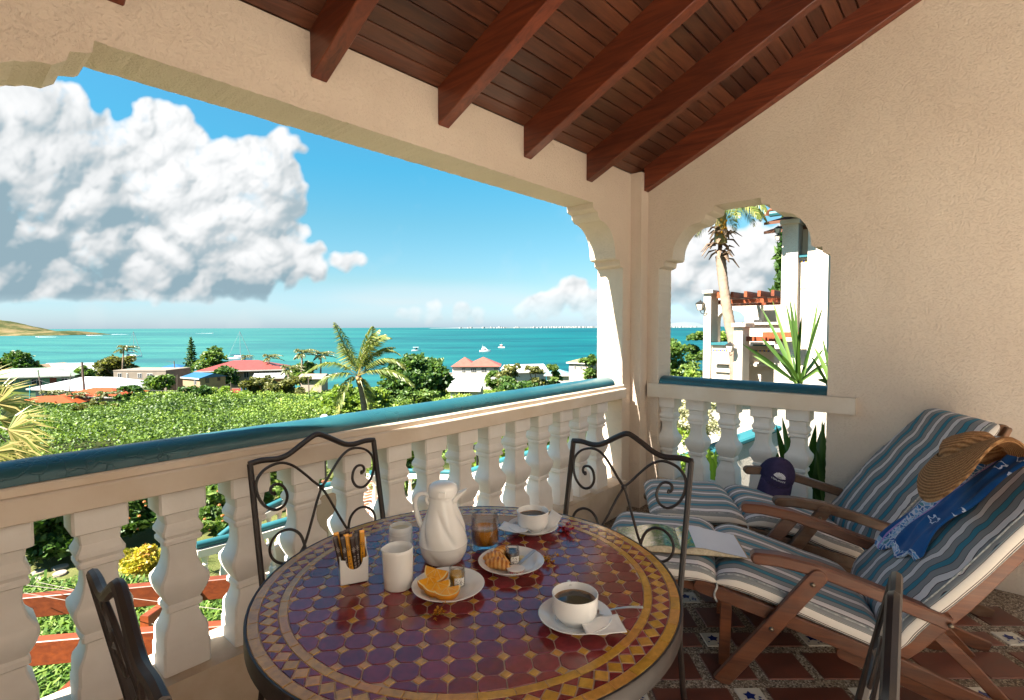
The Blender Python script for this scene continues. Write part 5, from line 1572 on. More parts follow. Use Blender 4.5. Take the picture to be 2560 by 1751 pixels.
# small jars
def jar_small(label, name, x, y, hgt, r, fillmat, fill, lip=True):
    root = thing(name, label, "jar", (x, y, PZ), 0)
    lobj("glass", MB().lathe([(0.0, 0.0), (r - 0.001, 0.0), (r, 0.002), (r, hgt - 0.012), (r - 0.002, hgt - 0.009), (r - 0.001, hgt - 0.006), (r - 0.001, hgt), (r - 0.0022, hgt + 0.0005), (r - 0.0030, hgt), (r - 0.0030, hgt - 0.008), (r - 0.0018, hgt - 0.012), (r - 0.0018, 0.003), (0.0, 0.003)], 40, cap=False), M_GLASS, root, smooth=True, angle=45)
    lobj("filling", MB().lathe([(0.0, 0.0032), (r - 0.0022, 0.0034), (r - 0.0022, fill), (0.0, fill - 0.0005)], 36, cap=False), fillmat, root, smooth=True, angle=45)
    a0 = math.atan2(-fv.y, -fv.x) + 0.45
    P = [[((r + 0.0005) * math.cos(a0 + t), (r + 0.0005) * math.sin(a0 + t), z) for z in (0.006, hgt * 0.58)] for t in [(-0.5 + k / 10) * 1.3 for k in range(11)]]
    lab = NT("printed_label"); nv = lab.noise(lab.mapped((260, 260, 420)), 1, 3)
    lab.set(col=lab.ramp(nv, [(0.40, (0.10, 0.08, 0.08)), (0.47, (0.72, 0.70, 0.66))]), rough=0.5)
    lobj("paper_label", MB().grid(P), lab.m, root, smooth=True, fix=False)
    return root
hn = NT("honey"); hn.set(col=(0.72, 0.40, 0.05), rough=0.1, trans=0.15, ior=1.4)
jar_small("tiny glass jar of golden honey on the orange plate", "honey_jar", PO.x + 0.008 + rv.x * 0.014 + fv.x * 0.012, PO.y + rv.y * 0.014 + fv.y * 0.012, 0.046, 0.0205, hn.m, 0.031)
jm = paint("dark_berry_jam", (0.018, 0.006, 0.012), 0.12, 0.2, 60, spec=0.6)
jar_small("tiny glass jar of dark berry jam on the croissant plate", "jam_jar", PC.x + rv.x * 0.003 + fv.x * 0.010, PC.y + rv.y * 0.003 + fv.y * 0.010, 0.044, 0.0200, jm, 0.034)

# croissants
def mat_crust():
    t = NT("croissant_crust"); v = t.co()
    a = t.n('Attribute', attribute_name='along').outputs['Fac']
    n = t.noise(v, 55, 5, 0.65)
    w = t.math('MULTIPLY_ADD', t.math('SINE', t.math('MULTIPLY', a, 42.0)), 0.16, n)
    t.set(col=t.ramp(w, [(0.28, (0.70, 0.42, 0.15)), (0.48, (0.60, 0.27, 0.055)), (0.66, (0.42, 0.14, 0.022)), (0.85, (0.22, 0.065, 0.014))]), rough=0.38, spec=0.5)
    t.bump(w, 0.5, 0.003); return t.m
M_CRUST = mat_crust()
def croissant(label, p0, p1, bend, rmax, zc):
    p0, p1 = Vector(p0), Vector(p1); d = (p1 - p0); L_ = d.length; d.normalize(); sd = d.cross(Z1)
    V = []; AL = []; n, m = 44, 20
    for i in range(n + 1):
        q = i / n; s = q * 2 - 1
        ridge = abs(((q * 6.0) % 1) - 0.5) * 2
        r = rmax * (max(0.0, 1 - abs(s) ** 2.1) ** 0.62) * (0.86 + 0.14 * ridge ** 0.6) + 0.0015
        c = p0 + d * (L_ * q) + sd * (bend * (1 - s * s)) + Z1 * (zc + r * 0.86)
        for k in range(m):
            a = 2 * math.pi * k / m
            V.append(c + (sd * math.cos(a) * 1.05 + Z1 * math.sin(a) * 0.9) * r + d * 0.006 * math.cos(a)); AL.append(q)
    F = [(i * m + k, i * m + (k + 1) % m, (i + 1) * m + (k + 1) % m, (i + 1) * m + k) for i in range(n) for k in range(m)]
    me = bpy.data.meshes.new("croissant"); me.from_pydata([tuple(v) for v in V], [], F)
    me.attributes.new("along", 'FLOAT', 'POINT').data.foreach_set('value', np.array(AL, np.float32))
    me.polygons.foreach_set('use_smooth', [True] * len(F)); me.materials.append(M_CRUST); me.update()
    o = bpy.data.objects.new("croissant", me); COL.objects.link(o)
    return tag(o, label, "croissant", "golden croissants on the plate")
cr = lambda r_, f_: PC + rv * r_ + fv * f_
croissant("front golden croissant lying next to the red butter portion", cr(-0.072, -0.012), cr(0.002, -0.040), -0.004, 0.0165, PZ)
croissant("golden croissant behind the front one at the left rim", cr(-0.076, 0.008), cr(-0.006, -0.008), 0.002, 0.0165, PZ + 0.006)
croissant("pale croissant tip rising at the back of the plate", cr(-0.046, 0.006), cr(-0.012, 0.050), 0.003, 0.0155, PZ + 0.012)
# butter portion, curl of butter, knife
bt = thing("butter_portion", "small red and white wrapped butter portion with a heart", "butter", (0, 0, PZ), 0)
bt.location = tuple(cr(0.012, -0.048) + Z1 * PZ); bt.rotation_euler = (0, 0, math.atan2(rv.y, rv.x) + 0.15)
wr = NT("butter_wrap"); sepw = wr.n('SeparateXYZ'); wr.l(wr.co('Generated'), sepw.inputs[0])
wr.set(col=wr.mix(wr.math('MULTIPLY', wr.math('GREATER_THAN', wr.noise(wr.co(), 190, 2), 0.5), wr.math('LESS_THAN', sepw.outputs[2], 0.75)), (0.74, 0.66, 0.58), (0.62, 0.03, 0.035)), rough=0.3)
lobj("wrapper", MB().lathe([(0.0, 0.0), (0.0185, 0.0), (0.0215, 0.006), (0.0235, 0.0115), (0.0245, 0.0125), (0.0235, 0.0135), (0.0, 0.0140)], 36, cap=False, fn=lambda a, r, z: r * (1 - 0.12 * abs(math.sin(a)))), wr.m, bt, smooth=True, angle=40)
heart = MB(); hp_ = [(0.0033 * (16 * math.sin(t) ** 3) / 16, 0.0033 * (13 * math.cos(t) - 5 * math.cos(2 * t) - 2 * math.cos(3 * t) - math.cos(4 * t)) / 16) for t in [2 * math.pi * k / 24 for k in range(24)]]
heart.add([(x + 0.001, -0.0212 - 0.0012, 0.0068 + z) for x, z in hp_], [tuple(range(24))])
lobj("heart", heart, paint("red_print", (0.62, 0.01, 0.012), 0.4), bt)
cu_ = obj("butter_curl", MB().lathe([(0.0, 0.0), (0.011, 0.0), (0.0125, 0.004), (0.010, 0.0085), (0.0, 0.0095)], 24, cap=False), paint("butter", (0.80, 0.60, 0.22), 0.35, 0.04, 30), None, smooth=True)
cu_.location = tuple(cr(0.028, 0.028) + Z1 * PZ); tag(cu_, "round pat of pale butter behind the jam jar", "butter")
k0, k1 = cr(0.020, -0.010) + Z1 * (PZ + 0.006), cr(0.066, 0.046) + Z1 * (PZ + 0.020)
kd = (k1 - k0).normalized(); ks = kd.cross(Z1).normalized()
mb = MB(); mb.plank(k0, k1, 0.010, 0.0018)
tag(obj("butter_knife", mb, M_STEEL, None), "short steel butter knife leaning on the croissant plate rim", "knife")

# flowers lying on the table
M_PETAL_Y = paint("yellow_petal", (0.72, 0.33, 0.008), 0.6, 0.15, 80); M_PETAL_R = paint("red_petal", (0.62, 0.012, 0.020), 0.55, 0.2, 80); M_STEM = paint("dry_stem", (0.30, 0.20, 0.04), 0.7, 0.1, 40); M_FLSTEM = paint("green_stem", (0.08, 0.13, 0.02), 0.7)
def flower(label, x, y, mat, seed, spread, n, stems=True, size=0.007):
    root = on_table("flower", label, "flower", x, y, 0)
    r = random.Random(seed); mb = MB()
    for k in range(n):
        c = Vector((r.gauss(0, spread), r.gauss(0, spread * 1.1), abs(r.gauss(0.006, 0.006)) + 0.002))
        for j in range(4):
            a = r.uniform(0, 6.28); t = r.uniform(-0.5, 0.9)
            d = Vector((math.cos(a) * math.cos(t), math.sin(a) * math.cos(t), math.sin(t))); s_ = d.cross(Vector((r.random(), r.random(), 1))).normalized()
            L_ = size * r.uniform(0.7, 1.3); q = c + d * L_; q.z = max(q.z, 0.001)
            mb.add([c, c + d * L_ * 0.5 + s_ * L_ * 0.42, q, c + d * L_ * 0.5 - s_ * L_ * 0.42], [(0, 1, 2, 3)])
    lobj("petals", mb, mat, root, smooth=False, fix=False)
    if stems:
        sm_ = MB()
        for k in range(9):
            a = math.atan2(rv.y, rv.x) + r.uniform(-0.32, 0.25); l = r.uniform(0.025, 0.055)
            sm_.tube([(0, 0, 0.006), (math.cos(a) * l * 0.5, math.sin(a) * l * 0.5, 0.005), (math.cos(a) * l, math.sin(a) * l, 0.0025)], 0.0004, 4)
        lobj("stamens", sm_, M_STEM, root)
        lobj("stem", MB().tube([(0, 0, 0.004), (-rv.x * 0.02, -rv.y * 0.02, 0.003), (-rv.x * 0.045, -rv.y * 0.045, 0.002)], 0.0009, 5), M_FLSTEM, root)
    return root
flower("yellow flower with long stamens lying in front of the orange plate", 0.749, 0.883, M_PETAL_Y, 3, 0.007, 26, True, 0.0065)
flower("yellow flower head lying right of the croissant plate", 1.126, 0.861, M_PETAL_Y, 9, 0.009, 24, False, 0.0085)
flower("small red flower lying beside the back saucer", 1.330, 0.953, M_PETAL_R, 14, 0.010, 16, False, 0.0120)
# ------------------------------------------------------------------ sea, ground, far shore
SEA = -16.6
def sstep(a, b, x):
    t = max(0.0, min(1.0, (x - a) / (b - a))); return t * t * (3 - 2 * t)
def gz(x, y):
    """ground level"""
    d = x * F0.x + y * F0.y; r = x * R0.x + y * R0.y
    z = -3.3 if d < 10 else -3.3 - 0.092 * (d - 10)
    if d > 150: z -= (d - 150) * 0.15
    q = r / max(d, 4)
    z += 3.6 * sstep(0.20, 0.42, q) * sstep(13, 26, d) * (1 - sstep(60, 140, d))
    z += 0.5 * mnoise.noise(Vector((x * 0.05, y * 0.05, 0))) * sstep(14, 30, d)
    return z
def DR(d, r): return F0 * d + R0 * r
mb = MB(); dl = [-60, -30, -14, -6, 0, 3, 6, 9, 12] + [12 + 4 * k for k in range(1, 36)] + [175, 200, 240]
rl = [-420, -300, -220] + [-180 + 9 * k for k in range(0, 41)] + [220, 300, 420]
mb.grid([[(lambda p: (p.x, p.y, gz(p.x, p.y)))(DR(d, r)) for r in rl] for d in dl])
def mat_ground():
    t = NT("hillside_ground"); v = t.co()
    n = t.noise(v, 0.5, 6, 0.65)
    t.set(col=t.ramp(n, [(0.3, (0.0147, 0.0231, 0.00672)), (0.55, (0.0357, 0.0441, 0.0126)), (0.75, (0.0672, 0.0588, 0.0252))]), rough=0.95, spec=0.1); return t.m
struct("hillside", mb, mat_ground(), smooth=True)

def mat_sea():
    t = NT("sea_water"); v = t.co()
    sep = t.n('SeparateXYZ'); t.l(v, sep.inputs[0])
    dd = t.math('ADD', t.math('MULTIPLY', sep.outputs[0], F0.x), t.math('MULTIPLY', sep.outputs[1], F0.y))
    rr = t.math('ADD', t.math('MULTIPLY', sep.outputs[0], R0.x), t.math('MULTIPLY', sep.outputs[1], R0.y))
    q = t.math('DIVIDE', rr, t.math('MAXIMUM', dd, 30.0))                    # shallow bay on the left, deep channel to the right
    ld = t.math('LOGARITHM', t.math('MAXIMUM', dd, 50.0), 10.0)
    cmb = t.n('CombineXYZ'); t.l(t.math('MULTIPLY', ld, 5.2), cmb.inputs[0]); t.l(t.math('MULTIPLY', q, 0.9), cmb.inputs[1])
    n = t.noise(cmb.outputs[0], 2.4, 4, 0.6, 0.4)
    shallow = t.ramp(n, [(0.36, (0.0153, 0.0731, 0.0833)), (0.5, (0.0187, 0.0969, 0.0969)), (0.64, (0.0289, 0.1224, 0.1088))])
    deep = t.ramp(n, [(0.36, (0.00068, 0.0357, 0.051)), (0.5, (0.00136, 0.0578, 0.0697)), (0.64, (0.00272, 0.0799, 0.085))])
    k = t.ramp(t.math('ADD', t.math('MULTIPLY_ADD', q, 0.95, 0.62), t.math('MULTIPLY', t.math('SUBTRACT', n, 0.5), 0.3)), [(0.12, (0, 0, 0)), (0.72, (1, 1, 1))])
    col = t.mix(k, shallow, deep)
    near = t.ramp(ld, [(0.0, (0, 0, 0)), (1.0, (0, 0, 0))])
    fine = t.n('CombineXYZ'); t.l(t.math('MULTIPLY', ld, 70.0), fine.inputs[0]); t.l(t.math('MULTIPLY', q, 14.0), fine.inputs[1])
    f = t.noise(fine.outputs[0], 1.5, 4, 0.7)
    col = t.mix(1.0, col, t.math('MULTIPLY_ADD', f, 0.55, 0.72), 'MULTIPLY')
    t.set(col=col, rough=0.5, spec=0.08)
    t.bump(t.noise(v, 0.35, 5, 0.7), 0.5, 0.4)
    return t.m
mb = MB(); rings = [0, 120, 200, 350, 600, 1000, 2000, 4000, 9000, 20000, 45000, 85000]
for k, R in enumerate(rings[1:]):
    for j in range(64):
        a = 2 * math.pi * j / 64; mb.v.append((R * math.cos(a), R * math.sin(a), SEA))
for k in range(len(rings) - 2):
    for j in range(64): mb.f.append((k * 64 + j, k * 64 + (j + 1) % 64, (k + 1) * 64 + (j + 1) % 64, (k + 1) * 64 + j))
mb.f.append(tuple(range(63, -1, -1)))
struct("sea", mb, mat_sea())
# courtyard behind the camera, unseen: warm paving added to bounce sunlight inside
struct("bounce_ground", MB().box(-16, -0.51, -16, 1.2, FZ - 0.3, FZ - 0.01), paint("warm_bounce_paving", (0.62, 0.46, 0.33), 0.8, 0.1, 2))
struct("villa_base", MB().box(E1, W1, -3.0, 2.235, -3.6, FZ - 0.256), M_SMOOTH)

def ridge_mesh(px0, px1, D, prof, thick, seed, n=60):
    """a headland: skyline heights over sea along the view, with a rounded body"""
    mb = MB(); P = []
    for i in range(n + 1):
        q = i / n; px = px0 + (px1 - px0) * q
        hmax = np.interp(q, [p for p, _ in prof], [h for _, h in prof]) * (1 + 0.10 * mnoise.noise(Vector((q * 14, seed, 0))))
        row = []
        for j in range(9):
            s = j / 8; dd = D + (s - 0.5) * thick
            c = at(px, 818, D); c = Vector((c.x, c.y, 0)) + F0 * ((s - 0.5) * thick)
            row.append((c.x, c.y, SEA - 1 + hmax * math.sin(math.pi * min(1, s * 1.0)) ** 0.8 * (1 + 0.08 * mnoise.noise(Vector((q * 30, s * 6, seed))))))
        P.append(row)
    return mb.grid(P)
def mat_land():
    t = NT("dry_headland"); v = t.co()
    n = t.noise(v, 0.016, 7, 0.7)
    t.set(col=t.ramp(n, [(0.33, (0.0231, 0.0315, 0.01176)), (0.47, (0.0504, 0.0567, 0.021)), (0.56, (0.1134, 0.0903, 0.042)), (0.68, (0.1512, 0.1134, 0.063))]), rough=0.95, spec=0.05)
    return t.m
M_LAND = mat_land()
struct("headland", ridge_mesh(-160, 207, 1500, [(0, 70), (0.25, 56), (0.45, 43), (0.55, 32), (0.63, 22), (0.70, 14), (0.8, 12.5), (0.9, 13), (0.95, 11), (1, 2)], 260, 1.0), M_LAND, smooth=True)
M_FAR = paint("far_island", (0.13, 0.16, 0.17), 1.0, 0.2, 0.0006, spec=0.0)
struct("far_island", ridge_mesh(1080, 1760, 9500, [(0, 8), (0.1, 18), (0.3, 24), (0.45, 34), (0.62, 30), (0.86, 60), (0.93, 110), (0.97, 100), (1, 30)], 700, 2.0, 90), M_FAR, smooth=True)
# town along the far shore: scattered white houses too small to pick apart
mb = MB(); r = random.Random(4)
for k in range(150):
    px = r.choice((r.uniform(1150, 1490), r.uniform(1380, 1490), r.uniform(1640, 1740))); c = at(px, 818, 9100); s = r.uniform(6, 20)
    mb.box(c.x - s, c.x + s, c.y - s, c.y + s, SEA + 2, SEA + r.uniform(12, 30))
o = obj("shore_town", mb, paint("white_town", (0.3, 0.29, 0.28), 0.9), None); o['kind'] = 'stuff'
o['label'] = "white buildings of a far town along the low island shore"

# ------------------------------------------------------------------ foliage
G_LIME = mat_leaf("lime_leaf", [(0.0, (0.03988, 0.0725, 0.0087)), (0.5, (0.09788, 0.1486, 0.0203)), (1.0, (0.1812, 0.2175, 0.03988))])
G_DARK = mat_leaf("deep_green_leaf", [(0.0, (0.01015, 0.029, 0.0058)), (0.5, (0.02755, 0.06162, 0.0116)), (1.0, (0.0725, 0.1124, 0.02175))])
G_MID = mat_leaf("mid_green_leaf", [(0.0, (0.02175, 0.04713, 0.0087)), (0.5, (0.058, 0.1015, 0.01885)), (1.0, (0.1232, 0.1559, 0.03625))])
G_OLIVE = mat_leaf("olive_leaf", [(0.0, (0.029, 0.0348, 0.01015)), (0.5, (0.07612, 0.0812, 0.02175)), (1.0, (0.145, 0.1341, 0.04713))])
G_YEL = mat_leaf("croton_leaf", [(0.0, (0.087, 0.1087, 0.01087)), (0.45, (0.2465, 0.2102, 0.02538)), (0.8, (0.377, 0.29, 0.0435)), (1.0, (0.29, 0.116, 0.0435))])
G_SCRUB = mat_leaf("scrub_leaf", [(0.0, (0.0198, 0.0414, 0.009)), (0.25, (0.0522, 0.0855, 0.0162)), (0.5, (0.0945, 0.1485, 0.0252)), (0.75, (0.1575, 0.207, 0.0378)), (1.0, (0.27, 0.27, 0.0675))], trans=0.3)
G_PALE = mat_leaf("pale_blossom_leaf", [(0.0, (0.0725, 0.087, 0.03625)), (0.5, (0.261, 0.2465, 0.1595)), (1.0, (0.4205, 0.3915, 0.29))])
G_GRAPE = mat_leaf("sea_grape_leaf", [(0.0, (0.058, 0.09425, 0.0145)), (0.4, (0.1812, 0.174, 0.0435)), (0.7, (0.348, 0.2175, 0.1305)), (1.0, (0.3045, 0.087, 0.0435))])
G_PALM = mat_leaf("palm_leaf", [(0.0, (0.03263, 0.05437, 0.0116)), (0.5, (0.09062, 0.1124, 0.02538)), (0.85, (0.203, 0.1812, 0.05437)), (1.0, (0.3045, 0.2392, 0.09425))], rough=0.35, trans=0.3)
G_PALMD = mat_leaf("dark_palm_leaf", [(0.0, (0.02175, 0.03625, 0.01015)), (0.5, (0.06162, 0.0725, 0.02175)), (1.0, (0.1595, 0.1341, 0.05437))], rough=0.4, trans=0.25)
M_BARK = paint("bark", (0.17, 0.12, 0.085), 0.95, 0.25, 6, 0.8, 20, 0.02, 0.1)
M_PTRUNK = paint("palm_trunk", (0.27, 0.20, 0.15), 0.9, 0.2, 5, 0.8, 12, 0.02, 0.1)

def crown_arrays(blobs, n, size, seed, aspect=1.7, flat=0.35, shell=(0.70, 1.06)):
    """leaf quads over a heap of blobs (x, y, z, r, squash)"""
    r = np.random.RandomState(seed); B = np.array(blobs, float)
    w = B[:, 3] ** 2; idx = r.choice(len(B), n, p=w / w.sum())
    d = r.normal(size=(n, 3)); d /= np.linalg.norm(d, axis=1)[:, None]
    d[:, 2] = np.where(d[:, 2] < -0.35, -d[:, 2], d[:, 2])
    rr = B[idx, 3] * r.uniform(shell[0], shell[1], n) * (1 + 0.16 * np.sin(d[:, 0] * 9 + idx) * np.sin(d[:, 1] * 8 + idx * 2) + 0.12 * np.sin(d[:, 2] * 11 + idx))
    C = B[idx, :3] + d * rr[:, None] * np.stack([np.ones(n), np.ones(n), B[idx, 4]], 1)
    V, F = leaf_cloud(C, size, aspect=aspect, seed=seed + 1, flat=flat)
    bt = r.uniform(-0.2, 0.2, len(B))
    tone = np.clip(r.beta(2, 2.4, n) + bt[idx], 0, 1)
    return V, F, tone
def blob_heap(w, hgt, n, seed, top=0.55):
    """blobs for a crown w wide and hgt high, standing on z = 0"""
    r = random.Random(seed); out = []
    for k in range(n):
        a = r.uniform(0, 2 * math.pi); q = math.sqrt(r.random()); z = r.uniform(0.18, 0.85)
        lim = math.sqrt(max(0.05, 1 - (abs(z - 0.45) / 0.58) ** 2))
        rr = w * 0.5 * r.uniform(0.26, 0.42)
        out.append((math.cos(a) * q * (w / 2 - rr * 0.7) * lim, math.sin(a) * q * (w / 2 - rr * 0.7) * lim, z * hgt, min(rr, hgt * 0.30), r.uniform(0.7, 0.95)))
    return out
def tree(label, px, ytop, halfw, D, mat, seed, name="broadleaf_tree", nblob=14, leaf=None, n=None, group=None, trunk=True, cat="tree", crownfrac=0.72, ybase=None):
    p = xat(px, D); g = gz(p.x, p.y) if ybase is None else zat(px, ybase, D)
    top = zat(px, ytop, D); H = max(1.2, top - g); w = 2 * halfw * D / FPX
    root = thing(name, label, cat, (p.x, p.y, g), 0, group)
    leaf = leaf or max(0.10, D * 0.0042)
    ch_ = H * crownfrac if trunk else H
    bl = blob_heap(w, ch_ * 1.02, nblob, seed)
    n = n or int(min(16000, max(900, 2.6 * (w * w * 0.8 + w * ch_ * 2.2) / (leaf * leaf * 0.85))))
    V, F, tone = crown_arrays(bl, n, leaf, seed)
    V[:, 2] += H - ch_
    V[:, 2] *= (H / max(H, V[:, 2].max()))
    link("crown", np_mesh("crown", V, F, mat, tone), root)
    if trunk:
        r = random.Random(seed)
        tb = MB().tube([(0, 0, -0.3), (0.04 * w * r.uniform(-1, 1), 0.03 * w, (H - ch_) * 0.6), (0.05 * w * r.uniform(-1, 1), 0, H - ch_ * 0.75)], [0.030 * H + 0.03, 0.024 * H + 0.02, 0.016 * H + 0.015], 8)
        for k in range(5):
            b = bl[k * len(bl) // 5]; z0 = H - ch_ * 0.85
            tb.tube([(0, 0, z0), (b[0] * 0.5, b[1] * 0.5, (z0 + H - ch_ + b[2]) / 2), (b[0], b[1], H - ch_ + b[2])], [0.016 * H + 0.012, 0.010 * H + 0.01, 0.006 * H], 6)
        obj("trunk", tb, M_BARK, root, smooth=True, world=False)
    return root

# scrub covering the slope below the garden, joined into one mass
def scrub():
    r = np.random.RandomState(3); pts = []
    for _ in range(5200):
        d = math.sqrt(r.uniform(15 ** 2, 96 ** 2)); q = r.uniform(-1.12, 0.17)
        pts.append((d, q * d))
    Vs, Fs, Ts = [], [], []; off = 0; kept = 0
    for i, (d, rr) in enumerate(pts):
        if d < 26 and r.rand() < 0.3: continue
        p = DR(d, rr); nz_ = mnoise.noise(Vector((p.x * 0.075, p.y * 0.075, 3.3))); nz2 = mnoise.noise(Vector((p.x * 0.03, p.y * 0.03, 9.3)))
        if kept >= 2500: break
        kept += 1
        w = r.uniform(0.9, 2.0) * (1 + 0.35 * nz_) + d * 0.006; h_ = r.uniform(0.7, 1.25) * (1.2 + 0.9 * max(0, nz_)) + d * 0.004
        if -0.27 < rr / d < 0.15 and d > 30: h_ *= 0.8
        if rr / d < -0.72 and d > 34: h_ *= 0.45
        if d > 66: h_ *= 0.6
        if rr / d < -0.72 and d > 62: continue
        leaf = max(0.075, d * 0.0028)
        n = int(min(420, max(150, 1.0 * w * w * 2.4 / (leaf * leaf))))
        g = gz(p.x, p.y)
        B = [(r.uniform(-.4, .4) * w, r.uniform(-.4, .4) * w, h_ * r.uniform(0.35, 0.7), w * r.uniform(0.32, 0.5), min(1.0, h_ / w)) for _ in range(4)]
        V, F, T = crown_arrays(B, n, leaf, i, flat=0.3)
        V += np.array([p.x, p.y, g])
        patch = 0.42 * nz_ + 0.34 * nz2 + 0.14 * sstep(-0.75, -0.1, rr / d) - 0.16
        Vs.append(V); Fs.append(F + off); Ts.append(np.clip(T * 0.75 + 0.16 + patch, 0, 1)); off += len(V)
    me = np_mesh("scrub", np.concatenate(Vs), np.concatenate(Fs), G_SCRUB, np.concatenate(Ts))
    o = link("scrub", me); o['kind'] = 'stuff'; o['label'] = "green scrub covering the slope between the garden and the village"
scrub()

tree("dark spreading tree at the far left edge above the beige roofs", 32, 874, 62, 116, G_DARK, 21, nblob=16)
tree("small round bright tree behind the thick pole", 208, 908, 27, 103, G_MID, 22)
tree("tall mixed tree with rusty leaves behind the concrete house", 287, 884, 46, 112, G_OLIVE, 23, nblob=16)
tree("big round tree beside the tall pine on the shore", 525, 864, 39, 117, G_MID, 24, nblob=22)
tree("bright lobed tree left of the little blue-roofed house", 400, 936, 40, 82, G_MID, 25, nblob=20)
tree("dark low tree in front of the long white roof", 318, 962, 46, 66, G_DARK, 26, nblob=16)
tree("dark mango-like tree in front of the big red roof", 553, 912, 44, 96, G_DARK, 27, nblob=18)
tree("olive tree in front of the small brown house", 648, 938, 52, 70, G_OLIVE, 28, nblob=20)
tree("olive thorny tree right of the brown house", 735, 938, 42, 72, G_OLIVE, 29)
tree("green tree under the small palms at the shore", 752, 902, 44, 100, G_MID, 30, nblob=16)
tree("bushy hedge tree behind the blue-roofed house", 455, 912, 46, 108, G_MID, 31)
tree("low dark umbrella tree in the middle of the scrub", 478, 962, 40, 62, G_DARK, 32, nblob=16)
tree("light green bushy tree at the left of the scrub", 235, 1010, 60, 52, G_OLIVE, 33, nblob=18)
tree("wispy green tree by the red garden wall", 540, 965, 34, 66, G_LIME, 34)
tree("big round glossy tree right of the coconut palm", 1035, 882, 92, 44, G_DARK, 35, nblob=34, n=15000, leaf=0.24)
tree("bright lime tree beneath the coconut palm", 905, 960, 105, 33, G_LIME, 36, nblob=26, n=13000, leaf=0.18)
tree("lime bush in front of the big round tree", 1050, 965, 60, 31, G_MID, 37, nblob=16)
tree("feathery dark tree left of the white roof on the right", 1273, 898, 34, 60, G_OLIVE, 38, name="broadleaf_tree", nblob=18)
tree("feathery tree in front of the white roof", 1338, 905, 32, 62, G_OLIVE, 39, nblob=16)
tree("slim bright tree in front of the pale teal roof", 1385, 900, 24, 64, G_MID, 40)
tree("low green bush at the corner of the twin-roofed house", 1232, 922, 24, 72, G_MID, 41)
tree("thick green bush below the feathery trees", 1290, 942, 62, 46, G_DARK, 42, nblob=18)
tree("low lime bush on the dry lawn by the shed", 1235, 972, 34, 40, G_LIME, 43)
tree("young tree right of the cream house by the pillar", 1478, 880, 34, 60, G_MID, 44)
tree("round bush at the left foot of the twin-roofed house", 1120, 935, 26, 90, G_MID, 45)
for i, (px, yt, hw, D, lab) in enumerate([(1375, 972, 34, 17.5, "yellow croton bush at the left end of the row behind the handrail"), (1420, 950, 36, 18.5, "yellow croton bush in the middle of the row behind the handrail"), (1468, 938, 34, 19.5, "yellow croton bush nearest the stucco pillar")]):
    tree(lab, px, yt, hw, D, G_YEL, 50 + i, name="croton_bush", nblob=12, leaf=0.16, n=1500, group="yellow croton bushes", trunk=False, cat="bush")
# right-hand window
tree("spreading green tree on the rise left of the white villa", 1695, 842, 58, 36, G_MID, 61, nblob=20, trunk=False, ybase=985)
tree("thin-topped tree just left of the villa pillar", 1745, 812, 34, 30, G_MID, 62, nblob=14, trunk=False, ybase=985)
tree("green tree seen through the villa arch", 1818, 812, 42, 30, G_LIME, 63, nblob=16, trunk=False, ybase=985)
tree("taller green tree behind the villa arch pier", 1862, 790, 32, 32, G_MID, 64, nblob=14, trunk=False, ybase=985)
tree("glossy broad-leaved bush behind the dark handrail", 1712, 888, 46, 15, G_LIME, 65, name="leafy_bush", leaf=0.10, trunk=False, cat="bush", nblob=18)
tree("cream-leaved bush at the left edge of the small arch", 1664, 884, 30, 19, G_PALE, 66, name="leafy_bush", leaf=0.10, trunk=False, cat="bush")
tree("sea grape bush with reddish round leaves above the dark handrail", 1738, 930, 34, 11.5, G_GRAPE, 67, name="leafy_bush", leaf=0.16, trunk=False, cat="bush", n=420)

# Norfolk pines: whorls of drooping branches with needle tufts
def norfolk(label, px, ytop, ybase, halfw, D, seed, tiers=16):
    p = xat(px, D); g = zat(px, ybase, D); H = zat(px, ytop, D) - g; R = halfw * D / FPX
    root = thing("norfolk_pine", label, "pine", (p.x, p.y, g), 0)
    obj("trunk", MB().tube([(0, 0, 0), (0, 0, H * 0.6), (0, 0, H)], [0.022 * H, 0.013 * H, 0.003 * H], 8), M_BARK, root, smooth=True, world=False)
    r = np.random.RandomState(seed); C = []
    br = MB()
    for k in range(tiers):
        q = k / (tiers - 1); z = H * (0.10 + 0.87 * q); L_ = R * (1.0 - q) ** 0.8 + 0.05 * R
        for j in range(6):
            a = 2 * math.pi * (j / 6 + 0.13 * k) + r.uniform(-.2, .2); l = L_ * r.uniform(0.7, 1.1)
            e = Vector((math.cos(a) * l, math.sin(a) * l, z + l * 0.18)); br.tube([(0, 0, z), e], [0.006 * H * (1.1 - q), 0.002 * H], 4)
            n = max(8, int(30 * l / R))
            for s in np.linspace(0.25, 1.05, n): C.append((e.x * s + r.normal() * 0.02 * H * 0.5, e.y * s + r.normal() * 0.01 * H, z + (e.z - z) * s + abs(r.normal()) * 0.012 * H))
    obj("branches", br, M_BARK, root, world=False)
    C = np.array(C); V, F = leaf_cloud(C, max(0.09, H * 0.030), aspect=2.6, seed=seed, flat=-0.3)
    link("needles", np_mesh("needles", V, F, G_DARK, r.rand(len(F)) * 0.8), root)
norfolk("tall narrow pine on the shore beside the round tree", 476, 845, 930, 16, 118, 1, 15)
norfolk("tall pine half hidden by the white villa tower", 1962, 520, 905, 34, 24, 2, 24)

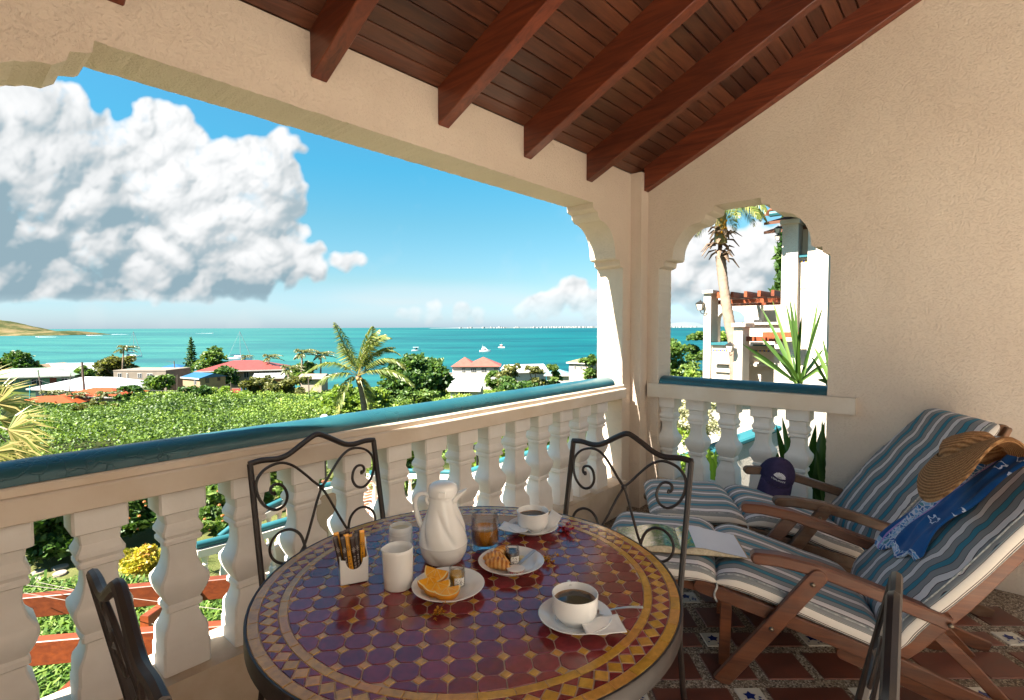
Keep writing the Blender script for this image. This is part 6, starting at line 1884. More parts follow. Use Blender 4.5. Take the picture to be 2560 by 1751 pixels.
# ------------------------------------------------------------------ palms
def frond_mesh(P0_, P1_, P2_, seed, nl=46, leaf=0.62, wid=0.030, droop=0.5, wind=Vector((0, 0, 0))):
    """rachis from P0 over P1 to P2 with hanging leaflets"""
    r = np.random.RandomState(seed); Vl = []; Fl = []; T = []
    B = lambda t: P0_ * (1 - t) ** 2 + P1_ * 2 * t * (1 - t) + P2_ * t * t
    o = 0
    def quad(a, b, c, d, tn):
        nonlocal o
        Vl.extend([a, b, c, d]); Fl.append((o, o + 1, o + 2, o + 3)); T.append(tn); o += 4
    L_ = (P2_ - P0_).length
    for i in range(14):
        a, b = B(i / 14), B((i + 1) / 14); t = (b - a).normalized(); s = t.cross(Z1).normalized(); w = 0.022 * L_ / 3 * (1 - i / 15)
        u = s.cross(t)
        quad(a - s * w, a + s * w, b + s * w * 0.9, b - s * w * 0.9, 0.93); quad(a - u * w, a + u * w, b + u * w * 0.9, b - u * w * 0.9, 0.93)
    for i in range(nl):
        q = 0.12 + 0.88 * i / (nl - 1); c = B(q); t = (B(min(1, q + 0.02)) - B(q - 0.02)).normalized(); sd = t.cross(Z1)
        if sd.length < 1e-3: sd = Vector((1, 0, 0))
        sd.normalize(); up = sd.cross(t)
        ll = leaf * (math.sin(math.pi * min(1, 0.18 + q * 0.80)) ** 0.7) * r.uniform(0.8, 1.1)
        for s in (-1, 1):
            d = (sd * s * 0.8 + t * 0.75 + up * 0.25).normalized() + wind * 0.4; d.normalize()
            m = c + d * ll * 0.45; e = m + (d * 0.6 - Z1 * droop + wind * 0.5).normalized() * ll * 0.62
            wv = (t * 0.6 + up * r.uniform(-0.6, 0.6)).normalized() * wid
            tn = float(np.clip(r.beta(2, 3) + 0.12 * (q > 0.8), 0, 1))
            quad(c - wv * 0.5, c + wv * 0.5, m + wv * 0.75, m - wv * 0.75, tn)
            quad(m - wv * 0.75, m + wv * 0.75, e + wv * 0.08, e - wv * 0.08, tn)
    return np.array([tuple(v) for v in Vl]), np.array(Fl), np.array(T)
def ring_trunk(pts, rs, n=14, step=0.09):
    mb = MB(); sp = smooth_path(pts, 14); m = len(sp); rr = []
    for i in range(m):
        q = i / (m - 1); base = np.interp(q, np.linspace(0, 1, len(rs)), rs)
        rr.append(base * (1 + 0.07 * (i % 2)))
    return mb.tube(sp, rr, n)
cocos = at(895, 940, 23.0); cb = xat(915, 23.2); cbz = gz(cb.x, cb.y)
coco = thing("coconut_palm", "tall coconut palm with windblown fronds in the middle of the view", "palm", (cb.x, cb.y, cbz))
obj("trunk", ring_trunk([(cb.x, cb.y, cbz - 0.3), tuple(at(912, 1040, 23.1)), tuple(at(905, 985, 23.05)), tuple(cocos)], [0.15, 0.125, 0.115, 0.13]), M_PTRUNK, coco, smooth=True)
windv = RGT * 0.35
for i, (cx, cy, tx, ty, dz) in enumerate([(868, 872, 836, 808, 0.4), (820, 880, 757, 942, -0.5), (828, 922, 776, 980, -1.0), (858, 948, 842, 1040, -0.7), (905, 860, 948, 826, 0.6), (925, 838, 975, 846, -0.3), (945, 850, 1000, 890, 0.8), (965, 868, 1012, 925, -0.4), (972, 905, 1034, 968, -0.9), (940, 912, 990, 962, 0.7), (912, 862, 930, 818, -0.6), (930, 870, 985, 870, 0.2), (880, 900, 850, 860, 1.0), (912, 960, 925, 1032, -0.2), (955, 890, 1000, 915, 1.3), (920, 850, 962, 838, 1.5)]):
    V, F, T = frond_mesh(cocos, at(cx, cy, 23.0 + dz * 0.6), at(tx, ty, 23.0 + dz), 100 + i, 54, 0.66, 0.030, 0.55, windv if tx > 895 else windv * 0.2)
    link("frond", np_mesh("frond", V - np.array(coco.location), F, G_PALM, T), coco)
nut = MB(); r = random.Random(2)
for k in range(7): nut.ball(cocos + Vector((r.uniform(-.22, .22), r.uniform(-.22, .22), r.uniform(-.32, -.05))), 0.11, 8, 6)
obj("coconuts", nut, paint("coconut", (0.30, 0.20, 0.06), 0.6), coco, smooth=True)
# one small shore palm, then copies
def small_palm(label, seed=5):
    root = thing("shore_palm", label, "palm", (0, 0, 0), 0, "small palms along the shore and among the roofs")
    obj("trunk", ring_trunk([(0, 0, -1.5), (0.1, 0, 1.5), (0.25, 0.05, 3.2), (0.3, 0.1, 4.5)], [0.16, 0.13, 0.11, 0.12], 8), M_PTRUNK, root, smooth=True, world=False)
    c = Vector((0.3, 0.1, 4.5)); r = random.Random(seed)
    for k in range(15):
        a = 2 * math.pi * k / 15 + r.uniform(-.2, .2); el = r.uniform(-0.1, 1.1); L_ = r.uniform(1.7, 2.3)
        h_ = Vector((math.cos(a), math.sin(a), 0)); m = c + (h_ * math.cos(el) + Z1 * math.sin(el)) * L_ * 0.6 + RGT * 0.3; e = c + h_ * L_ * (0.55 + 0.5 * math.cos(el)) + Z1 * (L_ * 0.65 * math.sin(el) - L_ * 0.35) + RGT * 0.75
        V, F, T = frond_mesh(c, m, e, seed * 50 + k, 20, 0.60, 0.09, 0.6, RGT * 0.3)
        link("frond", np_mesh("frond", V, F, G_PALMD, T), root)
    return root
sp0 = None
for px, py, D, sc, lab in [(672, 896, 106, 1.15, "small palm right of the big red roof"), (755, 886, 98, 1.35, "tall shore palm left of the coconut palm"), (803, 890, 100, 1.2, "windblown shore palm just left of the coconut palm"), (722, 926, 80, 1.1, "drooping palm below the shore palms"), (308, 874, 110, 1.2, "palm head sticking out above the rusty tree"), (612, 894, 116, 0.8, "little palm peeping over the red ridge"), (120, 988, 72, 0.9, "palm in front of the orange roof, left one"), (184, 992, 70, 0.8, "palm in front of the orange roof, right one"), (256, 990, 68, 0.85, "palm at the right end of the orange roof")]:
    p = at(px, py, D); s = sc
    loc = (p.x - 0.3 * s, p.y - 0.1 * s, p.z - 4.5 * s); rz = RNG.uniform(-0.5, 0.5)
    if sp0 is None: sp0 = small_palm(lab); sp0.location = loc; sp0.scale = (s,) * 3
    else: dup(sp0, loc, rz, lab, s)
# fan palm at the left edge
fp = thing("fan_palm", "silvery fan palm leaning into the left edge behind the handrail", "palm", tuple(xat(-40, 8.5) + Z1 * -3.3))
fc = at(-30, 1075, 8.5)
obj("trunk", ring_trunk([tuple(xat(-60, 8.6) + Z1 * -3.4), tuple(at(-50, 1300, 8.6)), tuple(fc)], [0.14, 0.12, 0.10]), M_PTRUNK, fp, smooth=True)
for i, (tx, ty, dz, dirx, diry) in enumerate([(22, 1010, 0.3, 0.75, -0.65), (50, 1075, -0.3, 0.97, 0.15), (58, 1118, 0.2, 0.8, 0.6), (10, 1130, -0.4, 0.6, 0.8), (-30, 985, 0.2, 0.2, -1.0), (30, 1050, 0.5, 0.9, -0.25), (0, 1160, 0.3, 0.5, 0.85)]):
    h = at(tx - 30, ty, 8.5 + dz); Vl = []; Fl = []; T = []; r = np.random.RandomState(i); o_ = 0
    ax = (RGT * dirx - UP2 * diry).normalized(); sd = ax.cross(FWD).normalized()
    for k in range(30):
        a = (k / 29 - 0.5) * rad(190); d = ax * math.cos(a) + sd * math.sin(a) + FWD * (0.5 * abs(math.sin(a)) + 0.1 * r.normal()); d.normalize()
        l = 0.62 * (0.75 + 0.25 * math.cos(a)) * r.uniform(0.9, 1.1); w = d.cross(FWD).normalized() * 0.016
        m = h + d * l * 0.55; e = m + (d * 0.75 - Z1 * (0.35 + 0.3 * r.rand()) + RGT * 0.1).normalized() * l * 0.55
        for A, Bq, wa, wb in ((h, m, 0.5, 1.0), (m, e, 1.0, 0.1)):
            Vl += [A - w * wa, A + w * wa, Bq + w * wb, Bq - w * wb]; Fl.append((o_, o_ + 1, o_ + 2, o_ + 3)); o_ += 4; T.append(0.35 + 0.65 * r.rand() if k % 3 else 1.0)
    link("frond", np_mesh("frond", np.array([tuple(v) for v in Vl]) - np.array(fp.location), Fl, G_PALM, T), fp)
    obj("leaf_stalk", MB().tube([tuple(fc), tuple((fc + h) / 2 + Z1 * 0.06), tuple(h)], 0.012, 6), M_PTRUNK, fp, smooth=True)
    
# ------------------------------------------------------------------ village
PAINTS = {}
def pm(name, c, rough=0.7, var=0.1, scale=1.2):
    if name not in PAINTS: PAINTS[name] = paint(name, c, rough, var, scale, 0.15, 8, 0.01, 0.25)
    return PAINTS[name]
WALL_W = pm("white_wall", (0.42, 0.39, 0.35)); WIN = pm("dark_pane", (0.035, 0.040, 0.045), 0.15); WHITE_ROOF = pm("white_roof", (0.46, 0.46, 0.48), 0.5)
def frame_at(px, D, yaw):
    """origin on the ground, X to the right along the front, Y away from the viewer"""
    p = xat(px, D)
    fx = (R0 * math.cos(yaw) + F0 * math.sin(yaw)); fy = Vector((-fx.y, fx.x, 0))
    if fy.dot(F0) < 0: fy = -fy
    return p, math.atan2(fx.y, fx.x)
def house(name, label, px, D, yaw, w, l, zeave, zridge, wall, roofm, kind, wins=(), doors=(), over=0.5, side=(), cat="house", base=None, ridge_along=True):
    """local frame: front wall on y = 0 from x = -w/2 to w/2, body to y = l"""
    p, a = frame_at(px, D, yaw)
    g = (gz(p.x, p.y) if base is None else base) - 0.5
    root = thing(name, label, cat, (p.x, p.y, g), a)
    he = zeave - g; hr = zridge - g
    mk = lambda n_, mb_, m_, par=root: obj(n_, mb_, m_, par, world=False)
    mk("wall", MB().box(-w / 2, w / 2, 0, l, 0, he), wall)
    o = over
    if kind == 'hip':
        k = min(w, l) / 2
        if w >= l: r0, r1 = (-w / 2 + k, l / 2), (w / 2 - k, l / 2)
        else: r0, r1 = (0, k), (0, l - k)
        v = [(-w / 2 - o, -o, he), (w / 2 + o, -o, he), (w / 2 + o, l + o, he), (-w / 2 - o, l + o, he), (r0[0], r0[1], hr), (r1[0], r1[1], hr)]
        f = [(0, 1, 5, 4), (2, 3, 4, 5), (1, 2, 5), (3, 0, 4), (3, 2, 1, 0)] if w >= l else [(0, 1, 4), (1, 2, 5, 4), (2, 3, 5), (3, 0, 4, 5), (3, 2, 1, 0)]
        rb = MB().add(v, f)
    elif kind == 'gable':
        if ridge_along:
            v = [(-w / 2 - o, -o, he), (w / 2 + o, -o, he), (w / 2 + o, l + o, he), (-w / 2 - o, l + o, he), (-w / 2 - o, l / 2, hr), (w / 2 + o, l / 2, hr)]
            rb = MB().add(v, [(0, 1, 5, 4), (2, 3, 4, 5), (3, 2, 1, 0), (0, 4, 3), (1, 2, 5)])
        else:
            v = [(-w / 2 - o, -o, he), (w / 2 + o, -o, he), (w / 2 + o, l + o, he), (-w / 2 - o, l + o, he), (0, -o, hr), (0, l + o, hr)]
            rb = MB().add(v, [(0, 4, 5, 3), (4, 1, 2, 5), (3, 2, 1, 0), (0, 1, 4), (2, 3, 5)])
    elif kind == 'shed':
        v = [(-w / 2 - o, -o, he), (w / 2 + o, -o, he), (w / 2 + o, l + o, hr), (-w / 2 - o, l + o, hr)]
        v += [(x, y, z - 0.12) for x, y, z in v]
        rb = MB().add(v, [(0, 1, 2, 3), (7, 6, 5, 4), (0, 4, 5, 1), (1, 5, 6, 2), (2, 6, 7, 3), (3, 7, 4, 0)])
    else:
        rb = MB().box(-w / 2 - o, w / 2 + o, -o, l + o, he + 0.003, hr)
    rf = mk("roof", rb, roofm)
    if kind in ('hip', 'gable', 'shed'):
        fb = MB(); t = 0.09
        fb.box(-w / 2 - o, w / 2 + o, -o - 0.04, -o - 0.003, he - 0.2, he + 0.02)
        mk("fascia", fb, pm("white_trim", (0.46, 0.44, 0.41)))
    for x, z, ww, hh in wins:
        z = he - z
        fr = mk("window", MB().box(x - ww / 2 - 0.07, x + ww / 2 + 0.07, -0.05, -0.002, z - hh / 2 - 0.07, z + hh / 2 + 0.07), pm("white_trim", (0.46, 0.44, 0.41)))
        mk("pane", MB().box(x - ww / 2, x + ww / 2, -0.075, -0.052, z - hh / 2, z + hh / 2), WIN, fr)
        mk("glazing_bar", MB().box(x - 0.03, x + 0.03, -0.095, -0.077, z - hh / 2, z + hh / 2), pm("white_trim", (0.46, 0.44, 0.41)), fr)
    for x, z, ww, hh, m_ in doors:
        z = he - z - hh
        mk("door", MB().box(x - ww / 2, x + ww / 2, -0.05, -0.002, z, z + hh), m_)
    for s, y, z, ww, hh in side:
        z = he - z
        X0, X1 = (w / 2 + 0.002, w / 2 + 0.05) if s > 0 else (-w / 2 - 0.05, -w / 2 - 0.002)
        fr = mk("window", MB().box(X0, X1, y - ww / 2, y + ww / 2, z - hh / 2, z + hh / 2), WIN)
    return root
zz = zat
DOORM = pm("red_brown_door", (0.20, 0.05, 0.03))
house("long_building", "beige-roofed low building at the far left by the sea", 50, 132, 0.0, 16, 8, zz(50, 926, 132), zz(50, 914, 132), pm("beige_wall", (0.26, 0.20, 0.15)), pm("beige_roof", (0.22, 0.175, 0.14)), 'gable')
house("beige_house", "small beige gabled roof between the mint and white roofs", 93, 122, 0.15, 6, 8, zz(93, 924, 122), zz(93, 912, 122), pm("beige_wall", (0.26, 0.20, 0.15)), pm("tan_roof", (0.2, 0.14, 0.09)), 'gable', ridge_along=False)
house("white_hall", "long white-roofed building with red doors above the shore", 168, 122, 0.06, 15, 8, zz(168, 925, 122), zz(168, 911, 122), WALL_W, WHITE_ROOF, 'gable', doors=[(1.6, 0.25, 1.0, 2.2, DOORM), (-1.2, 0.25, 1.0, 2.2, DOORM)], wins=[(3.6, 1.0, 1.0, 1.1), (-4.0, 1.0, 1.2, 1.1)])
mint = house("mint_house", "mint green house with pale green hipped roof at the left", 48, 96, 0.42, 15, 9, zz(60, 943, 96), zz(78, 921, 100), pm("mint_wall", (0.15, 0.25, 0.15)), pm("mint_roof", (0.22, 0.31, 0.22), 0.45), 'hip', wins=[(-3.6, 1.2, 0.9, 1.1), (-1.7, 1.2, 0.9, 1.1), (0.1, 1.0, 0.6, 0.8), (2.2, 1.1, 1.5, 1.1), (6.3, 1.1, 0.9, 1.1)], doors=[(4.6, 0.4, 1.0, 1.9, DOORM)])
house("white_hip_house", "broad white hipped roof in front of the mint house", 180, 84, -0.18, 15.5, 9, zz(180, 974, 84), zz(190, 944, 88), WALL_W, WHITE_ROOF, 'hip', wins=[(5.5, 0.8, 1.2, 1.0)], over=0.8)
house("orange_roof_house", "bright orange hipped roof behind the fan palm", 210, 71, 0.0, 8.0, 5.5, zz(210, 992, 71), zz(210, 972, 73), pm("pale_wall", (0.3, 0.25, 0.2)), pm("orange_roof", (0.27, 0.052, 0.012), 0.5), 'hip')
house("orange_roof_annex", "lower orange roof wing at the left of the orange house", 88, 66, 0.25, 7.5, 5, zz(88, 1014, 66), zz(88, 992, 68), pm("pale_wall", (0.3, 0.25, 0.2)), pm("orange_roof", (0.27, 0.052, 0.012), 0.5), 'hip')
house("concrete_house", "unfinished flat-roofed block house with dark window holes", 345, 98, -0.04, 10.2, 7, zz(345, 929, 98), zz(345, 926.5, 98), pm("raw_concrete", (0.20, 0.165, 0.13), 0.9, 0.15, 0.6), pm("raw_slab", (0.2, 0.17, 0.14), 0.9), 'flat', wins=[(-3.9, 0.85, 0.65, 0.9), (-2.4, 0.9, 0.2, 0.9), (0.0, 0.8, 0.65, 0.75), (2.0, 1.2, 1.0, 1.4)], over=0.05)
house("blue_roof_shed", "far blue roof beyond the concrete house", 420, 126, 0.1, 5.2, 5, zz(420, 922, 126), zz(420, 912.5, 126), WALL_W, pm("sky_blue_roof", (0.022, 0.095, 0.20), 0.45), 'hip')
house("blue_roof_house", "little tan house with sky-blue gabled roof", 474, 88, -0.52, 5.2, 4.4, zz(474, 945, 88), zz(474, 935, 88), pm("tan_wall", (0.26, 0.18, 0.11)), pm("sky_blue_roof", (0.022, 0.095, 0.20), 0.45), 'gable', wins=[(1.2, 0.7, 0.6, 0.7)], side=[(1, 1.2, 0.5, 0.6, 0.8), (1, 3.2, 0.4, 0.5, 0.6)], over=0.25)
red = house("red_roof_house", "large two-storey house with pinkish red hipped roof", 600, 101, 0.30, 14.0, 9.5, zz(600, 926, 101), zz(606, 901, 106), pm("peach_wall", (0.30, 0.22, 0.165)), pm("pink_red_roof", (0.22, 0.050, 0.043), 0.45), 'hip', wins=[(0.9, 0.95, 0.8, 1.1), (2.8, 0.95, 0.8, 1.1), (4.4, 0.95, 1.2, 1.1), (5.9, 0.95, 1.0, 1.1), (0.4, 3.6, 0.8, 1.0)], over=0.9)
house("brown_cottage", "small brown house with white roof right of the red roof", 668, 90, 0.25, 4.2, 4, zz(668, 945, 90), zz(668, 936, 90), pm("brick_wall", (0.32, 0.13, 0.07)), WHITE_ROOF, 'gable')
house("stone_cottage", "pale cottage behind the drooping palm", 775, 86, 0.0, 3.4, 3, zz(775, 945, 86), zz(775, 937, 86), pm("pale_wall", (0.3, 0.25, 0.2)), pm("beige_roof", (0.22, 0.175, 0.14)), 'gable')
# garden wall and gate
p, a = frame_at(575, 74, 0.08); rw = thing("garden_wall", "dark red garden wall beside a blue gate", "wall", (p.x, p.y, gz(p.x, p.y) - 0.3), a)
obj("wall", MB().box(-1.6, 1.3, 0, 0.3, 0, zz(575, 974, 74) - rw.location.z), pm("red_wall", (0.30, 0.05, 0.04)), rw, world=False)
p, a = frame_at(606, 74, 0.08); bg = thing("blue_gate", "bright blue slatted gate beside the red garden wall", "gate", (p.x, p.y, gz(p.x, p.y) - 0.3), a)
hgt = zz(606, 968, 74) - bg.location.z
for k in range(6): obj("slat", MB().box(-0.45 + k * 0.15, -0.33 + k * 0.15, 0, 0.04, 0, hgt), pm("gate_blue", (0.008, 0.09, 0.20)), bg, world=False)
obj("crossbar", MB().box(-0.47, 0.45, 0.042, 0.08, hgt * 0.8, hgt * 0.85), pm("gate_blue", (0.008, 0.09, 0.20)), bg, world=False)
# twin-roofed house
D = 125; p, a = frame_at(1189, D, 0.0); g = gz(p.x, p.y) - 1
tw = thing("twin_roof_house", "white house with two pink pyramid roofs by the sea", "house", (p.x, p.y, g), a)
he = zz(1189, 917, D) - g; hr = zz(1189, 895, D) - g; m_ = D / FPX
mk = lambda n_, mb_, mt_, par=tw: obj(n_, mb_, mt_, par, world=False)
mk("wall", MB().box(-59 * m_, 58 * m_, 0, 8, 0, he), WALL_W)
pr_ = pm("coral_roof", (0.30, 0.085, 0.065), 0.5)
for cx, k in ((-31, 32), (17, 46)):
    mk("roof", MB().add([((cx - k) * m_, -0.5 - 0.04 * k / 46, he - 0.02 * k / 46), ((cx + k) * m_, -0.5 - 0.04 * k / 46, he - 0.02 * k / 46), ((cx + k) * m_, 8.5, he), ((cx - k) * m_, 8.5, he), (cx * m_, 3.6, hr)], [(0, 1, 4), (1, 2, 4), (2, 3, 4), (3, 0, 4), (3, 2, 1, 0)]), pr_)
for x, ww in ((-31, 7), (-6, 12), (20, 12), (50, 9)):
    fr = mk("window", MB().box((x - ww / 2 - 1) * m_, (x + ww / 2 + 1) * m_, -0.06, -0.002, he - 1.35, he - 0.35), pm("white_trim", (0.46, 0.44, 0.41)))
    mk("pane", MB().box((x - ww / 2) * m_, (x + ww / 2) * m_, -0.09, -0.062, he - 1.27, he - 0.42), WIN, fr)
    for b in (0.33, 0.67): mk("glazing_bar", MB().box((x - ww / 2 + ww * b) * m_ - 0.03, (x - ww / 2 + ww * b) * m_ + 0.03, -0.11, -0.092, he - 1.27, he - 0.42), pm("white_trim", (0.46, 0.44, 0.41)), fr)
mk("ledge", MB().box(-60 * m_, 59 * m_, -0.25, -0.003, he - 2.0, he - 1.8), pm("white_trim", (0.46, 0.44, 0.41)))
mk("terrace", MB().box(-74 * m_, -42 * m_, -2.0, -0.004, 0, he - 2.0), WALL_W)
for k in range(12): mk("terrace_rail", MB().box((-72 + k * 2.5) * m_, (-71 + k * 2.5) * m_, -1.95, -1.88, he - 1.998, he - 1.35), pm("coral_rail", (0.55, 0.28, 0.2)))
mk("terrace_rail", MB().box(-74 * m_, -42 * m_, -1.98, -1.85, he - 1.348, he - 1.27), WALL_W)
house("white_shed", "white shed with a plain white roof sloping toward the viewer", 1160, 57, -0.10, 3.1, 3.2, zz(1160, 975, 57), zz(1152, 939, 60), WALL_W, WHITE_ROOF, 'shed', wins=[(0.0, 0.45, 1.0, 0.6)], over=0.28)
house("white_bungalow", "low white roof seen between the feathery trees", 1320, 104, 0.25, 7.5, 6, zz(1320, 930, 104), zz(1320, 914, 104), WALL_W, WHITE_ROOF, 'gable')
house("teal_bungalow", "pale teal roof right of the feathery trees", 1395, 96, -0.15, 4.2, 4, zz(1395, 938, 96), zz(1395, 926, 96), WALL_W, pm("teal_roof", (0.16, 0.28, 0.29), 0.5), 'hip')
house("cream_villa", "cream house with tan roof right of the crotons", 1446, 88, -0.62, 3.6, 3.6, zz(1446, 907, 88), zz(1446, 896, 88), pm("cream_wall", (0.34, 0.29, 0.24)), pm("tan_roof2", (0.25, 0.18, 0.09)), 'hip', wins=[(-0.6, 0.8, 0.35, 0.6), (0.6, 0.8, 0.35, 0.6)], side=[(1, 1.5, 0.9, 0.6, 0.8)], over=0.35)
tree("dry yellow lawn patch bush", 1420, 1010, 6, 30, G_LIME, 71, name="leafy_bush", trunk=False, cat="bush", n=200) if False else None

# poles and wires
M_POLE = paint("pole_wood", (0.13, 0.095, 0.075), 0.9, 0.2, 2); M_WIRE = paint("wire", (0.03, 0.03, 0.03), 0.6)
def pole(label, x0, y0, x1, y1, D, wpx, mat=M_POLE, arm=True):
    a, b = at(x1, y1, D), at(x0, y0, D)
    g = min(a.z, gz(a.x, a.y)); a = a + (a - b).normalized() * 1.5
    root = thing("utility_pole", label, "pole", (a.x, a.y, a.z), 0, "poles among the village roofs")
    rr = wpx * D / FPX / 2
    obj("post", MB().tube([a, b], [rr * 1.1, rr * 0.9], 8), mat, root, smooth=True)
    if arm: obj("lamp_arm", MB().tube([b - Z1 * 0.3, b - Z1 * 0.1 - RGT * 1.0, b - RGT * 1.6], rr * 0.35, 5), M_STEEL, root)
    return b
pt = [pole("slightly leaning pole with lamp arm before the mint house", 95, 925, 103, 978, 82, 2.6), pole("thin pole in front of the white roof", 177, 934, 174, 972, 80, 2.0, arm=False), pole("thick dark pole in front of the round tree", 205, 906, 210, 972, 76, 5.0, arm=False), pole("short pole on the white roof", 190, 951, 190, 972, 78, 2.0), pole("thin pole with lamp by the far blue roof", 435, 903, 437, 922, 105, 2.4), pole("pole beside the red garden wall", 577, 955, 579, 988, 70, 2.2, arm=False), pole("slim pole left of the coconut palm", 771, 945, 773, 992, 70, 2.6, arm=False), pole("thin pole by the little blue-roofed house", 443, 938, 443, 965, 78, 1.6, arm=False)]
pole("teal-painted pole at the left of the white roof", 75, 963, 75, 994, 74, 2.6, pm("teal_post", (0.02, 0.25, 0.28)), False)
wires = MB()
def wire(a, b, sag):
    pts = [a.lerp(b, i / 10) - Z1 * sag * 4 * (i / 10) * (1 - i / 10) for i in range(11)]; wires.tube(pts, 0.022, 4)
far_l = at(-60, 950, 84)
for dz in (0.5, 1.6): wire(far_l - Z1 * dz, pt[0] - Z1 * dz, 0.3); wire(pt[0] - Z1 * dz, pt[2] - Z1 * (dz + 1.6), 0.5); wire(pt[2] - Z1 * (dz + 1.6), at(470, 975, 72) - Z1 * dz * 0.3, 0.7); wire(at(470, 975, 72) - Z1 * dz * 0.3, pt[5] - Z1 * dz * 0.4, 0.4)
tag(obj("overhead_wires", wires, M_WIRE, None), "thin dark wires strung between the poles over the roofs", "wires")

# ------------------------------------------------------------------ boats
M_HULL = pm("white_hull", (0.72, 0.72, 0.72), 0.3); M_NAVYB = pm("navy_canvas", (0.02, 0.05, 0.10), 0.6); M_MAST = pm("mast_grey", (0.25, 0.25, 0.26), 0.4)
def hull(L_, B_, Hh, zoff=0.0):
    P = []
    for i in range(13):
        q = i / 12; x = (q - 0.5) * L_; b = B_ / 2 * (1 - max(0, (q - 0.35) / 0.65) ** 2.2); sheer = Hh * (1 + 0.25 * q * q)
        P.append([(x, -b, sheer), (x, -b * 0.9, 0.15 * Hh), (x, -b * 0.4, -0.25 * Hh), (x, b * 0.4, -0.25 * Hh), (x, b * 0.9, 0.15 * Hh), (x, b, sheer)])
    mb = MB().grid(P); n = len(P)
    mb.f += [(i * 6, (i + 1) * 6, (i + 1) * 6 + 5, i * 6 + 5) for i in range(n - 1)] + [tuple(range(6))]
    mb.v = [(x, y, z + zoff) for x, y, z in mb.v]; return mb
def boat_root(name, label, px, ywl, heading, cat="boat"):
    D = (CAM_H - SEA) * FPX / (ywl - (823 - 0.0037 * px)) ; p = xat(px, D)
    return thing(name, label, cat, (p.x, p.y, SEA), math.atan2(R0.y, R0.x) + heading), D
def sailboat(label, px, ywl, mast_px, heading, L_, cat=False):
    root, D = boat_root("sailing_catamaran" if cat else "sailboat", label, px, ywl, heading, "sailboat")
    mk = lambda n_, mb_, m_: obj(n_, mb_, m_, root, world=False, smooth=False)
    H = mast_px * D / FPX
    if cat:
        for s in (-1, 1):
            h_ = hull(L_, 1.5, 1.5); h_.v = [(x, y + s * 2.4, z) for x, y, z in h_.v]; mk("hull", h_, M_HULL)
        mk("bridge_deck", MB().box(-L_ * 0.42, L_ * 0.2, -2.4, 2.4, 1.2, 1.65), M_HULL); mk("cabin", MB().lathe([(2.3, 0), (2.2, 0.7), (1.7, 1.15), (0, 1.25)], 16, (-0.6, 0, 1.652)), M_HULL)
        mk("cabin_window", MB().lathe([(2.32, 0.2), (2.26, 0.62)], 16, (-0.6, 0, 1.652), cap=False), WIN)
    else:
        mk("hull", hull(L_, L_ * 0.28, 1.1), M_HULL); mk("cabin", MB().box(-L_ * 0.22, L_ * 0.15, -0.9, 0.9, 1.12, 1.75), M_HULL); mk("spray_hood", MB().box(-L_ * 0.34, -L_ * 0.225, -0.9, 0.9, 1.15, 2.3), M_NAVYB)
    mk("mast", MB().tube([(0.4, 0, 1.2), (0.4, 0, H)], [0.14, 0.09], 6), M_MAST)
    mk("boom", MB().tube([(0.3, 0, 2.9), (-L_ * 0.38, 0, 3.0)], 0.09, 6), M_MAST); mk("furled_sail", MB().tube([(0.2, 0, 3.2), (-L_ * 0.36, 0, 3.25)], [0.30, 0.20], 8), M_NAVYB)
    st = MB()
    for e in ((L_ * 0.48, 0, 1.4), (-L_ * 0.48, 0, 1.2)): st.tube([(0.4, 0, H - 0.3), e], 0.045 if e[0] < 0 else 0.11, 4)
    mk("stay", st, M_MAST)
sailboat("moored white sailboat with a tall bare mast above the rusty tree", 331, 894, 66, 0.35, 9.5)
sailboat("moored catamaran with bare mast behind the big red roof", 597, 902, 74, 0.5, 12.5, True)
def motorboat(label, px, ywl, L_, heading, kind):
    root, D = boat_root("motor_boat", label, px, ywl, heading)
    mk = lambda n_, mb_, m_: obj(n_, mb_, m_, root, world=False)
    mk("hull", hull(L_, L_ * 0.34, L_ * 0.14), M_HULL)
    d = L_ * 0.16
    if kind == 0:
        mk("cabin", MB().add([(-L_ * .32, -L_ * .12, d), (L_ * .22, -L_ * .10, d), (L_ * .22, L_ * .10, d), (-L_ * .32, L_ * .12, d), (-L_ * .30, -L_ * .10, d * 2.1), (L_ * .06, -L_ * .09, d * 2.1), (L_ * .06, L_ * .09, d * 2.1), (-L_ * .30, L_ * .10, d * 2.1)], [(4, 5, 6, 7), (0, 1, 5, 4), (1, 2, 6, 5), (2, 3, 7, 6), (3, 0, 4, 7)]), M_HULL)
        mk("windscreen", MB().box(-L_ * .2, L_ * .05, -L_ * .125, L_ * .125, d * 1.35, d * 1.75), WIN); mk("flybridge", MB().box(-L_ * .26, -L_ * .02, -L_ * .09, L_ * .09, d * 2.12, d * 2.7), M_HULL); mk("radar_arch", MB().tube([(-L_ * .2, 0, d * 2.7), (-L_ * .22, 0, d * 3.9)], 0.08, 6), M_HULL)
    elif kind == 1:
        mk("cabin", MB().box(-L_ * .2, L_ * .12, -L_ * .1, L_ * .1, d, d * 2.6), pm("maroon_cabin", (0.22, 0.06, 0.06))); mk("canopy", MB().box(-L_ * .26, L_ * .18, -L_ * .13, L_ * .13, d * 2.62, d * 2.9), M_HULL); mk("mast", MB().tube([(0, 0, d * 2.9), (0, 0, d * 4.6)], 0.07, 6), M_MAST)
    else:
        mk("canopy", MB().box(-L_ * .35, L_ * .25, -L_ * .15, L_ * .15, d * 2.5, d * 2.75), M_HULL)
        for x in (-.3, -.05, .2):
            for y in (-.12, .12): mk("canopy_post", MB().tube([(L_ * x, L_ * y, d), (L_ * x, L_ * y, d * 2.5)], 0.06, 5), M_MAST)
        mk("wheelhouse", MB().box(-L_ * .1, L_ * .1, -L_ * .08, L_ * .08, d, d * 2.3), WIN)
    return root
motorboat("white cabin cruiser with flybridge under way on the right", 1213, 880, 8.5, 0.15, 0)
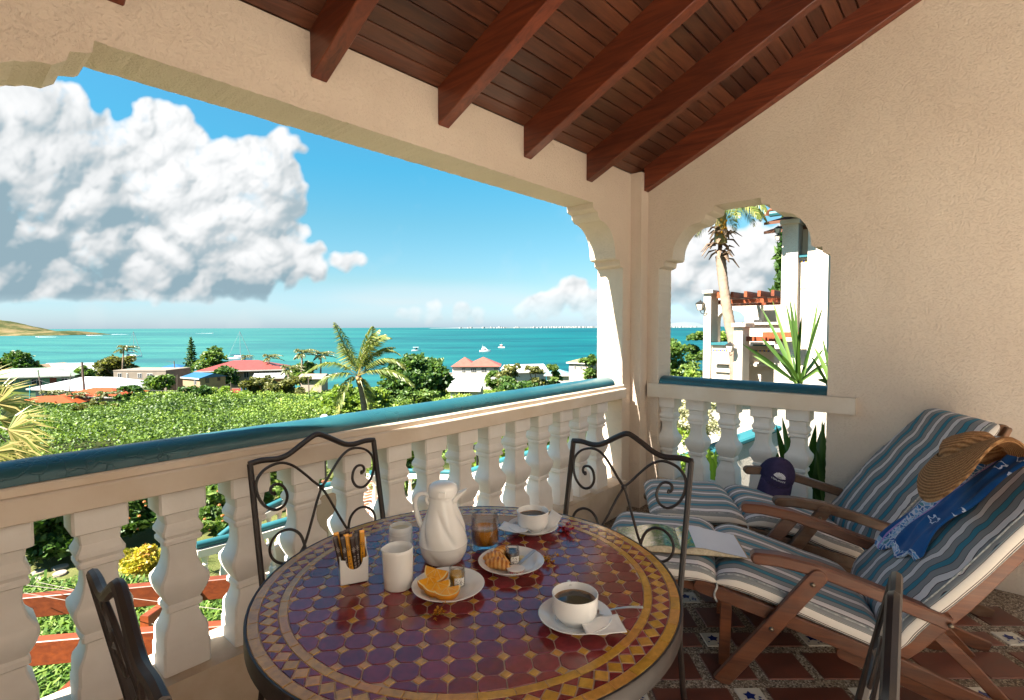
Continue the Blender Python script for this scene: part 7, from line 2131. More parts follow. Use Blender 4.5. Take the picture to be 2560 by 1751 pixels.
motorboat("small maroon and white boat right of the cabin cruiser", 1254, 870, 6.0, -0.5, 1)
motorboat("canopied launch above the big round tree", 1040, 878, 7.0, 0.25, 2)
M_FOAM = pm("foam", (0.78, 0.80, 0.80), 0.8)
def speedboat(label, px, ywl, wl, s):
    root, D = boat_root("speedboat", label, px, ywl, 0.06 if s > 0 else 0.06 + math.pi)
    root['group'] = "speedboats trailing white wakes across the bay"
    obj("hull", hull(7.0, 2.3, 0.9), M_HULL, root, world=False); obj("console", MB().box(-1.2, 0.8, -0.7, 0.7, 1.0, 1.9), WIN, root, world=False)
    W_ = wl * D / FPX; mb = MB(); P = []; r = random.Random(int(px))
    for i in range(25):
        q = i / 24; x = -2.5 - W_ * q; ww = (0.8 + 3.0 * q) * (1 - 0.55 * q) * r.uniform(0.6, 1.2) + 0.3
        P.append([(x, -ww * 2.6, 0.02), (x, -ww, 0.30 * (1 - q) + 0.06), (x, ww, 0.30 * (1 - q) + 0.06), (x, ww * 2.6, 0.02)])
    obj("wake", mb.grid(P), M_FOAM, root, world=False)
speedboat("speedboat far out with a white wake, nearest the left shore", 92, 843, 45, -1)
speedboat("speedboat with a thin white wake right of the headland", 219, 839, 34, -1)
speedboat("speedboat with a long wake between headland and sailboat", 272, 836.5, 44, -1)
speedboat("speedboat with a wake above the tall pine", 531, 833.5, 38, 1)
# ------------------------------------------------------------------ neighbouring villa, seen through the small arch
M_VILLA = mat_stucco("villa_stucco", (0.56, 0.50, 0.43), (0.50, 0.44, 0.37), 0.7, 0.7)
M_VTRIM = pm("villa_trim", (0.56, 0.50, 0.43), 0.7)
M_VTEAL = pm("villa_teal", (0.022, 0.115, 0.135), 0.5)
M_RED = mat_wood("orange_stained_beam", (0.11, 0.020, 0.005), (0.24, 0.050, 0.010), axis=0, scale=1.2, rough=0.45)
M_TERRA = pm("terracotta", (0.2, 0.07, 0.035), 0.8, 0.2, 3)
def onx(px, py, x):
    d = (FWD * FPX + RGT * (px - 1280) + UP2 * (875.5 - py)).normalized(); return CAMP + d * (x / d.x)
VX = 13.0
villa = thing("white_villa", "white stucco villa with tower, pergola and teal sills through the small arch", "villa", (VX + 2, 3.5, -1.0))
vy = lambda px, x=VX: onx(px, 870, x).y
vz = lambda px, py, x=VX: onx(px, py, x).z
def vbox(name, x0, x1, pxl, pxr, pyt, pyb, mat=M_VILLA, xr=None, parent=villa):
    """block whose sea-side (-X) face shows between those pixels on plane x0"""
    ya, yb = vy(pxl, x0), vy(pxr, x0); pm_ = (pxl + pxr) / 2
    zt = vz(pm_, pyt, x0); zb = vz(pm_, pyb, x0) if pyb is not None else -1.6
    return obj(name, MB().box(x0, x1, min(ya, yb), max(ya, yb), min(zt, zb), max(zt, zb)), mat, parent)
# corner pier and its cap
vbox("pier", 13.0, 13.5, 1758, 1776, 733, None); vbox("pier_cap", 12.93, 13.6, 1754, 1780, 726, 733.5, M_VTRIM)
# parapet with teal sill and tiled frieze, ledge under it
vbox("parapet", 13.06, 13.4, 1776.5, 1846, 864, None); vbox("sill", 12.99, 13.5, 1777, 1846, 857, 863.5, M_VTEAL); vbox("ledge", 12.90, 13.055, 1786, 1846, 906, 911, M_VILLA); vbox("niche", 13.0, 13.055, 1788, 1832, 914, 931, M_VTRIM)
def frieze(pxl, pxr, pyt, pyb, x, n, parent):
    fr = vbox("tile_frieze", x, x + 0.004, pxl, pxr, pyt, pyb, pm("frieze_tile", (0.66, 0.60, 0.48), 0.3), parent=parent)
    ya, yb = vy(pxl, x), vy(pxr, x); z = (vz(pxl, pyt, x) + vz(pxl, pyb, x)) / 2; h_ = abs(vz(pxl, pyt, x) - vz(pxl, pyb, x)) / 2
    bl, ye = MB(), MB()
    for k in range(n):
        y = ya + (yb - ya) * (k + 0.5) / n; s = h_ * 0.8
        m = ye if k % 2 else bl
        m.add([(x - 0.003, y - s, z), (x - 0.003, y, z - s * 0.8), (x - 0.003, y + s, z), (x - 0.003, y, z + s * 0.8)], [(0, 1, 2, 3)])
        bl.add([(x - 0.003, y - s * 1.3, z + s * .9), (x - 0.003, y - s * .7, z + s * .9), (x - 0.003, y - s, z + s * .4)], [(0, 1, 2)]); bl.add([(x - 0.003, y - s * 1.3, z - s * .9), (x - 0.003, y - s * .7, z - s * .9), (x - 0.003, y - s, z - s * .4)], [(0, 1, 2)])
    obj("tile_motif", bl, pm("frieze_blue", (0.06, 0.08, 0.30), 0.3), fr); obj("tile_motif", ye, pm("frieze_yellow", (0.55, 0.33, 0.06), 0.3), fr)
frieze(1781, 1824, 872, 880.5, 13.050, 9, villa)
# arched wall behind: arch opening through which the trees show
xb = 16.2
ya, yb = vy(1779, xb), vy(1900, xb); zt, zb = vz(1850, 752, xb), -1.6
oy0, oy1 = vy(1792, xb), vy(1862, xb); za = vz(1820, 776, xb); zs = vz(1820, 806, xb); zsill = vz(1820, 858, xb)
hole = [(oy1, zsill)] + [(oy1 + (oy0 - oy1) * (0.5 - 0.5 * math.cos(math.pi * k / 12)), zs + (za - zs) * math.sin(math.pi * k / 12) ** 0.7) for k in range(13)] + [(oy0, zsill)]
mb = MB()
fr_ = lambda u, v, w: (xb + w, u, v)
mb.prism([(yb, zsill)] + hole + [(ya, zsill), (ya, zt), (yb, zt)], fr_, 0.3); mb.prism([(yb, zb), (ya, zb), (ya, zsill - 0.001), (yb, zsill - 0.001)], fr_, 0.3)
obj("arched_wall", mb, M_VILLA, villa)
vbox("back_wall", 17.0, 17.3, 1868, 2000, 752, None); vbox("wall_coping", 16.1, 16.6, 1779, 1905, 737, 751.5, M_VTRIM)
# upper pergola over the room
for k, (pl, pr_, yt, yb_) in enumerate([(1777, 1953, 748, 758)]):
    vbox("pergola_beam", 13.55, 13.75, pl, pr_, yt, yb_, M_RED)
vbox("pergola_beam", 15.2, 15.4, 1800, 1953, 755, 764, M_RED)
for k in range(5):
    y = vy(1812 + k * 33, 13.6); z = vz(1830, 747, 13.6)
    obj("pergola_rafter", MB().cplank((13.1, y, z + 0.07), (16.15, y, z + 0.07), 0.07, 0.14, c=0.008), M_RED, villa)
# second pier, balcony band, lower pergola
vbox("pier", 12.3, 12.8, 1834, 1856, 817, None); vbox("pier_cap", 12.22, 12.9, 1827, 1862, 808, 817.5, M_VTRIM)
vbox("balcony_wall", 13.3, 13.6, 1860, 1962, 812, 862); vbox("balcony_coping", 13.22, 13.68, 1858, 1964, 806, 811.5, M_VTRIM)
vbox("pergola_beam", 12.55, 12.75, 1846, 1962, 842, 854, M_RED); vbox("pergola_beam", 12.2, 12.42, 1906, 1996, 831, 844, M_RED)
for k in range(3): vbox("pergola_rafter", 12.43 + 0.001, 13.29, 1880 + k * 28, 1885 + k * 28, 843, 853, M_RED)
# lower panel: sill, frieze, ledge, side pier
vbox("parapet", 13.7, 14.0, 1872, 1970, 866, None); vbox("sill", 13.62, 14.1, 1882, 1932, 860, 865.5, M_VTEAL); vbox("ledge", 13.52, 13.69, 1868, 1937, 911, 917, M_VILLA); frieze(1878, 1924, 873, 881, 13.694, 9, villa)
vbox("pier", 13.0, 13.3, 1936, 1960, 862, None)
# tower: front pier, window with timber beyond, rough flank
vbox("tower_pier", 12.6, 13.0, 1950, 1990, 560, None); vbox("tower_cap", 12.52, 13.0, 1944, 1992, 549, 559.5, M_VTRIM)
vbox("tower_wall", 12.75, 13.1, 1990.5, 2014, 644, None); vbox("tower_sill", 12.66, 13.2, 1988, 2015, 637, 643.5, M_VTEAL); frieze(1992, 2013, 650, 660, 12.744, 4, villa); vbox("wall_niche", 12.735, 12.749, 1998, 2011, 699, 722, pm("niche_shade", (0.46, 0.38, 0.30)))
vbox("tower_flank", 12.6, 14.6, 2014.5, 2066, 470, None)
vbox("window_pier", 13.3, 13.5, 1988, 1993, 548, 640, M_VTRIM)
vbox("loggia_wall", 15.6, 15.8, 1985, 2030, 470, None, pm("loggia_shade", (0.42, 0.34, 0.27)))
for k in range(6):
    z = vz(2000, 568 + k * 11, 14.0); obj("louvre", MB().cplank((13.2, vy(1985, 13.2), z + 0.25), (15.5, vy(1985, 13.2) - 0.1, z + 0.8), 1.4, 0.06), pm("dark_louvre", (0.16, 0.075, 0.05)), villa) if k % 2 == 0 else None
# tiled eave
zE = vz(1945, 545, 12.4)
ev = MB(); yl, yr = vy(1926, 12.4), vy(2010, 12.4)
ev.add([(12.1, yl, zE), (12.1, yr, zE), (14.2, yr, zE + 0.9), (14.2, yl, zE + 0.9)], [(0, 1, 2, 3)]); eo = obj("eave", ev, M_TERRA, villa); so2 = eo.modifiers.new("thick", 'SOLIDIFY'); so2.thickness = 0.08
for k in range(12):
    y = yl + (yr - yl) * (k + 0.5) / 12; obj("roof_tile", MB().tube([(12.05, y, zE + 0.06), (14.2, y, zE + 0.98)], 0.065, 8), M_TERRA, villa, smooth=True)
obj("gutter", MB().tube([(12.0, yl - 0.05, zE + 0.02), (12.0, yr, zE + 0.02)], 0.06, 8), M_VTEAL, villa, smooth=True)
# flank strip at the far right
vbox("flank_wall", 13.6, 14.6, 2066.5, 2110, 470, None, M_VTRIM); vbox("flank_shade_strip", 12.9, 13.59, 2070, 2078, 580, 760, pm("niche_shade", (0.46, 0.38, 0.30))); vbox("flank_sill", 12.85, 13.59, 2066.5, 2085, 571, 579, M_VILLA); vbox("flank_cap", 12.84, 13.59, 2067, 2085, 562, 570.5, M_VTEAL)  # narrow dark strip on the flank: shade put into its colour
# cactus pots on the balcony coping, dark row of small things
tag(obj("potted_plant", MB().ball(onx(1889, 804, 13.4), 0.05, 8, 6).ball(onx(1896, 804, 13.4), 0.05, 8, 6).ball(onx(1903, 804, 13.4), 0.05, 8, 6), pm("dark_pot", (0.03, 0.03, 0.03)), None), "dark row of small pots on the villa balcony", "pots")

# lanterns
def lantern(label, px, py, x, hpx, side):
    c = onx(px, py, x); s = hpx * (c - CAMP).dot(FWD) / FPX / 0.46
    root = thing("wall_lantern", label, "lantern", tuple(c), 0, "black wall lanterns on the white villa"); root.scale = (s,) * 3
    mk = lambda n_, mb_, m_: obj(n_, mb_, m_, root, world=False)
    K = pm("lantern_black", (0.02, 0.018, 0.016), 0.4)
    top, bot = 0.115, 0.065
    fr = MB()
    for i, j in ((-1, -1), (1, -1), (1, 1), (-1, 1)): fr.tube([(i * bot, j * bot, -0.11), (i * top, j * top, 0.11)], 0.010, 5)
    for q, z in ((bot, -0.11), (top, 0.11)): fr.tube([(-q, -q, z), (q, -q, z), (q, q, z), (-q, q, z)], 0.012, 5, closed=True)
    mk("cage", fr, K)
    mk("roof", MB().add([(-.13, -.13, .12), (.13, -.13, .12), (.13, .13, .12), (-.13, .13, .12), (-.05, -.05, .19), (.05, -.05, .19), (.05, .05, .19), (-.05, .05, .19)], [(0, 1, 5, 4), (1, 2, 6, 5), (2, 3, 7, 6), (3, 0, 4, 7), (4, 5, 6, 7), (3, 2, 1, 0)]), K)
    mk("finial", MB().lathe([(0.05, 0.19), (0.03, 0.205), (0.022, 0.225), (0.008, 0.235), (0, 0.25)], 8), K)
    mk("pane", MB().add([(-bot, -bot, -.108), (bot, -bot, -.108), (bot, bot, -.108), (-bot, bot, -.108), (-top * .96, -top * .96, .108), (top * .96, -top * .96, .108), (top * .96, top * .96, .108), (-top * .96, top * .96, .108)], [(0, 1, 5, 4), (1, 2, 6, 5), (2, 3, 7, 6), (3, 0, 4, 7)]), pm("frosted_pane", (0.52, 0.46, 0.38), 0.3))
    br_ = [(0, 0, -0.115), (0.0, side * 0.03, -0.20), (0.02, side * 0.12, -0.24), (0.05, side * 0.22, -0.20)] if side else [(0, 0, -.115), (0, 0, -0.2), (0.1, 0, -0.24), (0.2, 0, -0.2)]
    mk("bracket", MB().tube(smooth_path(br_, 5), 0.012, 6), K)
lantern("black lantern on the left corner of the villa pier, against the sky", 1751, 768, 12.95, 34, -1)
lantern("black lantern beside the leaning palm trunk", 1825, 872, 12.15, 34, 0)
lantern("upper of two black lanterns at the villa tower", 1945, 578, 12.45, 26, 0)
lantern("lower of two black lanterns at the villa tower", 1945, 596, 12.35, 22, 0)

# the villa's palm: leaning ringed trunk with a skirt of dead leaf bases
vc = onx(1801, 640, 12.9)
vb = onx(1842, 925, 12.75)
vp = thing("skirted_palm", "leaning ringed palm with a skirt of dry leaf bases before the villa", "palm", (vb.x, vb.y, -2.0))
obj("trunk", ring_trunk([(vb.x, vb.y, -2.0), tuple(onx(1838, 900, 12.75)), tuple(onx(1822, 800, 12.8)), tuple(onx(1809, 715, 12.85)), tuple(vc)], [0.135, 0.13, 0.118, 0.11, 0.115], 14), M_PTRUNK, vp, smooth=True)
r = random.Random(8)
M_HUSK = paint("dry_husk", (0.22, 0.14, 0.09), 0.85, 0.3, 12)
for k in range(34):
    a = 2 * math.pi * k / 34 * 5.0 + r.uniform(-.3, .3); z0 = r.uniform(-0.15, 0.75); d = Vector((math.cos(a), math.sin(a), 0)); up = r.uniform(-0.7, 0.7)
    b = vc + Z1 * z0 + d * 0.10; l = r.uniform(0.25, 0.5); m = b + (d + Z1 * up).normalized() * l * 0.5; e = m + (d * 0.9 + Z1 * (up - 0.9)).normalized() * l * 0.5; s = d.cross(Z1) * 0.055
    o = obj("leaf_base", MB().grid([[b - s, b + d * 0.03, b + s], [m - s * 0.9, m + Z1 * 0.03, m + s * 0.9], [e - s * 0.25, e, e + s * 0.25]]), M_HUSK, vp, fix=False); o.modifiers.new("thick", 'SOLIDIFY').thickness = 0.012
obj("crown_shaft", MB().tube([vc + Z1 * 0.3, vc + Z1 * 1.5], [0.16, 0.10], 10), paint("green_shaft", (0.24, 0.20, 0.07), 0.6), vp, smooth=True)
fr0 = MB()
for k in range(26): fr0.ball(vc + Vector((-0.12 + r.gauss(0, .04), -0.10 + r.gauss(0, .05), 0.62 + r.gauss(0, .1))), 0.03, 6, 4)
obj("fruit_cluster", fr0, paint("orange_fruit", (0.55, 0.26, 0.02), 0.5), vp, smooth=True)
cc = vc + Z1 * 1.25
for k in range(18):
    a = 2 * math.pi * k / 18 + r.uniform(-.15, .15); h_ = Vector((math.cos(a), math.sin(a), 0)); L_ = r.uniform(1.0, 1.5); el = r.uniform(-0.2, 0.9)
    V, F, T = frond_mesh(cc, cc + (h_ * math.cos(el) + Z1 * math.sin(el)) * L_ * 0.7, cc + h_ * L_ * 0.95 + Z1 * (0.4 * math.sin(el) - 0.55), 300 + k, 40, 0.42, 0.020, 0.9)
    link("frond", np_mesh("frond", V - np.array(vp.location), F, G_PALM, T), vp)

# ------------------------------------------------------------------ plants right outside the small arch
G_YUCCA = mat_leaf("yucca_leaf", [(0.0, (0.0225, 0.05, 0.01)), (0.5, (0.05, 0.095, 0.0225)), (1.0, (0.11, 0.16, 0.045))], rough=0.35, trans=0.3)
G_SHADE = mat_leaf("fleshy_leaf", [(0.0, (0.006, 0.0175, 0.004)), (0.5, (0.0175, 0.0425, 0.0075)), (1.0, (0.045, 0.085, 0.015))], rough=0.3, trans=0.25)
def blade(c, tip, wid, bow, fold=0.35, n=10):
    """sword leaf with a keel"""
    d = tip - c; sd = d.cross(-FWD); sd.normalize(); nn = sd.cross(d).normalized(); P = []
    for i in range(n + 1):
        q = i / n; p = c + d * q + bow * (4 * q * (1 - q)); w = wid * (0.55 + 1.0 * q - 0.2 * q * q) * (1 - q ** 3.0) ** 0.9 if q < 1 else 0.0006
        P.append([p - sd * w + nn * w * fold, p, p + sd * w + nn * w * fold])
    return P
def sword_plant(label, px, py, D, tips, wid, mat, name="yucca", trunk_to=None, seed=1):
    c = at(px, py, D); root = thing(name, label, "plant", (c.x, c.y, trunk_to if trunk_to is not None else c.z)); r = random.Random(seed)
    for i, t_ in enumerate(tips):
        tx, ty, dz = t_[:3]; k = t_[3] if len(t_) > 3 else 0.0
        tip = at(tx, ty, D + dz); b0 = c + Vector((r.uniform(-.03, .03), r.uniform(-.03, .03), r.uniform(-.02, .05)))
        P = blade(b0, tip, wid * r.uniform(0.8, 1.15), (-Z1 * k if k else RGT * r.uniform(-.015, .015) + UP2 * r.uniform(0, 0.03)))
        mb = MB().grid(P); V = np.array(mb.v) - np.array(root.location); F = np.array(mb.f)
        link("leaf", np_mesh("leaf", V, F, mat, np.full(len(F), min(1, max(0, r.gauss(0.5, 0.25)))), smooth=True), root)
    if trunk_to is not None: obj("trunk", MB().tube([(c.x, c.y, trunk_to), (c.x + 0.03, c.y, (trunk_to + c.z) / 2), tuple(c)], [0.07, 0.06, 0.05], 8), M_BARK, root, smooth=True)
    return root
sword_plant("tall spiky yucca with long sword leaves in the small arch", 1994, 966, 5.6, [(1931, 752, 0.1), (1964, 757, 0.0), (1974, 746, -0.1), (1985, 748, 0.15), (2004, 788, -0.3), (2045, 750, 0.2), (2058, 765, -0.1), (1855, 860, -0.2), (1882, 889, 0.3), (1900, 842, 0.1), (1903, 770, 0.5), (1943, 882, -0.5), (1936, 842, 0.2), (2060, 870, 0.4), (2064, 915, 0.0), (1950, 905, -0.7), (1997, 845, -0.6), (2070, 905, -0.2), (1947, 948, 0.4), (1980, 885, 0.5)], 0.021, G_YUCCA, trunk_to=-1.3, seed=3)
sword_plant("smaller yucca half hidden behind the right jamb of the small arch", 2083, 985, 5.2, [(2034, 868, 0.1), (2056, 845, 0.0), (2027, 890, -0.2), (2040, 925, 0.2), (2042, 950, -0.1), (2068, 880, 0.3), (2095, 850, 0.1), (2110, 870, -0.1), (2050, 900, 0.4)], 0.020, G_YUCCA, trunk_to=-1.3, seed=5)
big = [(px, py, dz) for px, py, dz in [(1955, 1042, 0.2), (1975, 1036, 0), (1992, 1040, -.2), (1940, 1062, .1), (2010, 1050, .2), (1925, 1100, 0), (2040, 1060, -.1), (2062, 1055, .2), (2072, 1082, 0), (2050, 1110, .3), (2075, 1130, -.2), (1935, 1150, .2), (2060, 1170, .1), (1950, 1130, -.3), (2025, 1160, .3), (1985, 1075, 0.4), (2085, 1100, .2), (2090, 1160, 0)]]
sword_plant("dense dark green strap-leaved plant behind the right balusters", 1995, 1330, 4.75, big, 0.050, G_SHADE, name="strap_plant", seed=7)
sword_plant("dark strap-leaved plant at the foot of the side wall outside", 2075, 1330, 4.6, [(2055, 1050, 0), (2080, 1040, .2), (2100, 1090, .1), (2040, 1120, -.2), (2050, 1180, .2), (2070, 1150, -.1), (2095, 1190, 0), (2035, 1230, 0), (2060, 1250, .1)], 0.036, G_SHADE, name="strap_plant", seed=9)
sword_plant("bright lime agave leaves between the second and third side balusters", 1788, 1330, 4.75, [(1772, 1118, 0), (1790, 1122, .1), (1782, 1145, -.1), (1760, 1215, .1), (1815, 1230, 0)], 0.034, mat_leaf("lime_blade", [(0.0, (0.08, 0.15, 0.015)), (1.0, (0.15, 0.225, 0.04))], trans=0.45), name="agave", seed=11)
tree("pale blossoming bush between the side balusters", 1728, 1015, 80, 7.0, G_PALE, 81, name="blossom_bush", leaf=0.022, n=9000, trunk=False, cat="bush", nblob=16, ybase=1165)
tree("bright leafy bush below the pale blossoms", 1700, 1120, 90, 6.6, G_LIME, 82, name="leafy_bush", leaf=0.035, n=3600, trunk=False, cat="bush", ybase=1300)
# white stair parapet with teal coping beyond the right balusters
sp_ = thing("stair_parapet", "white stair parapet with sloping teal coping behind the right balusters", "parapet", tuple(at(1850, 1250, 6.6)))
a, b = at(1690, 1165, 6.6), at(1935, 1075, 7.4)
dirn = (b - a).normalized(); sdv = dirn.cross(Z1).normalized()
mb = MB(); hgt_ = 2.2
mb.add([a - sdv * .09, a + sdv * .09, b + sdv * .09, b - sdv * .09] + [p - Z1 * hgt_ for p in (a - sdv * .09, a + sdv * .09, b + sdv * .09, b - sdv * .09)], [(0, 1, 2, 3), (0, 4, 5, 1), (1, 5, 6, 2), (2, 6, 7, 3), (3, 7, 4, 0), (7, 6, 5, 4)])
obj("wall", mb, M_VILLA, sp_); obj("coping", MB().cplank(a + Z1 * 0.04, b + Z1 * 0.04, 0.24, 0.075, c=0.02), M_VTEAL, sp_)
wp = thing("garden_wall", "plain white garden wall below the villa, behind the right balusters", "wall", tuple(at(1900, 1200, 9.0)))
a, b = at(1700, 1010, 9.3), at(2090, 1010, 9.3); d_ = (b - a).normalized()
obj("wall", MB().plank((a + b) / 2 - d_ * 2.2 - Z1 * 1.0, (a + b) / 2 + d_ * 2.2 - Z1 * 1.0, 0.2, 2.0), M_VILLA, wp)
obj("coping", MB().plank((a + b) / 2 - d_ * 2.25 + Z1 * 0.04, (a + b) / 2 + d_ * 2.25 + Z1 * 0.04, 0.3, 0.07), M_VTRIM, wp)
tree("spindly yellow flower stem by the far side baluster", 1905, 1178, 16, 5.5, G_YEL, 83, name="leafy_bush", leaf=0.03, n=120, trunk=False, cat="bush", ybase=1235)

# ------------------------------------------------------------------ garden below the balustrade
LZ = -3.28
def atz(px, py, z):
    d = (FWD * FPX + RGT * (px - 1280) + UP2 * (875.5 - py)).normalized(); return CAMP + d * ((z - CAM_H) / d.z)
def mat_lawn():
    t = NT("lawn"); v = t.co(); n = t.noise(v, 1.2, 5, 0.6); f = t.noise(v, 40, 3)
    t.set(col=t.mix(1.0, t.ramp(n, [(0.3, (0.0585, 0.072, 0.02025)), (0.6, (0.108, 0.1125, 0.03825)), (0.8, (0.144, 0.126, 0.0585))]), t.math('MULTIPLY_ADD', f, 0.8, 0.6), 'MULTIPLY'), rough=0.95, spec=0.1); t.bump(f, 0.8, 0.03); return t.m
c0 = [DR(d, r) for d, r in ((4.0, -12), (4.0, 3), (11.0, 6), (17.0, 2), (17.0, -16))]
struct("lawn", MB().prism([(p.x, p.y) for p in c0], lambda u, v, w: (u, v, -3.24 - w * 0.4 + (0 if True else 0)), 1.0), mat_lawn())
M_STONE = paint("stepping_stone", (0.26, 0.21, 0.17), 0.9, 0.1, 4)
for i, (px, py, lab) in enumerate([(150, 1418, "stepping stone farthest up the lawn by the hedge"), (95, 1432, "pale stepping stone left of the pair on the lawn"), (150, 1434, "pale stepping stone right of the pair on the lawn"), (90, 1450, "sunlit stepping stone nearest the balustrade")]):
    p = atz(px, py, -3.22); o = obj("stepping_stone", MB().lathe([(0, -0.05), (0.22, -0.05), (0.22, 0.01), (0.20, 0.02), (0, 0.02)], 14, (0, 0, 0)), M_STONE, None); o.location = p; o.scale = (0.62, 0.5, 1); o.rotation_euler = (0, 0, i * 0.7)
    tag(o, lab, "stone", "stepping stones in the lawn")
def gbush(label, px, yt, yb, hw, mat, seed, leaf=0.06, n=3500, name="garden_bush", nblob=12, z=LZ):
    p = atz(px, yb, z); D = (p - CAMP).dot(FWD); H = zat(px, yt, D) - z; w = 2 * hw * D / FPX
    root = thing(name, label, "bush", (p.x, p.y, z))
    V, F, T = crown_arrays(blob_heap(w, H * 1.02, nblob, seed), n, leaf, seed); V[:, 2] *= H / V[:, 2].max()
    link("foliage", np_mesh("foliage", V, F, mat, T), root); return root
gbush("dark hedge dotted with orange flowers behind the left balusters", 120, 1228, 1400, 105, G_DARK, 91, 0.11, 6500, "flowering_hedge", 22)
gbush("dark hedge section between the second and third balusters", 340, 1215, 1350, 95, G_DARK, 92, 0.11, 6000, "flowering_hedge", 20)
gbush("hedge section with orange blossom right of the dark hedges", 560, 1165, 1300, 80, G_MID, 93, 0.11, 4500, "flowering_hedge", 18)
gbush("tall garden shrubs behind the iron chair's back", 720, 1120, 1255, 90, G_MID, 94, 0.13, 4500, "garden_bush", 18)
gbush("yellow-green rounded bush behind the third baluster", 358, 1352, 1480, 66, G_YEL, 95, 0.055, 5200, "croton_bush", 16)
gbush("small glossy bush with white blossom on the lawn", 545, 1262, 1345, 46, G_MID, 96, 0.09, 1900, "garden_bush", 12)
fl_ = MB(); r = random.Random(6)
for k in range(46):
    px = r.choice((r.uniform(90, 230), r.uniform(280, 420), r.uniform(480, 600))); p = atz(px, r.uniform(1330, 1395), LZ); D = (p - CAMP).dot(FWD) - 0.9; fl_.ball(at(px, r.uniform(1225, 1330), D), r.uniform(0.018, 0.034), 6, 4, (1, 1, 0.7))
o = obj("hedge_blossoms", fl_, paint("orange_blossom", (0.35, 0.11, 0.015), 0.6), None); o['kind'] = 'stuff'; o['label'] = "orange blossoms scattered over the hedges"
gb = gbush("leafy garden shrubs seen between the middle balusters", 1010, 1085, 1225, 110, G_MID, 97, 0.14, 4200, "garden_bush", 18)
gbush("palm-like garden shrubs before the right chair back", 1280, 1060, 1220, 120, G_LIME, 98, 0.16, 3800, "garden_bush", 18)
gbush("garden shrubs at the foot of the corner column", 1460, 1070, 1230, 90, G_LIME, 99, 0.13, 3000, "garden_bush", 14)
# strap-leaved ground cover right under the balustrade
def groundcover():
    r = np.random.RandomState(5); V = []; F = []; T = []; o = 0
    for k in range(2600):
        px = r.uniform(20, 640); py = r.uniform(1470, 1900); p = atz(px, py, -2.55 + 0.0006 * (py - 1470) * 0)
        nb = 5
        for j in range(nb):
            a = r.uniform(0, 6.28); l = r.uniform(0.12, 0.30); d = Vector((math.cos(a), math.sin(a), 0)); w = d.cross(Z1) * r.uniform(0.010, 0.018)
            b = p + Z1 * 0.02; m = b + d * l * 0.45 + Z1 * l * r.uniform(0.4, 0.8); e = m + d * l * 0.55 - Z1 * l * r.uniform(0.0, 0.4); t = r.beta(2, 2)
            for A, B, wa, wb in ((b, m, .6, 1), (m, e, 1, .1)):
                V += [A - w * wa, A + w * wa, B + w * wb, B - w * wb]; F.append((o, o + 1, o + 2, o + 3)); o += 4; T.append(t)
    me = np_mesh("ground_cover", np.array([tuple(v) for v in V]), F, mat_leaf("strap_leaf", [(0.0, (0.0175, 0.0425, 0.006)), (0.5, (0.055, 0.105, 0.015)), (0.85, (0.13, 0.18, 0.035)), (1.0, (0.225, 0.25, 0.11))]), T)
    ob = link("ground_cover", me); ob['kind'] = 'stuff'; ob['label'] = "strap-leaved ground cover in the bed below the balustrade"
groundcover()
bed = [atz(px, py, -2.58) for px, py in ((-60, 1468), (640, 1468), (700, 1950), (-100, 1950))]
struct("planting_bed", MB().prism([(p.x, p.y) for p in bed], lambda u, v, w: (u, v, -2.56 - w), 0.9), mat_ground())
# timber pergola below: stained beams
pg = thing("lower_pergola", "orange-stained timber pergola beams below the left balusters", "pergola", tuple(atz(300, 1600, -3.2)))
def beam(px0, py0, px1, py1, z=-1.10, h_=0.20, w=0.10):
    a, b = atz(px0, py0, z), atz(px1, py1, z); obj("beam", MB().cplank(a - Z1 * h_ / 2, b - Z1 * h_ / 2, w, h_, c=0.006), M_RED, pg)
    return a, b
a1, b1 = beam(-80, 1503, 640, 1435); beam(-80, 1612, 700, 1545, -1.10)
beam(360, 1541, 480, 1458, -1.12, 0.16, 0.08); beam(60, 1815, 330, 1572, -1.12, 0.16, 0.08)
for p in (a1.lerp(b1, 0.05), b1): obj("post", MB().box(p.x - 0.06, p.x + 0.06, p.y - 0.06, p.y + 0.06, -3.3, -1.31), M_RED, pg)
cw = MB()
for (x0, y0, x1, y1) in ((55, 1462, 600, 1530), (60, 1483, 330, 1530), (90, 1455, 260, 1490), (380, 1560, 620, 1600)): cw.tube([atz(x0, y0, -1.02), atz(x1, y1, -1.02)], 0.0028, 5)
tag(obj("trellis_wires", cw, pm("galvanised_wire", (0.2, 0.17, 0.14), 0.5), None), "thin steel wires stretched over the pergola beams", "wires")

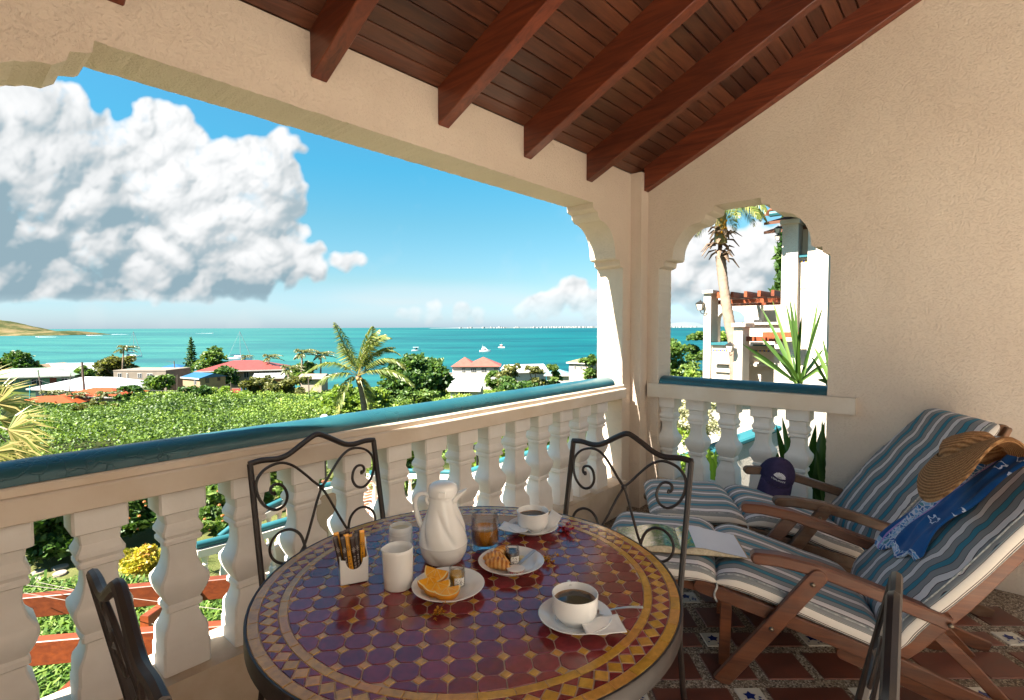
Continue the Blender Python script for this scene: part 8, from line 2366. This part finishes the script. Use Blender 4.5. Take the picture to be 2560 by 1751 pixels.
# lower stairs and terraces: balustrades with teal rails
def mini_bal():
    pr = [(0.0, 0.0), (0.055, 0.0), (0.055, 0.10), (0.035, 0.12), (0.05, 0.20), (0.06, 0.27), (0.035, 0.42), (0.032, 0.46), (0.042, 0.48), (0.03, 0.50), (0.05, 0.56), (0.055, 0.62), (0.0, 0.62)]
    return mesh_from("baluster", MB().lathe(pr, 10, cap=False), pm("garden_white", (0.70, 0.63, 0.55)), smooth=True, angle=40)
me_mb = mini_bal()
def garden_rail(label, pts, n):
    """pts: (px, py, depth) along the rail top"""
    Q = [at(px, py, D) for px, py, D in pts]; root = thing("garden_balustrade", label, "balustrade", tuple(Q[0] - Z1 * 0.9), 0, "white balustrades with teal rails along the lower stairs")
    for a, b in zip(Q, Q[1:]):
        obj("handrail", MB().tube([a - Z1 * 0.04, b - Z1 * 0.04], 0.055, 10), M_VTEAL, root, smooth=True); obj("rail_beam", MB().plank(a - Z1 * 0.155, b - Z1 * 0.155, 0.16, 0.11), pm("garden_white", (0.70, 0.63, 0.55)), root); obj("plinth", MB().plank(a - Z1 * 1.13, b - Z1 * 1.13, 0.2, 0.60), pm("garden_plinth", (0.62, 0.52, 0.43)), root)
        k = max(2, int((b - a).length / 0.19))
        for i in range(k):
            p = a.lerp(b, (i + 0.5) / k) - Z1 * 0.83; piece("baluster", me_mb, root, p - Vector(root.location))
garden_rail("lowest stair balustrade nearest the yellow-green bush", [(488, 1358, 7.6), (579, 1336, 8.0), (735, 1290, 8.6)], 8)
garden_rail("short stair balustrade branching up behind the lowest one", [(548, 1337, 9.0), (600, 1296, 9.3), (735, 1232, 10.2)], 8)
garden_rail("balustrade seen through the scrolls of the chair back", [(800, 1212, 10.3), (856, 1200, 10.6)], 6)
garden_rail("far curved balustrade with sunlit balusters behind the jug", [(925, 1178, 12.2), (990, 1174, 12.6), (1060, 1173, 12.6), (1150, 1178, 12.2)], 10)
garden_rail("stair balustrade climbing to the right behind the middle balusters", [(1165, 1176, 11.0), (1270, 1141, 10.2), (1400, 1108, 9.4)], 10)
garden_rail("lower flight of the stair behind the right end balusters", [(1180, 1330, 7.6), (1330, 1262, 7.2), (1480, 1180, 6.6)], 10)
# pink post, brick paths
po = atz(0, 0, 0) if False else at(780, 1300, 10.2)
gp_ = thing("gate_post", "salmon rendered post beside the brick path", "post", (po.x, po.y, -3.24))
obj("shaft", MB().box(po.x - 0.45, po.x + 0.55, po.y - 0.12, po.y + 0.12, -3.24, zat(800, 1212, 10.2) - 0.2), pm("salmon_render", (0.36, 0.24, 0.18)), gp_)
obj("cap", MB().box(po.x - 0.5, po.x + 0.6, po.y - 0.17, po.y + 0.17, zat(800, 1212, 10.2) - 0.199, zat(800, 1212, 10.2) - 0.1), pm("garden_white", (0.70, 0.63, 0.55)), gp_)
M_BRICK = paint("paving_brick", (0.22, 0.08, 0.04), 0.85, 0.15, 6)
me_brick = tile_mesh("brick", 0.30, 0.15, M_BRICK, 0.03, 0.006)
path = struct("brick_path", MB().prism([(p.x, p.y) for p in (atz(690, 1350, -3.2), atz(960, 1350, -3.2), atz(1500, 1330, -3.2), atz(1440, 1180, -3.2), atz(900, 1185, -3.2), atz(735, 1280, -3.2))], lambda u, v, w: (u, v, -3.19 - w), 0.15), paint("pale_mortar", (0.60, 0.52, 0.44), 0.9))
bc = atz(900, 1290, -3.19); cnt = 0
for i in range(-14, 30):
    for j in range(-22, 22):
        p = bc + Vector((1, 0, 0)) * (i * 0.345 + (0.17 if j % 2 else 0)) + Vector((0, 1, 0)) * (j * 0.20); v = p - CAMP; D = v.dot(FWD)
        px, py = 1280 + FPX * v.dot(RGT) / D, 875.5 - FPX * v.dot(UP2) / D
        if cnt < 290 and ((735 < px < 945 and 1200 < py < 1340) or (1150 < px < 1420 and 1200 < py < 1320)): piece("brick", me_brick, path, p + Z1 * -0.02, 0); cnt += 1
lp = at(1193, 1180, 10.9); lamp = thing("garden_lamp", "slim dark garden lamp post behind the middle balusters", "lamp", (lp.x, lp.y, -3.2))
obj("post", MB().tube([(lp.x, lp.y, -3.2), tuple(at(1193, 1122, 10.9))], 0.025, 6), pm("lantern_black", (0.02, 0.018, 0.016), 0.4), lamp); obj("lamp_head", MB().box(lp.x - .07, lp.x + .07, lp.y - .07, lp.y + .07, zat(1193, 1124, 10.9), zat(1193, 1112, 10.9)), pm("lantern_black", (0.02, 0.018, 0.016), 0.4), lamp)
gp0 = at(811, 1043, 13); gl_ = thing("globe_lamp", "white globe lamp just showing above the handrail", "lamp", (gp0.x, gp0.y, -3.2))
obj("globe", MB().ball(gp0 - Z1 * 0.04, 0.11, 16, 10), pm("white_globe", (0.75, 0.74, 0.72), 0.3), gl_, smooth=True); obj("post", MB().tube([(gp0.x, gp0.y, -3.2), (gp0.x, gp0.y, gp0.z - 0.15)], 0.03, 8), pm("lantern_black", (0.02, 0.018, 0.016), 0.4), gl_)
